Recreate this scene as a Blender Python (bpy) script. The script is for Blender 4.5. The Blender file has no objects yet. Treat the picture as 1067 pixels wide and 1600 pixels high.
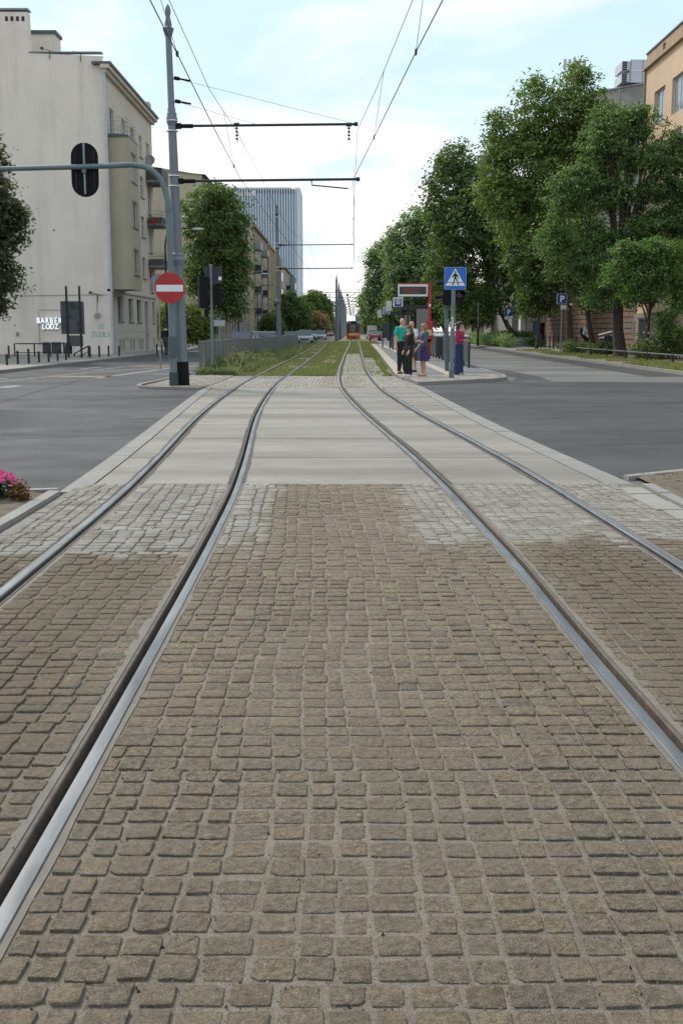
import bpy, math, random
import numpy as np
from mathutils import Vector, Matrix, noise as mnoise

sc = bpy.context.scene
C = sc.collection
R = random.Random(7)
NR = np.random.default_rng(11)

# ------------------------------------------------------------------ camera
FOCAL, CX, CY, HOR, EYE = 1720.0, 533.5, 800.0, 517.0, 1.5
PITCH = math.atan((CY - HOR) / FOCAL)
cam_d = bpy.data.cameras.new('camera')
cam = bpy.data.objects.new('camera', cam_d)
C.objects.link(cam)
cam.location = (0, 0, EYE)
cam.rotation_euler = (math.pi / 2 - PITCH, 0, 0)
cam_d.sensor_fit = 'VERTICAL'
cam_d.sensor_height = 24.0
cam_d.lens = 24.0 * FOCAL / 1600.0
cam_d.clip_start = 0.05
cam_d.clip_end = 5000
sc.camera = cam

# ------------------------------------------------------------------ light
SUN_EL, SUN_AZ = math.radians(46), math.radians(-42)     # azimuth from +Y, negative to the left
world = bpy.data.worlds.new('World')
sc.world = world
world.use_nodes = True
wn, wl = world.node_tree.nodes, world.node_tree.links
wn.clear()
w_out = wn.new('ShaderNodeOutputWorld')
w_bg = wn.new('ShaderNodeBackground')
w_bg.inputs['Strength'].default_value = 0.1
sky = wn.new('ShaderNodeTexSky')
sky.sky_type = 'NISHITA'
sky.sun_disc = False
sky.sun_elevation = SUN_EL
sky.sun_rotation = SUN_AZ
tc = wn.new('ShaderNodeTexCoord')
sep = wn.new('ShaderNodeSeparateXYZ')
wl.new(tc.outputs['Generated'], sep.inputs[0])


def wmath(op, a, b=None, clamp=False):
    n = wn.new('ShaderNodeMath')
    n.operation = op
    n.use_clamp = clamp
    for i, v in enumerate((a, b)):
        if v is None:
            continue
        if isinstance(v, (int, float)):
            n.inputs[i].default_value = v
        else:
            wl.new(v, n.inputs[i])
    return n.outputs[0]


zc = wmath('MAXIMUM', sep.outputs['Z'], 0.0)
den = wmath('ADD', zc, 0.16)
comb = wn.new('ShaderNodeCombineXYZ')
wl.new(wmath('DIVIDE', sep.outputs['X'], den), comb.inputs[0])
wl.new(wmath('DIVIDE', sep.outputs['Y'], den), comb.inputs[1])
wnoise = wn.new('ShaderNodeTexNoise')
wnoise.inputs['Scale'].default_value = 1.25
wnoise.inputs['Detail'].default_value = 6
wnoise.inputs['Roughness'].default_value = 0.52
wnoise.inputs['Distortion'].default_value = 0.3
wl.new(comb.outputs[0], wnoise.inputs['Vector'])
# thicker cloud towards the horizon, broken cloud higher up
el = wmath('MAXIMUM', wmath('MULTIPLY', wmath('SUBTRACT', 0.185, zc), 1.6), -0.06)
cov = wmath('ADD', wnoise.outputs['Fac'], el)
ramp = wn.new('ShaderNodeValToRGB')
ramp.color_ramp.elements[0].position = 0.44
ramp.color_ramp.elements[1].position = 0.61
wl.new(cov, ramp.inputs[0])
cl_fac = wmath('MULTIPLY_ADD', ramp.outputs['Color'], 0.82)
cl_fac.node.inputs[2].default_value = 0.18
cmix = wn.new('ShaderNodeMixRGB')
wn2 = wn.new('ShaderNodeTexNoise')
wn2.inputs['Scale'].default_value = 2.1
wn2.inputs['Detail'].default_value = 5
wl.new(comb.outputs[0], wn2.inputs['Vector'])
cshade = wn.new('ShaderNodeValToRGB')           # grey bellies and white tops of the cloud
cshade.color_ramp.elements[0].position = 0.36
cshade.color_ramp.elements[0].color = (0.505, 0.492, 0.505, 1)
cshade.color_ramp.elements[1].position = 0.60
cshade.color_ramp.elements[1].color = (0.61, 0.588, 0.580, 1)
wl.new(wn2.outputs['Fac'], cshade.inputs[0])
cten = wn.new('ShaderNodeVectorMath')
cten.operation = 'SCALE'
cten.inputs['Scale'].default_value = 10.0
wl.new(cshade.outputs['Color'], cten.inputs[0])
wl.new(cten.outputs[0], cmix.inputs['Color2'])
veil = wn.new('ShaderNodeMixRGB')              # thin high veil that pales the blue
veil.inputs['Fac'].default_value = 0.84
veil.inputs['Color2'].default_value = (2.85, 4.2, 4.95, 1)
wl.new(sky.outputs['Color'], veil.inputs['Color1'])
wl.new(veil.outputs[0], cmix.inputs['Color1'])
wl.new(cl_fac, cmix.inputs['Fac'])
wl.new(cmix.outputs[0], w_bg.inputs['Color'])
wl.new(w_bg.outputs[0], w_out.inputs['Surface'])

sun_d = bpy.data.lights.new('sun', 'SUN')
sun_d.energy = 1.5
sun_d.angle = math.radians(11)
sun_d.color = (1.0, 0.93, 0.82)
sun = bpy.data.objects.new('sun', sun_d)
C.objects.link(sun)
sd = Vector((math.sin(SUN_AZ) * math.cos(SUN_EL), math.cos(SUN_AZ) * math.cos(SUN_EL), math.sin(SUN_EL)))
sun.rotation_euler = sd.to_track_quat('Z', 'Y').to_euler()
sun.location = (0, 0, 60)

vs = sc.view_settings
vs.view_transform = 'Standard'
vs.look = 'None'
vs.exposure = 1.08
vs.gamma = 1.0
vs.use_curve_mapping = False
sc.cycles.max_bounces = 6
sc.cycles.transparent_max_bounces = 6


# ------------------------------------------------------------------ photograph -> place
_c, _s = math.cos(PITCH), math.sin(PITCH)


def ray(u, v):
    x = (u - CX) / FOCAL
    y = (CY - v) / FOCAL
    return (x, _c + y * _s, -_s + y * _c)


def G(u, v, z=0.0):
    d = ray(u, v)
    t = (z - EYE) / d[2]
    return Vector((t * d[0], t * d[1], z))


def W(u, v, Y):
    d = ray(u, v)
    t = Y / d[1]
    return Vector((t * d[0], Y, EYE + t * d[2]))


# ------------------------------------------------------------------ object helpers
def tag(o, label=None, cat=None, group=None, kind=None):
    if label: o['label'] = label
    if cat: o['category'] = cat
    if group: o['group'] = group
    if kind: o['kind'] = kind
    return o


def thing(name, label, cat, loc=(0, 0, 0), group=None, rz=0.0):
    o = bpy.data.objects.new(name, None)
    o.empty_display_size = 0.2
    C.objects.link(o)
    o.location = loc
    o.rotation_euler = (0, 0, rz)
    return tag(o, label, cat, group)


def top_of(o):
    while o.parent:
        o = o.parent
    return o


def copy_tree(o, parent=None):
    c = o.copy()
    C.objects.link(c)
    if parent: c.parent = parent
    for ch in list(o.children):
        copy_tree(ch, c)
    return c


class MB:
    """collects shapes in world (or local) coordinates and links them as ONE mesh object"""

    def __init__(self):
        self.v, self.f = [], []

    def add(self, verts, faces):
        n = len(self.v)
        self.v.extend([tuple(p) for p in verts])
        self.f.extend([tuple(i + n for i in f) for f in faces])
        return self

    def box(self, c, s, rz=0.0, rx=0.0, ry=0.0):
        hx, hy, hz = s[0] / 2, s[1] / 2, s[2] / 2
        pts = [Vector((a * hx, b * hy, d * hz)) for d in (-1, 1) for b in (-1, 1) for a in (-1, 1)]
        if rz or rx or ry:
            m = Matrix.Rotation(rz, 3, 'Z') @ Matrix.Rotation(ry, 3, 'Y') @ Matrix.Rotation(rx, 3, 'X')
            pts = [m @ p for p in pts]
        c = Vector(c)
        self.add([p + c for p in pts],
                 [(0, 2, 3, 1), (4, 5, 7, 6), (0, 1, 5, 4), (2, 6, 7, 3), (0, 4, 6, 2), (1, 3, 7, 5)])
        return self

    def bbox(self, a, b):
        return self.box([(a[i] + b[i]) / 2 for i in range(3)], [abs(b[i] - a[i]) for i in range(3)])

    def tube(self, pts, r, n=8, cap=True):
        pts = [Vector(p) for p in pts]
        rs = r if isinstance(r, (list, tuple)) else [r] * len(pts)
        up = None
        rings = []
        for i, p in enumerate(pts):
            a = pts[max(i - 1, 0)]
            b = pts[min(i + 1, len(pts) - 1)]
            t = (b - a)
            t = t.normalized() if t.length > 1e-9 else Vector((0, 0, 1))
            if up is None:
                up = Vector((1, 0, 0)) if abs(t.x) < 0.9 else Vector((0, 1, 0))
            sx = (up - t * up.dot(t)).normalized()
            up = sx
            sy = t.cross(sx)
            rings.append([p + (sx * math.cos(k * 2 * math.pi / n) + sy * math.sin(k * 2 * math.pi / n)) * rs[i] for k in range(n)])
        V = [q for ring in rings for q in ring]
        F = []
        for i in range(len(rings) - 1):
            for k in range(n):
                k2 = (k + 1) % n
                F.append((i * n + k, i * n + k2, (i + 1) * n + k2, (i + 1) * n + k))
        if cap:
            F.append(tuple(range(n - 1, -1, -1)))
            F.append(tuple((len(rings) - 1) * n + k for k in range(n)))
        return self.add(V, F)

    def lathe(self, c, prof, n=16, sx=1.0, sy=1.0):
        c = Vector(c)
        V, F = [], []
        for (r, z) in prof:
            for k in range(n):
                a = 2 * math.pi * k / n
                V.append(c + Vector((math.cos(a) * r * sx, math.sin(a) * r * sy, z)))
        m = len(prof)
        for i in range(m - 1):
            for k in range(n):
                k2 = (k + 1) % n
                F.append((i * n + k, i * n + k2, (i + 1) * n + k2, (i + 1) * n + k))
        F.append(tuple(range(n - 1, -1, -1)))
        F.append(tuple((m - 1) * n + k for k in range(n)))
        return self.add(V, F)

    def ell(self, c, r, nu=12, nv=8, tilt=0.0):
        c = Vector(c)
        V = [c + Vector((0, 0, -r[2]))]
        for j in range(1, nv):
            t = -math.pi / 2 + math.pi * j / nv
            for k in range(nu):
                a = 2 * math.pi * k / nu
                V.append(c + Vector((r[0] * math.cos(t) * math.cos(a), r[1] * math.cos(t) * math.sin(a), r[2] * math.sin(t))))
        V.append(c + Vector((0, 0, r[2])))
        F = []
        for k in range(nu):
            F.append((0, 1 + (k + 1) % nu, 1 + k))
        for j in range(nv - 2):
            for k in range(nu):
                k2 = (k + 1) % nu
                a = 1 + j * nu
                F.append((a + k, a + k2, a + nu + k2, a + nu + k))
        a = 1 + (nv - 2) * nu
        for k in range(nu):
            F.append((a + k, a + (k + 1) % nu, len(V) - 1))
        return self.add(V, F)

    def prism(self, poly, a, b):
        """poly: list of 3D points (planar loop), extruded from +a to +b along vectors a, b"""
        a, b = Vector(a), Vector(b)
        n = len(poly)
        V = [Vector(p) + a for p in poly] + [Vector(p) + b for p in poly]
        F = [tuple(range(n - 1, -1, -1)), tuple(range(n, 2 * n))]
        for k in range(n):
            k2 = (k + 1) % n
            F.append((k, k2, n + k2, n + k))
        return self.add(V, F)

    def poly(self, pts):
        return self.add(pts, [tuple(range(len(pts)))])

    def slab(self, pts2, z0, z1):
        """pts2: ground outline, counter-clockwise"""
        return self.prism([(p[0], p[1], 0) for p in pts2], (0, 0, z0), (0, 0, z1))

    def mesh(self, name, mat, off=(0, 0, 0), smooth=False):
        me = bpy.data.meshes.new(name)
        o = Vector(off)
        me.from_pydata([(p[0] - o.x, p[1] - o.y, p[2] - o.z) for p in self.v], [], self.f)
        for m in (mat if isinstance(mat, (list, tuple)) else [mat]):
            me.materials.append(m)
        me.update()
        if smooth:
            me.shade_smooth()
            try:
                me.set_sharp_from_angle(angle=math.radians(smooth if smooth is not True else 50))
            except Exception:
                pass
        return me

    def build(self, name, mat, parent=None, smooth=False):
        off = top_of(parent).location if parent else (0, 0, 0)
        o = bpy.data.objects.new(name, self.mesh(name, mat, off, smooth))
        C.objects.link(o)
        if parent: o.parent = parent
        return o


def np_mesh(name, V, F, mat, k):
    """fast mesh from arrays; faces all with k corners"""
    me = bpy.data.meshes.new(name)
    V = np.asarray(V, dtype=np.float32)
    F = np.asarray(F, dtype=np.int32)
    me.vertices.add(len(V))
    me.vertices.foreach_set('co', V.ravel())
    me.loops.add(F.size)
    me.loops.foreach_set('vertex_index', F.ravel())
    me.polygons.add(len(F))
    me.polygons.foreach_set('loop_start', np.arange(0, F.size, k, dtype=np.int32))
    for m in (mat if isinstance(mat, (list, tuple)) else [mat]):
        me.materials.append(m)
    me.update(calc_edges=True)
    me.validate()
    return me


def put(name, me, parent=None, loc=(0, 0, 0)):
    o = bpy.data.objects.new(name, me)
    C.objects.link(o)
    o.location = loc
    if parent: o.parent = parent
    return o


def struct(o):
    o['kind'] = 'structure'
    return o


# ------------------------------------------------------------------ materials
class NT:
    def __init__(self, name):
        self.m = bpy.data.materials.new(name)
        self.m.use_nodes = True
        self.n, self.l = self.m.node_tree.nodes, self.m.node_tree.links
        self.b = self.n['Principled BSDF']
        self.pos = None

    def new(self, t):
        return self.n.new(t)

    def link(self, a, b):
        self.l.new(a, b)

    def coords(self, scale=(1, 1, 1)):
        if self.pos is None:
            self.pos = self.new('ShaderNodeNewGeometry')
        if scale == (1, 1, 1):
            return self.pos.outputs['Position']
        mp = self.new('ShaderNodeVectorMath')
        mp.operation = 'MULTIPLY'
        mp.inputs[1].default_value = scale
        self.link(self.pos.outputs['Position'], mp.inputs[0])
        return mp.outputs[0]

    def noise(self, s, detail=4, rough=0.55, scale=(1, 1, 1)):
        t = self.new('ShaderNodeTexNoise')
        t.inputs['Scale'].default_value = s
        t.inputs['Detail'].default_value = detail
        t.inputs['Roughness'].default_value = rough
        self.link(self.coords(scale), t.inputs['Vector'])
        return t.outputs['Fac']

    def ramp(self, fac, stops):
        r = self.new('ShaderNodeValToRGB')
        e = r.color_ramp.elements
        while len(e) < len(stops):
            e.new(0.5)
        for i, (p, col) in enumerate(stops):
            e[i].position = p
            e[i].color = (*col, 1) if isinstance(col, (tuple, list)) else (col, col, col, 1)
        self.link(fac, r.inputs[0])
        return r.outputs['Color']

    def mix(self, fac, a, b, mode='MIX'):
        m = self.new('ShaderNodeMixRGB')
        m.blend_type = mode
        for i, v in zip(('Fac', 'Color1', 'Color2'), (fac, a, b)):
            if isinstance(v, (int, float)):
                m.inputs[i].default_value = v if i == 'Fac' else (v, v, v, 1)
            elif isinstance(v, (tuple, list)):
                m.inputs[i].default_value = (*v, 1)
            else:
                self.link(v, m.inputs[i])
        return m.outputs[0]

    def math(self, op, a, b=0.0, clamp=False):
        n = self.new('ShaderNodeMath')
        n.operation = op
        n.use_clamp = clamp
        for i, v in enumerate((a, b)):
            if isinstance(v, (int, float)):
                n.inputs[i].default_value = v
            else:
                self.link(v, n.inputs[i])
        return n.outputs[0]

    def bump(self, h, strength=0.3, dist=0.01):
        b = self.new('ShaderNodeBump')
        b.inputs['Strength'].default_value = strength
        b.inputs['Distance'].default_value = dist
        self.link(h, b.inputs['Height'])
        self.link(b.outputs[0], self.b.inputs['Normal'])

    def col(self, c):
        if isinstance(c, (tuple, list)):
            self.b.inputs['Base Color'].default_value = (*c, 1)
        else:
            self.link(c, self.b.inputs['Base Color'])

    def rough(self, r):
        if isinstance(r, (int, float)):
            self.b.inputs['Roughness'].default_value = r
        else:
            self.link(r, self.b.inputs['Roughness'])


def flat(name, c, rough=0.6, metal=0.0, var=0.12, scale=6.0, bump=0.0, bscale=40.0, spec=None):
    """a surface colour with a little mottling of its own"""
    t = NT(name)
    lo = tuple(x * (1 - var) for x in c)
    hi = tuple(min(1, x * (1 + var)) for x in c)
    t.col(t.ramp(t.noise(scale, 5), [(0.3, lo), (0.7, hi)]))
    t.rough(rough)
    t.b.inputs['Metallic'].default_value = metal
    if spec is not None:
        t.b.inputs['Specular IOR Level'].default_value = spec
    if bump:
        t.bump(t.noise(bscale, 5), bump, 0.01)
    return t.m


def glass(name, c, rough=0.06):
    t = NT(name)
    t.col(t.ramp(t.noise(0.35, 2), [(0.35, c), (0.7, tuple(min(1, x * 1.5 + 0.01) for x in c))]))
    t.rough(rough)
    t.b.inputs['Specular IOR Level'].default_value = 0.9
    return t.m
# ------------------------------------------------------------------ surface materials
def sett_material(name, cols, joint=False):
    t = NT(name)
    sepn = t.new('ShaderNodeSeparateXYZ')
    t.link(t.coords(), sepn.inputs[0])
    X, Y = sepn.outputs['X'], sepn.outputs['Y']
    geo = t.pos
    if joint:
        base = t.ramp(t.noise(3.0, 5), [(0.3, cols[0]), (0.7, cols[1])])
        grain = t.noise(170, 5, 0.85)
        base = t.mix(0.9, base, t.ramp(grain, [(0.33, 0.26), (0.5, 0.5), (0.68, 0.76)]), 'OVERLAY')
        base = t.mix(0.7, base, t.ramp(t.noise(55, 6, 0.7), [(0.34, 0.34), (0.66, 0.66)]), 'OVERLAY')
    else:
        base = t.ramp(geo.outputs['Random Per Island'],
                      [(0.0, cols[0]), (0.3, cols[1]), (0.55, cols[2]), (0.8, cols[3]), (1.0, cols[4])])
        grain = t.noise(210, 5, 0.78)
        base = t.mix(0.95, base, t.ramp(grain, [(0.34, 0.22), (0.5, 0.5), (0.66, 0.86)]), 'OVERLAY')
        blot = t.noise(46, 6, 0.7)
        base = t.mix(0.8, base, t.ramp(blot, [(0.34, 0.26), (0.5, 0.5), (0.66, 0.72)]), 'OVERLAY')
    # sand trodden over the stones
    dust = t.ramp(t.noise(0.9, 5, 0.6), [(0.42, 0.0), (0.68, 1.0)])
    base = t.mix(t.math('MULTIPLY', dust, 0.6 if not joint else 0.2), base, (0.325, 0.265, 0.202))
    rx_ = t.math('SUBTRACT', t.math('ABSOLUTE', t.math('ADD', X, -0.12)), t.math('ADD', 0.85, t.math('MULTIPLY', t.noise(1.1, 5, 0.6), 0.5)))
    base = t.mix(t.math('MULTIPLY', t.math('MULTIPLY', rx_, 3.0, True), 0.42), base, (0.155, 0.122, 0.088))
    # cement spilled over the setts beside the slab
    wob = t.noise(1.6, 9, 0.72)
    isl = t.math('MULTIPLY', t.math('SUBTRACT', geo.outputs['Random Per Island'], 0.5), 0.0 if joint else 0.55)
    edge = t.math('ADD', t.math('ADD', t.math('ADD', 6.35, isl), t.math('MULTIPLY', wob, 2.1)), t.math('MULTIPLY', X, 0.14))
    near = t.math('MULTIPLY', t.math('SUBTRACT', Y, edge), 3.5, True)
    absx = t.math('ABSOLUTE', t.math('ADD', X, 0.03))
    side = t.math('MULTIPLY', t.math('SUBTRACT', t.math('ADD', absx, t.math('MULTIPLY', t.math('SUBTRACT', wob, 0.5), 0.35)), t.math('ADD', 0.52, t.math('MULTIPLY', isl, 0.35))), 9.0, True)
    far = t.math('MULTIPLY', t.math('GREATER_THAN', Y, 20.0), 0.35 if 'platform' in name else 0.6)
    mask = t.math('MULTIPLY', near, t.math('MAXIMUM', side, far))
    patch = t.ramp(t.noise(2.3, 6, 0.65), [(0.30, 0.35), (0.55, 0.95)])
    mask = t.math('MULTIPLY', mask, patch)
    cem = t.ramp(t.noise(5, 5, 0.6), [(0.3, (0.40, 0.36, 0.315)), (0.6, (0.53, 0.49, 0.44)), (0.75, (0.61, 0.575, 0.53))])
    if joint:
        cem = t.ramp(t.noise(5, 5, 0.6), [(0.3, (0.25, 0.235, 0.215)), (0.7, (0.38, 0.36, 0.335))])
    base = t.mix(t.math('MULTIPLY', mask, 0.93), base, cem)
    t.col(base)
    t.rough(0.9)
    t.b.inputs['Specular IOR Level'].default_value = 0.25
    if joint:
        h = t.math('ADD', t.noise(300, 4, 0.75), t.math('MULTIPLY', t.noise(60, 5, 0.7), 2.2))
        t.bump(h, 1.0, 0.010)
    else:
        h = t.math('ADD', t.noise(150, 6, 0.75), t.math('MULTIPLY', t.noise(46, 6, 0.7), 2.4))
        t.bump(h, 1.0, 0.016)
    return t.m


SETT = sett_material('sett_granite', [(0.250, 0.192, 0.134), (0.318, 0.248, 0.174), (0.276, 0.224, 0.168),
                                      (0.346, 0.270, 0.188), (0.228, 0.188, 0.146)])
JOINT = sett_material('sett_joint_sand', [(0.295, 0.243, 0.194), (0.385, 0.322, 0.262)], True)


def concrete_material(name, c, streak=True, k=1.0):
    t = NT(name)
    geo_in = t.coords()
    base = t.ramp(t.pos.outputs['Random Per Island'], [(0, tuple(x * 0.88 for x in c)), (1, tuple(x * 1.09 for x in c))])
    base = t.mix(0.5, base, t.ramp(t.noise(1.3, 6, 0.6), [(0.3, 0.40), (0.7, 0.60)]), 'OVERLAY')
    base = t.mix(0.4, base, t.ramp(t.noise(90, 4, 0.7), [(0.3, 0.40), (0.7, 0.60)]), 'OVERLAY')
    if streak:    # rubber and dirt dragged across by crossing traffic
        s = t.noise(1.0, 5, 0.55, (0.11, 0.8, 1.0))
        f = t.ramp(s, [(0.42, 0.0), (0.62, 1.0)])
        base = t.mix(t.math('MULTIPLY', f, 0.62 * k), base, (0.115, 0.100, 0.084))
        s2 = t.noise(0.9, 7, 0.7, (0.7, 1.2, 1.0))
        base = t.mix(t.math('MULTIPLY', t.ramp(s2, [(0.5, 0.0), (0.7, 1.0)]), 0.3 * k), base, (0.155, 0.136, 0.115))
    t.col(base)
    t.rough(t.ramp(t.noise(3, 4), [(0.3, 0.62), (0.7, 0.85)]))
    t.bump(t.noise(130, 4, 0.7), 0.25, 0.003)
    return t.m


CONC = concrete_material('crossing_concrete', (0.262, 0.232, 0.200))
KERB = concrete_material('granite_kerb', (0.23, 0.216, 0.198), False)
PAVE = concrete_material('pavement_slabs', (0.25, 0.228, 0.205), False)


def asphalt_material(name, dark, light, wet=False, s=0.35):
    t = NT(name)
    base = t.ramp(t.noise(s, 6, 0.62, (0.55, 1.3, 1)), [(0.36, tuple(x * 0.74 for x in dark)), (0.64, tuple(x * 1.2 for x in light))])
    fine = t.noise(160, 3, 0.75)
    base = t.mix(0.6, base, t.ramp(fine, [(0.3, 0.33), (0.7, 0.68)]), 'OVERLAY')
    # pale dusty wheel streaks across
    st = t.ramp(t.noise(0.8, 5, 0.6, (0.18, 1.0, 1)), [(0.55, 0.0), (0.78, 1.0)])
    base = t.mix(t.math('MULTIPLY', st, 0.35), base, (0.10, 0.101, 0.103))
    rough = t.ramp(t.noise(1.2, 4), [(0.3, 0.62), (0.7, 0.85)])
    if wet:      # a shallow wet patch left of the tracks
        sepn = t.new('ShaderNodeSeparateXYZ')
        t.link(t.coords(), sepn.inputs[0])
        dx = t.math('MULTIPLY', t.math('ADD', sepn.outputs['X'], 7.6), 0.24)
        dy = t.math('MULTIPLY', t.math('SUBTRACT', sepn.outputs['Y'], 18.9), 0.34)
        rr = t.math('ADD', t.math('MULTIPLY', dx, dx), t.math('MULTIPLY', dy, dy))
        m = t.math('SUBTRACT', t.math('ADD', 1.0, t.math('MULTIPLY', t.math('SUBTRACT', t.noise(0.9, 5, 0.6, (0.5, 1.2, 1)), 0.5), 1.9)), rr)
        m = t.math('MULTIPLY', m, 4.0, True)
        base = t.mix(t.math('MULTIPLY', m, 0.0), base, (0.03, 0.032, 0.036))
        rough = t.mix(m, rough, 0.36)
    t.col(base)
    t.rough(rough)
    t.bump(fine, 0.30, 0.004)
    if wet:
        bn = [n for n in t.n if n.bl_idname == 'ShaderNodeBump'][0]
        t.link(t.math('MULTIPLY', t.math('SUBTRACT', 1.0, m), 0.3), bn.inputs['Strength'])
    return t.m


ASPH_L = asphalt_material('asphalt_left', (0.020, 0.021, 0.0235), (0.044, 0.045, 0.0475), True)
ASPH_NEW = asphalt_material('asphalt_new', (0.020, 0.021, 0.0235), (0.040, 0.041, 0.0435))
ASPH_OLD = asphalt_material('asphalt_old', (0.082, 0.081, 0.078), (0.140, 0.136, 0.130), s=0.22)
ASPH_PLAT = asphalt_material('asphalt_platform', (0.12, 0.12, 0.125), (0.165, 0.165, 0.168))
DIRT = flat('bed_soil', (0.12, 0.092, 0.066), 0.95, var=0.45, scale=9, bump=0.9, bscale=30)
EARTH = flat('ground_earth', (0.11, 0.105, 0.09), 0.95, var=0.3, scale=0.6)
TRACKBED = flat('track_bed_soil', (0.20, 0.175, 0.11), 0.95, var=0.4, scale=2.5, bump=0.6, bscale=40)
BEIGE_STRIP = flat('platform_edge_concrete', (0.38, 0.325, 0.255), 0.85, var=0.12, scale=3)
def worn_paint(name, c):
    t = NT(name)
    f = t.ramp(t.noise(3.5, 8, 0.75), [(0.40, 0.15), (0.62, 0.95)])
    t.col(t.mix(f, (0.075, 0.074, 0.073), c))
    t.rough(0.75)
    return t.m


WHITE_LINE = worn_paint('road_paint_white', (0.36, 0.36, 0.35))
ORANGE_LINE = worn_paint('road_paint_orange', (0.42, 0.23, 0.09))
MORTAR = flat('rail_mortar', (0.165, 0.145, 0.122), 0.85, var=0.2, scale=7, bump=0.3)


def rail_material():
    t = NT('rail_steel')
    f = t.noise(1.2, 6, 0.65, (6, 1.0, 1))
    t.col(t.ramp(f, [(0.3, (0.13, 0.13, 0.135)), (0.7, (0.27, 0.275, 0.29))]))
    t.b.inputs['Metallic'].default_value = 0.85
    t.rough(t.ramp(t.noise(1.5, 5, 0.6, (8, 1, 1)), [(0.3, 0.42), (0.7, 0.62)]))
    return t.m


RAIL = rail_material()
RUST = flat('rail_rust', (0.040, 0.031, 0.024), 0.9, var=0.4, scale=12, bump=0.3)
RUSTLIP = flat('rail_lip_rust', (0.105, 0.080, 0.062), 0.75, var=0.35, scale=14, bump=0.3)

# ------------------------------------------------------------------ the tracks' courses
def pchip(xs, ys):
    xs, ys = np.array(xs, float), np.array(ys, float)
    h = np.diff(xs)
    d = np.diff(ys) / h
    m = np.zeros_like(ys)
    m[0], m[-1] = d[0], d[-1]
    for i in range(1, len(xs) - 1):
        m[i] = 0 if d[i - 1] * d[i] <= 0 else 2 * d[i - 1] * d[i] / (d[i - 1] + d[i])

    def fn(x):
        i = int(np.clip(np.searchsorted(xs, x) - 1, 0, len(xs) - 2))
        t = (x - xs[i]) / h[i]
        return float((2 * t ** 3 - 3 * t ** 2 + 1) * ys[i] + (t ** 3 - 2 * t ** 2 + t) * h[i] * m[i]
                     + (-2 * t ** 3 + 3 * t ** 2) * ys[i + 1] + (t ** 3 - t ** 2) * h[i] * m[i + 1])
    return fn


left_c = pchip([-4, 2.5, 5, 7.2, 10.8, 13.4, 16, 18.6, 22, 28, 34, 40, 57, 80, 101, 165, 300, 620],
               [-1.39, -1.40, -1.42, -1.45, -1.54, -1.68, -1.83, -1.98, -2.12, -2.28, -2.36, -2.34, -2.24, -2.17, -2.2, -2.5, -1.1, 2.3])
right_c = pchip([-4, 2.5, 5.3, 7, 9, 11.2, 14, 16, 18, 21.1, 25, 28, 32, 36, 45, 50, 75, 91, 122, 189, 300, 620],
                [1.78, 1.75, 1.685, 1.66, 1.59, 1.51, 1.35, 1.21, 1.07, .88, .68, .55, .47, .44, .47, .52, .80, 1.02, 1.42, 2.05, 3.2, 6.6])
HEAD = 0.027      # half width of a rail head


def rail_ys(a, b):
    ys, y = [], a
    while y < b:
        ys.append(y)
        y += 0.5 if y < 50 else (2.0 if y < 130 else 8.0)
    ys.append(b)
    return ys


def smooth(fn, k=2.2):
    def g(y):
        if y < 8 or y > 60: return fn(y)
        w = k * min(1, (y - 8) / 4)
        return sum(fn(y + w * q) * c for q, c in ((-1, .12), (-.66, .17), (-.33, .21), (.33, .21), (.66, .17), (1, .12)))
    return g


left_c, right_c = smooth(left_c), smooth(right_c)


def x_l1(y): return left_c(y) - 0.53
def x_l2(y): return left_c(y) + 0.53
def x_r1(y): return right_c(y) - 0.53
def x_r2(y): return right_c(y) + 0.53


RAIL_END = 600.0


def make_rail(xf, groove_side, label):
    ys = rail_ys(-3, RAIL_END)
    g = groove_side
    # profile across the rail, from the field side: head, groove, guard lip
    prof = [(-HEAD, -0.10), (-HEAD, 0.006), (-HEAD + 0.003, 0.0098), (-0.012, 0.0106), (0.010, 0.0106), (HEAD - 0.005, 0.0094), (HEAD, 0.003), (HEAD + 0.002, -0.06)]
    t = thing('tram_rail', label, 'tram rail', (xf(0.0), 0, 0), 'grooved rails of the two tram tracks')

    def sweep(pr, name, mat):
        V, F = [], []
        k = len(pr)
        for y in ys:
            x = xf(y)
            for (dx, z) in pr:
                V.append((x + g * dx, y, z))
        for i in range(len(ys) - 1):
            for j in range(k - 1):
                a = i * k + j
                q = (a, a + k, a + k + 1, a + 1)
                F.append(q if g > 0 else q[::-1])
        return MB().add(V, F).build(name, mat, t, smooth=24)
    sweep(prof, 'rail_head', RAIL)
    sweep([(HEAD + 0.003, -0.06), (HEAD + 0.032, -0.06)], 'groove', RUST)
    sweep([(HEAD + 0.032, -0.06), (HEAD + 0.034, 0.002), (HEAD + 0.038, 0.006), (HEAD + 0.050, 0.006), (HEAD + 0.054, -0.02), (HEAD + 0.054, -0.08)],
          'guard_lip', RUSTLIP)
    return t


make_rail(x_l1, 1, 'outer rail of the left tram track, nearest the flower bed')
make_rail(x_l2, -1, 'inner rail of the left tram track, broad and shiny in front')
make_rail(x_r1, 1, 'inner rail of the right tram track, with rusty guard lip')
make_rail(x_r2, -1, 'outer rail of the right tram track, nearest the bare soil bed')

GO, GI = HEAD + 0.0, HEAD + 0.054       # how far a rail reaches to its field / gauge side
COB0, COB1 = 0.6, 10.79                 # cobbles in front
CON0, CON1 = 10.80, 29.45               # concrete slabs
BAND0, BAND1 = 29.46, 37.2              # cobbled band before the grass
left_kerb_o = pchip([10, 13.6, 26.8, 31], [-2.64, -2.81, -3.54, -3.72])
right_kerb_o = pchip([9, 11.27, 17.66, 30.9, 33], [2.96, 2.85, 2.53, 2.17, 2.1])


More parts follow.
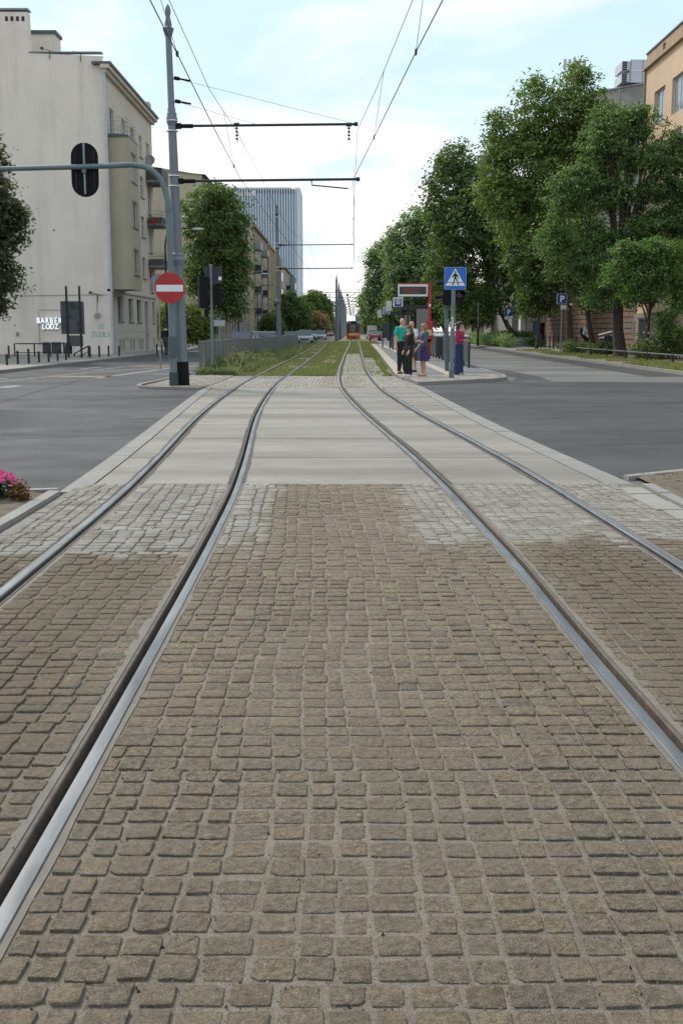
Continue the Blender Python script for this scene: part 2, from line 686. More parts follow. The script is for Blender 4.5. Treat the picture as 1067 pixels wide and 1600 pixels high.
def kerb_l_near(y): return -2.52 - 0.011 * max(0.0, y - 4)
def kerb_r_near(y): return 2.90 + 0.0 * y


def strip(xa, xb, y0, y1, z, step=0.5):
    ys = list(np.arange(y0, y1, step)) + [y1]
    V, F = [], []
    for y in ys:
        V += [(xa(y), y, z), (xb(y), y, z)]
    for i in range(len(ys) - 1):
        F.append((2 * i, 2 * i + 1, 2 * i + 3, 2 * i + 2))
    return V, F


# ------------------------------------------------------------------ ground and beds
g_ = MB()
S = 2600
g_.poly([(-S, -200, -0.22), (S, -200, -0.22), (S, 4200, -0.22), (-S, 4200, -0.22)])
struct(g_.build('ground', EARTH))

zones = [(kerb_l_near, lambda y: x_l1(y) - GO), (lambda y: x_l1(y) + GI, lambda y: x_l2(y) - GI),
         (lambda y: x_l2(y) + GO, lambda y: x_r1(y) - GO), (lambda y: x_r1(y) + GI, lambda y: x_r2(y) - GI),
         (lambda y: x_r2(y) + GO, kerb_r_near)]
far_l = lambda y: -5.3 if y > 31.5 else left_kerb_o(y)
far_r = lambda y: 2.15
bzones = [(far_l, zones[0][1]), zones[1], zones[2], zones[3], (zones[4][0], far_r)]
bed = MB()
for a, b in zones:
    bed.add(*strip(a, b, COB0 - 4, COB1, 0.0))
for a, b in bzones:
    bed.add(*strip(a, b, BAND0, BAND1, 0.0))
pavement = struct(bed.build('cobbled_pavement', JOINT))
mort = MB()
for xf, gs in ((x_l1, 1), (x_l2, -1), (x_r1, 1), (x_r2, -1)):
    for side, off in ((-gs, GO), (gs, GI)):
        w = 0.022 if side == -gs else 0.044
        a = (lambda y, xf=xf, side=side, off=off: xf(y) + side * (off + 0.001))
        b = (lambda y, xf=xf, side=side, off=off, w=w: xf(y) + side * (off + w + 0.012 * mnoise.noise(Vector((y * 3.1, side * 3.0 + off * 90, xf(0))))))
        if side > 0:
            mort.add(*strip(a, b, COB0 - 4, COB1, 0.004, 0.15))
        else:
            mort.add(*strip(b, a, COB0 - 4, COB1, 0.004, 0.15))
mort.build('mortar_strip', MORTAR, pavement)

# ------------------------------------------------------------------ setts
def sett_geom(w, d, p, n, rg, rings=2):
    """a roughly squared stone: w across, d along, its face p above the bed; n points round it"""
    V, F = [], []
    hw, hd = w / 2, d / 2
    cj = lambda: rg.uniform(-0.085, 0.07)
    cor = [(-hw * (1 + cj()), -hd * (1 + cj())), (hw * (1 + cj()), -hd * (1 + cj())), (hw * (1 + cj()), hd * (1 + cj())), (-hw * (1 + cj()), hd * (1 + cj()))]
    per = n // 4
    chip = [rg.random() for _ in range(4)]
    out = []
    for c in range(4):
        (ax, ay), (bx_, by_) = cor[c], cor[(c + 1) % 4]
        bow = rg.uniform(-0.025, 0.03)
        for k in range(per):
            lo = 0.035 + (0.14 if chip[c] > 0.88 else 0.0)
            hi = 0.035 + (0.14 if chip[(c + 1) % 4] > 0.88 else 0.0)
            f = lo + (1 - lo - hi) * k / (per - 1)
            x, y = ax + (bx_ - ax) * f, ay + (by_ - ay) * f
            q = 1 + bow * (1 - (2 * f - 1) ** 2) + rg.uniform(-0.018, 0.018)
            out.append((x * q, y * q))
    tx, ty = rg.uniform(-0.022, 0.022), rg.uniform(-0.03, 0.03)
    cxj, cyj = rg.uniform(-.15, .15) * hw, rg.uniform(-.15, .15) * hd
    lv = [(0.95, -0.012, 0), (1.0, p - 0.0016, 1), (0.965, p, 1)]
    if rings == 3:
        lv += [(0.74, p + 0.0006, 2), (0.40, p + 0.0008, 2)]
    for (s, z, til) in lv:
        for (x, y) in out:
            zz = z
            if til:
                zz += tx * x + ty * y + rg.uniform(-0.0008, 0.0008) * (1.0 if til == 1 else 2.2)
            V.append((x * s + cxj * (1 - s), y * s + cyj * (1 - s), zz))
    m = len(lv)
    for i in range(m - 1):
        for k in range(n):
            k2 = (k + 1) % n
            F.append((i * n + k, i * n + k2, (i + 1) * n + k2, (i + 1) * n + k))
    V.append((cxj, cyj, p + rg.uniform(-0.0012, 0.002)))
    c = len(V) - 1
    for k in range(n):
        F.append(((m - 1) * n + k, (m - 1) * n + (k + 1) % n, c))
    return V, F


def lay_zone(xa, xb, y0, y1, seed, pitch_y=0.103, pitch_x=0.103):
    """rows of setts across, their columns drifting; returns (x, y, w, d, p, rot)"""
    rg = random.Random(seed)
    out = []
    y = y0
    shift = rg.random()
    while y < y1 - 0.04:
        rp = pitch_y * rg.uniform(0.93, 1.09)
        yc = y + rp / 2
        a, b = xa(yc) + 0.022, xb(yc) - 0.022
        ncol = max(2, int(round((b - a) / pitch_x)))
        pw = (b - a) / ncol
        if rg.random() < 0.10: shift = rg.uniform(-0.5, 0.5)      # now and then the bond jumps
        shift += rg.uniform(-0.06, 0.06)
        bow = rg.uniform(-0.005, 0.005)

        def line(i):
            return a + (i + shift) * pw + 0.030 * mnoise.noise(Vector((i * 1.37 + seed, yc * 0.55, 8.0))) + rg.uniform(-0.005, 0.005)
        marks = [line(i) for i in range(-1, ncol + 2)]
        marks = [a] + [q for q in sorted(marks) if a + 0.045 < q < b - 0.045] + [b]
        for xa_, xb_ in zip(marks[:-1], marks[1:]):
            w = xb_ - xa_
            xc = (xa_ + xb_) / 2
            nz = mnoise.noise(Vector((xc * 0.9 + seed, yc * 0.7, 1.7)))
            edge = min(xc - a, b - xc)
            p = 0.0054 + 0.0066 * nz + (0.003 if edge < 0.45 else 0.0) + rg.uniform(-0.0025, 0.003)
            kk = 1.0 if yc < 3.6 else 0.72
            gapx = rg.uniform(0.010, 0.026) * kk
            gapy = rg.uniform(0.011, 0.024) * kk
            out.append((xc + rg.uniform(-.003, .003), yc + bow * math.sin(xc * 4) + rg.uniform(-.004, .004),
                        w - gapx, rp - gapy, max(0.0008, p), rg.uniform(-0.03, 0.03)))
        y += rp
    return out


setts = []
for i, (a, b) in enumerate(zones):
    setts += [(*q, 0) for q in lay_zone(a, b, COB0, COB1 - 0.02, 40 + i)]
for i, (a, b) in enumerate(bzones):
    setts += [(*q, 1) for q in lay_zone(a, b, BAND0 + 0.05, BAND1 - 0.03, 60 + i, 0.12, 0.12)]
tanx = CX / FOCAL


def shows(q):
    return abs(q[0]) < q[1] * tanx * 1.0 + 0.03 and q[1] > 2.34


vis = sorted([q for q in setts if shows(q)], key=lambda q: q[1])
single = vis[:300]
sid = set(id(q) for q in single)
sg = random.Random(5)
for q in single:
    V, F = sett_geom(q[2], q[3], q[4], 16, sg, 3)
    me = bpy.data.meshes.new('sett')
    me.from_pydata(V, [], F)
    me.materials.append(SETT)
    me.shade_smooth()
    me.set_sharp_from_angle(angle=math.radians(40))
    o = put('sett', me, pavement, (q[0], q[1], 0.0))
    o.rotation_euler = (0, 0, q[5])
AV, AF4, AF3 = [], [], []
nb = 0
for q in setts:
    if id(q) in sid: continue
    n = 12 if q[1] < 6.5 else 8
    V, F = sett_geom(q[2], q[3], q[4], n, sg, 2)
    c_, s_ = math.cos(q[5]), math.sin(q[5])
    for (x, y, z) in V:
        AV.append((q[0] + x * c_ - y * s_, q[1] + x * s_ + y * c_, z))
    for f in F:
        f = [k + nb for k in f]
        if len(f) == 4:
            AF3.append((f[0], f[1], f[2])); AF3.append((f[0], f[2], f[3]))
        else:
            AF3.append(tuple(f))
    nb += len(V)
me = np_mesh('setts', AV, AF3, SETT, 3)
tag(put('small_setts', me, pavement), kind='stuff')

# grit and pebbles trodden into the joints, cement crumbs
def crumbs(name, n, rs, cols, y1, flatk=0.6):
    gm = MB()
    for _ in range(n):
        y = 2.25 + (y1 - 2.25) * R.random() ** 1.5
        x = R.uniform(-1, 1) * (y * tanx + 0.1)
        if min(abs(abs(x - left_c(y)) - 0.53), abs(abs(x - right_c(y)) - 0.53)) < 0.075: continue
        r = R.choice(rs)
        n_ = 5
        a0 = R.random() * 6
        ring = [(x + r * R.uniform(.7, 1.3) * math.cos(a0 + k * 6.283 / n_), y + r * R.uniform(.6, 1.1) * math.sin(a0 + k * 6.283 / n_)) for k in range(n_)]
        z = 0.0035 + R.random() * 0.004
        gm.add([(p[0], p[1], 0.0) for p in ring] + [(x, y, z + r * flatk)], [(k, (k + 1) % n_, n_) for k in range(n_)])
    o = gm.build(name, cols)
    tag(o, kind='stuff')
    return o


crumbs('grit', 2600, [0.002, 0.0025, 0.003, 0.004], flat('grit', (0.26, 0.21, 0.165), 0.9, var=0.6, scale=60), 6.0)
crumbs('dark_grit', 260, [0.002, 0.003, 0.004, 0.006], flat('dark_grit', (0.05, 0.042, 0.036), 0.9, var=0.6, scale=40), 7.0)
crumbs('cement_crumbs', 150, [0.002, 0.003, 0.004, 0.006], flat('cement_crumb', (0.33, 0.28, 0.23), 0.9, var=0.3, scale=40), 6.5, 0.15)
# ------------------------------------------------------------------ concrete crossing slabs
crossing = MB()
S2 = 0.24
kl_in = lambda y: left_kerb_o(y) + 0.235
kr_in = lambda y: right_kerb_o(y) - 0.27
cz = [(kl_in, zones[0][1]), zones[1], zones[2], zones[3], (zones[4][0], kr_in)]
for a, b in cz:
    crossing.add(*strip(lambda y, a=a: a(y), lambda y, b=b: b(y), CON0, CON1, -0.03))
crossing = struct(crossing.build('tram_crossing', flat('crossing_joint', (0.11, 0.105, 0.095), 0.95)))
NP = 8
cuts = [CON0 + (CON1 - CON0) * k / NP for k in range(NP + 1)]


def panel(xa, xb, y0, y1, z, name, mat, parent, g=0.011):
    ys = list(np.arange(y0 + g, y1 - g, 0.6)) + [y1 - g]
    V, F = [], []
    n = len(ys)
    for y in ys:
        V += [(xa(y) + g, y, z), (xb(y) - g, y, z), (xa(y) + g, y, z - 0.05), (xb(y) - g, y, z - 0.05)]
    for i in range(n - 1):
        k = 4 * i
        F += [(k, k + 1, k + 5, k + 4), (k + 2, k, k + 4, k + 6), (k + 1, k + 3, k + 7, k + 5)]
    F += [(2, 3, 1, 0), (4 * n - 4, 4 * n - 3, 4 * n - 1, 4 * n - 2)]
    return MB().add(V, F).build(name, mat, parent)


for a, b in cz:
    off = R.uniform(0, 0.0)
    for k in range(NP):
        panel(a, b, cuts[k], cuts[k + 1], 0.002 + R.uniform(-0.002, 0.002), 'concrete_panel', CONC, crossing)

# kerb slabs either side, flush with the road
def kerb_run(name, xo, w, y0, y1, step, z, mat=None, g=0.006, inner=1):
    base = MB()
    xi = lambda y: xo(y) + inner * w
    A, B = (xo, xi) if inner > 0 else (xi, xo)
    base.add(*strip(A, B, y0, y1, z - 0.02))
    root = struct(base.build(name, EARTH))
    y = y0
    while y < y1 - 0.1:
        s = min(step * R.uniform(0.8, 1.2), y1 - y)
        panel(A, B, y, y + s, z + R.uniform(-0.002, 0.002), 'kerb_stone', mat or KERB, root, g)
        y += s
    return root


kerb_run('left_crossing_kerb', left_kerb_o, 0.235, 10.22, 29.4, 1.0, 0.006)
kerb_run('right_crossing_kerb', right_kerb_o, 0.27, 10.8, 30.4, 1.0, 0.006, inner=-1)

DIRTY = flat('rail_side_dirt', (0.085, 0.075, 0.064), 0.9, var=0.45, scale=9, bump=0.4)
dm = MB()
for xf, gs in ((x_l1, 1), (x_l2, -1), (x_r1, 1), (x_r2, -1)):
    for side, off in ((-gs, GO), (gs, GI)):
        a = (lambda y, xf=xf, side=side, off=off: xf(y) + side * (off + 0.001))
        b = (lambda y, xf=xf, side=side, off=off: xf(y) + side * (off + 0.030 + 0.016 * mnoise.noise(Vector((y * 1.7, side * 3.0 + off * 90, xf(0) * 7)))))
        dm.add(*(strip(a, b, CON0, CON1, 0.0065, 0.2) if side > 0 else strip(b, a, CON0, CON1, 0.0065, 0.2)))
dm.build('rail_side_dirt', DIRTY, crossing)
# worn tar seams and cracks in the asphalt either side
TAR = flat('tar_seam', (0.022, 0.022, 0.023), 0.6, var=0.3)
def seam(pts, w, seed, name='tar_seam'):
    V, F = [], []
    for (xa, ya), (xb, yb) in zip(pts[:-1], pts[1:]):
        n = max(2, int(math.hypot(xb - xa, yb - ya) / 0.25))
        d = Vector((xb - xa, yb - ya, 0)).normalized(); nr = Vector((-d.y, d.x, 0))
        for i in range(n + 1):
            f = i / n
            c = Vector((xa + (xb - xa) * f, ya + (yb - ya) * f, -0.002)) + nr * 0.12 * mnoise.noise(Vector((f * n * .3, seed, 0)))
            ww = w * (0.7 + 0.6 * abs(mnoise.noise(Vector((f * n * .5, seed, 4)))))
            k = len(V)
            V += [c - nr * ww / 2, c + nr * ww / 2]
            if i: F.append((k - 2, k, k + 1, k - 1))
    return MB().add(V, F)
sm = MB()
for i, (pts, w) in enumerate((([(-12, 23.2), (-3.6, 25.4)], .05), ([(-9, 14.2), (-3.1, 16.1)], .035), ([(3.2, 14.5), (9, 16.5), (16, 17.2)], .04), ([(2.7, 21), (8, 23.8), (14, 24.6)], .05), ([(5.8, 12.9), (6.6, 19), (6.2, 27)], .03), ([(-7.5, 11.5), (-7.0, 20), (-8, 33), (-8.3, 60)], .04))):
    q = seam(pts, w, i * 7.3)
    sm.add(q.v, q.f)
tag(sm.build('tar_seams', TAR), kind='structure')

# ------------------------------------------------------------------ roads, pavements, median
med_l = pchip([29, 31, 38.7, 101, 165, 300, 620], [-5.35, -5.3, -4.95, -4.05, -4.2, -2.7, 0.8])
left_walk = pchip([30, 40, 60, 100, 200, 620], [-12.3, -12.2, -11.75, -11.6, -11.2, -8.0])
right_walk = pchip([30, 40, 60, 115, 200, 620], [11.6, 11.75, 12.1, 13.1, 14.0, 18.5])
plat_l = pchip([31, 36, 43, 110, 122], [2.1, 1.78, 1.9, 3.05, 3.2])
plat_r = pchip([33, 36, 43, 110, 122], [4.75, 5.2, 5.25, 5.6, 5.7])
med_r = pchip([37, 122, 123, 200, 620], [2.0, 3.3, 4.4, 5.2, 9.8])


def yr(a, b, s):
    return list(np.arange(a, b, s)) + [b]


# left: junction mouth and the carriageway
m = MB()
lk = [(left_kerb_o(y), y) for y in yr(10.25, 29.4, 1.0)]
isl = [(-3.72, 29.42), (-3.9, 28.3), (-4.8, 28.65), (-5.3, 29.1), (-5.55, 30.0), (-5.5, 31.5)]
med = [(med_l(y), y) for y in yr(32, 620, 6)]
walk = [(left_walk(y) - 0.1, y) for y in yr(38, 620, 8)]
pl = lk + isl + med + walk[::-1] + [(-80, 37), (-80, 2), (-2.66, 2)]
m.poly([(x, y, -0.008) for x, y in pl])
struct(m.build('left_road', ASPH_L))

m = MB()
pr = [(3.0, 4)] + [(right_kerb_o(y), y) for y in yr(11.2, 30.5, 1)] + [(2.1, 31.2)] + [(plat_r(y) - 0.3, y) for y in yr(34, 122, 8)]
pr += [(med_r(y), y) for y in yr(124, 620, 8)]
pr += [(right_walk(y) + 0.1, y) for y in yr(36, 620, 8)][::-1] + [(80, 36), (80, 4)]
m.poly([(x, y, -0.008) for x, y in pr[::-1]])
struct(m.build('right_road', ASPH_OLD))
m = MB()
pn = [(2.9, 11.25)] + [(right_kerb_o(y) + 0.004, y) for y in yr(11.4, 30.5, 1)]
pn += [(2.2, 30.95), (4.5, 33.3), (5.3, 34.2), (5.6, 33.0), (7.5, 33.0), (10.5, 32.6), (12.2, 30.6), (20, 28.5), (60, 20), (60, 11)]
m.poly([(x, y, -0.004) for x, y in pn[::-1]])
struct(m.build('new_asphalt_patch', ASPH_NEW))
m = MB()        # darker gutter seam round the island nose and along the far kerb
nose = [(5.3, 34.2), (5.65, 36), (5.75, 43), (6.4, 43), (6.6, 37), (6.3, 33.2)]
m.poly([(x, y, -0.0045) for x, y in nose[::-1]])
V, F = strip(lambda y: right_walk(y) - 1.5 + 0.25 * mnoise.noise(Vector((0, y * 0.2, 3))), lambda y: right_walk(y) + 0.02, 37, 130, -0.004, 1.5)
m.add(V, F)
struct(m.build('gutter_asphalt', ASPH_NEW))


def walkway(name, xa, xb, y0, y1, z, mat, step=2.0):
    ys = yr(y0, y1, step)
    V, F = [], []
    for y in ys:
        a, b = xa(y), xb(y)
        V += [(a, y, z), (b, y, z), (a, y, -0.1), (b, y, -0.1)]
    n = len(ys)
    for i in range(n - 1):
        k = 4 * i
        F += [(k, k + 1, k + 5, k + 4), (k + 2, k, k + 4, k + 6), (k + 1, k + 3, k + 7, k + 5)]
    F += [(2, 3, 1, 0)]
    return struct(MB().add(V, F).build(name, mat))


walkway('left_pavement', lambda y: -70, lambda y: left_walk(y) - 0.16, 37, 610, 0.10, PAVE, 4)
walkway('right_pavement', lambda y: right_walk(y) + 0.16, lambda y: 80, 36, 610, 0.10, PAVE, 4)


def raised_kerb(name, xf, y0, y1, step, w, z0, z, side):
    """single kerb stones standing along a pavement's edge"""
    root = MB().add(*strip(lambda y: xf(y) - 0.02, lambda y: xf(y) + 0.02, y0, y1, -0.09, 4)).build(name, EARTH)
    struct(root)
    y = y0
    while y < y1 - 0.2:
        s = min(step, y1 - y)
        xa, xb = xf(y), xf(y + s)
        g = 0.008
        P = [(xa, y + g), (xa + side * w, y + g), (xb + side * w, y + s - g), (xb, y + s - g)]
        if side < 0: P = P[::-1]
        MB().slab(P, z0, z + R.uniform(-0.004, 0.004)).build('kerb_stone', KERB, root)
        y += s
    return root


raised_kerb('left_pavement_kerb', left_walk, 37, 140, 1.6, 0.155, -0.1, 0.115, -1)
raised_kerb('right_pavement_kerb', right_walk, 36, 140, 1.6, 0.155, -0.1, 0.115, 1)
walkway('left_far_kerb', lambda y: left_walk(y) - 0.155, left_walk, 140.01, 610, 0.112, KERB, 8)
walkway('right_far_kerb', right_walk, lambda y: right_walk(y) + 0.155, 140.01, 610, 0.112, KERB, 8)

# soil beds right and left of the setts in front
m = MB()
bl = [(-2.70, -2), (-2.72, 10.1), (-3.4, 9.95), (-6, 9.5), (-30, 5), (-30, -2)]
m.poly([(x, y, 0.035) for x, y in bl])
def rough_bed(name, x0, x1, y0, y1, cut, seed):
    V, F = [], []
    nx, ny = 60, 60
    idx = {}
    for j in range(ny + 1):
        for i in range(nx + 1):
            x = x0 + (x1 - x0) * (i / nx) ** 1.6 if x1 > x0 else x0 + (x1 - x0) * (i / nx) ** 1.6
            y = y0 + (y1 - y0) * (1 - (1 - j / ny) ** 1.5)
            y = min(y, cut(x))
            z = 0.03 + 0.028 * mnoise.noise(Vector((x * 5, y * 5, seed))) + 0.012 * mnoise.noise(Vector((x * 17, y * 17, seed)))
            V.append((x, y, z))
    for j in range(ny):
        for i in range(nx):
            a = j * (nx + 1) + i
            q = (a, a + 1, a + nx + 2, a + nx + 1)
            F.append(q if x1 > x0 else q[::-1])
    return struct(MB().add(V, F).build(name, DIRT, None, smooth=True))


rough_bed('left_flower_bed', -2.72, -20, 3, 10.1, lambda x: 10.1 + (x + 2.72) * 0.17, 2.0)
rough_bed('right_soil_bed', 3.02, 24, 3, 30, lambda x: 11.15 + (x - 3.0) * 0.66 if x < 3.7 else 11.61 + (x - 3.7) * 0.30, 5.0)
near_l = raised_kerb('left_bed_kerb', lambda y: kerb_l_near(y) - 0.01, 1.5, 10.1, 1.0, 0.11, -0.1, 0.045, -1)
near_r = raised_kerb('right_bed_kerb', lambda y: kerb_r_near(y) + 0.01, 1.5, 10.6, 0.85, 0.11, -0.1, 0.038, 1)
m = MB()
m.slab([(-3.6, 9.93), (-2.64, 10.12), (-2.64, 10.22), (-3.6, 10.05)], -0.1, 0.05)
struct(m.build('left_bed_end_kerb', KERB))
m = MB()
for (xa, ya, xb, yb) in ((2.92, 11.1, 3.7, 11.62), (3.705, 11.62, 6.2, 12.40), (6.205, 12.40, 9.2, 13.3), (9.205, 13.3, 24, 17.7)):
    m.prism([(xa, ya, 0), (xb, yb, 0), (xb - 0.03, yb + 0.11, 0), (xa - 0.03, ya + 0.11, 0)], (0, 0, -0.1), (0, 0, 0.042))
struct(m.build('right_bed_end_kerb', PAVE))
EDGES = concrete_material('edge_slab_stone', (0.27, 0.25, 0.222), False)
# big pale slabs let into the setts at the right edge
root = struct(MB().poly([(2.64, 8.2, 0.003), (2.895, 8.2, 0.003), (2.895, 10.7, 0.003), (2.64, 10.7, 0.003)]).build('edge_slabs', JOINT))
yy = 8.25
for k in range(5):
    w_ = R.uniform(.36, .56)
    xa_, xb_ = 2.66 + R.uniform(-.02, .03), 2.885
    MB().slab([(xa_, yy + R.uniform(0, .015)), (xb_, yy + .008), (xb_, yy + w_ - .012), (xa_ + R.uniform(-.015, .015), yy + w_ - .015)], -0.02, 0.014 + R.uniform(-.003, .004)).build('edge_slab', EDGES, root)
    yy += w_

# island nose left: cobbles round the poles, with its kerb
MB_base = MB().slab([(-5.42, 29.3), (-4.7, 28.6), (-3.85, 28.4), (-3.05, 29.3), (-3.0, 37.2), (-5.25, 37.2)], -0.15, -0.012)
struct(MB_base.build('island_base', ASPH_OLD))
m = MB()
nl = [(-3.74, 29.44), (-3.9, 28.35), (-4.8, 28.7), (-5.25, 29.15), (-5.5, 30.0), (-5.45, 31.5), (-5.3, 37.2), (-5.31, 29.47)]
m.slab([(-5.28, 37.2), (-5.38, 31.5), (-5.40, 30.0), (-5.2, 29.2), (-4.8, 28.78), (-3.92, 28.42), (-3.70, 29.0), (-3.62, 31), (-3.62, 37.2)], -0.1, 0.025)
nose_l = struct(m.build('left_island', JOINT))
sg2 = random.Random(9)
for y in np.arange(28.6, 37.0, 0.14):
    pass
AVx, AFx, nb = [], [], 0
y = 28.6
while y < 37.1:
    x0 = -5.32 if y > 29.6 else -5.2 + (29.6 - y) * 0.9
    x = x0
    while x < -3.78 - (0.1 if y < 29.5 else 0):
        w = 0.13 * sg2.uniform(0.85, 1.15)
        V, F = sett_geom(w - 0.02, 0.11, 0.007 + sg2.random() * 0.006, 8, sg2, 2)
        for (a, b, c) in V: AVx.append((x + w / 2 + a, y + 0.065 + b, 0.025 + c))
        for f in F:
            f = [k + nb for k in f]
            if len(f) == 4: AFx += [(f[0], f[1], f[2]), (f[0], f[2], f[3])]
            else: AFx.append(tuple(f))
        nb += len(V)
        x += w
    y += 0.135
tag(put('small_setts', np_mesh('island_setts', AVx, AFx, SETT, 3), nose_l), kind='stuff')
ipts = [(-3.78, 28.36), (-4.3, 28.5), (-4.8, 28.68), (-5.1, 28.9), (-5.36, 29.25), (-5.52, 29.8), (-5.53, 30.8), (-5.47, 32), (-5.4, 34), (-5.33, 36), (-5.26, 38)]
for a, b in zip(ipts[:-1], ipts[1:]):
    a, b = Vector((*a, 0)), Vector((*b, 0))
    t = (b - a).normalized(); nrm = Vector((-t.y, t.x, 0)) * -0.1
    q = [a + t * .004, b - t * .004, b - t * .004 + nrm, a + t * .004 + nrm]
    MB().prism(q, (0, 0, -0.1), (0, 0, 0.075)).build('kerb_stone', KERB, nose_l)

# tram median with grass
m = MB()
m.add(*strip(med_l, lambda y: med_r(y) if y > 43 else 2.0, 37.25, 620, -0.05, 3))
struct(m.build('tram_median', TRACKBED))
slabs = MB().add(*strip(lambda y: x_r1(y) + GI, lambda y: x_r2(y) - GI, 37.3, 74, -0.03, 1.0)).build('track_slabs', TRACKBED)
struct(slabs)
SLABC = concrete_material('weathered_slab', (0.215, 0.190, 0.150), False)
y = 37.35
while y < 73:
    panel(lambda q: x_r1(q) + GI + 0.02, lambda q: x_r2(q) - GI - 0.02, y, y + 1.45, -0.004 + R.uniform(-.006, .006), 'track_slab', SLABC, slabs, 0.03)
    if y < 62: panel(lambda q: x_r2(q) + GO + 0.03, lambda q: x_r2(q) + 0.56, y, y + 1.45, -0.01 + R.uniform(-.01, .006), 'track_slab', SLABC, slabs, 0.03)
    y += 1.5

# tram stop platform
PZ = 0.085
m = MB()
tip = [(2.12, 31.0), (3.2, 32.0), (4.55, 33.35), (4.95, 34.2), (5.2, 36)]
edge = tip + [(plat_r(y), y) for y in yr(40, 122, 6)] + [(plat_l(y), y) for y in yr(36, 122, 4)][::-1] + [(2.0, 33)]
m.slab(edge, -0.15, PZ)
platform = struct(m.build('tram_platform', ASPH_PLAT))
AVx, AFx, nb = [], [], 0
y = 31.1
while y < 36.2:
    x = 2.1 if y < 34 else 1.85
    xe = 2.15 + (y - 31.0) * 1.05 if y < 33.3 else 4.7 + min(0.35, (y - 33.3) * 0.25)
    while x < xe - 0.12:
        w = 0.14 * sg2.uniform(0.85, 1.15)
        V, F = sett_geom(w - 0.016, 0.12, 0.008 + sg2.random() * 0.003, 8, sg2, 2)
        for (a, b, c) in V: AVx.append((x + w / 2 + a, y + 0.07 + b, PZ + c))
        for f in F:
            f = [k + nb for k in f]
            if len(f) == 4: AFx += [(f[0], f[1], f[2]), (f[0], f[2], f[3])]
            else: AFx.append(tuple(f))
        nb += len(V)
        x += w
    y += 0.138
PSETT = sett_material('platform_setts', [(0.22, 0.18, 0.135), (0.26, 0.215, 0.165), (0.24, 0.195, 0.15), (0.28, 0.235, 0.18), (0.21, 0.175, 0.135)])
tag(put('small_setts', np_mesh('platform_setts', AVx, AFx, PSETT, 3), platform), kind='stuff')
m = MB()
m.add(*strip(lambda y: plat_l(y) + 0.005, lambda y: plat_l(y) + 0.42, 36.2, 121, PZ + 0.006, 2))
m.add(*strip(lambda y: 3.42 + (y - 36) * 0.006, lambda y: 3.78 + (y - 36) * 0.006, 36.2, 121, PZ + 0.006, 2))
m.build('guide_strip', BEIGE_STRIP, platform)
kp = tip + [(plat_r(y), y) for y in yr(38, 60, 2)]
for a, b in zip(kp[:-1], kp[1:]):
    a, b = Vector((*a, 0)), Vector((*b, 0))
    n_ = max(1, int((b - a).length / 0.9))
    for k in range(n_):
        p, q = a.lerp(b, k / n_), a.lerp(b, (k + 1) / n_)
        t = (q - p).normalized(); nrm = Vector((t.y, -t.x, 0)) * 0.11
        MB().prism([p + t * .004, p + t * .004 + nrm, q - t * .004 + nrm, q - t * .004], (0, 0, -0.12), (0, 0, PZ + 0.012)).build('kerb_stone', KERB, platform)

# road markings
m = MB()
def band(p, q, w0, w1, z=-0.0035):
    p, q = G(*p), G(*q)
    t = (q - p).normalized(); nrm = Vector((-t.y, t.x, 0))
    m.poly([(p + nrm * w0 / 2)[:2] + (z,) if False else ((p + nrm * w0 / 2).x, (p + nrm * w0 / 2).y, z),
            ((p - nrm * w0 / 2).x, (p - nrm * w0 / 2).y, z), ((q - nrm * w1 / 2).x, (q - nrm * w1 / 2).y, z), ((q + nrm * w1 / 2).x, (q + nrm * w1 / 2).y, z)])
band((0, 596), (110, 585), .18, .18)
band((112, 584), (266, 573), .18, .18)
band((0, 606), (30, 602), .5, .4)
band((0, 592), (9, 591.3), .5, .5)
band((124, 577), (160, 573), .2, .2)
band((148, 578.5), (195, 573), .16, .16)
band((150, 591), (266, 575), .25, .2)
band((240, 585), (266, 584.5), .4, .4)
band((284, 574), (310, 571), .2, .2)
struct(m.build('white_lane_markings', WHITE_LINE))
m = MB()
for (u, v, w) in ((130, 588.4, 1.1), (236, 571.8, 1.2), (303, 567.5, 1.1)):
    c = G(u, v)
    m.poly([(c.x - w * .9, c.y - .5, -.0035), (c.x + w * .75, c.y - .35, -.0035), (c.x + w * .9, c.y + .5, -.0035), (c.x - w * .6, c.y + .6, -.0035)])
struct(m.build('orange_lane_markings', ORANGE_LINE))

# grass
def grass_material(name, a, b, c):
    t = NT(name)
    t.coords()
    base = t.ramp(t.pos.outputs['Random Per Island'], [(0, a), (0.55, b), (1, c)])
    big = t.noise(0.5, 4)
    base = t.mix(t.ramp(big, [(0.45, 0.0), (0.75, 0.7)]), base, c)
    t.col(base)
    t.rough(0.7)
    tr = t.new('ShaderNodeBsdfTranslucent')
    t.link(base, tr.inputs['Color'])
    mx = t.new('ShaderNodeMixShader'); mx.inputs['Fac'].default_value = 0.42
    t.link(t.b.outputs[0], mx.inputs[1]); t.link(tr.outputs[0], mx.inputs[2])
    t.link(mx.outputs[0], t.n['Material Output'].inputs['Surface'])
    return t.m


GRASS = grass_material('grass', (0.125, 0.180, 0.040), (0.190, 0.250, 0.065), (0.30, 0.27, 0.12))
WEED = grass_material('weeds', (0.11, 0.165, 0.050), (0.18, 0.235, 0.085), (0.32, 0.31, 0.16))


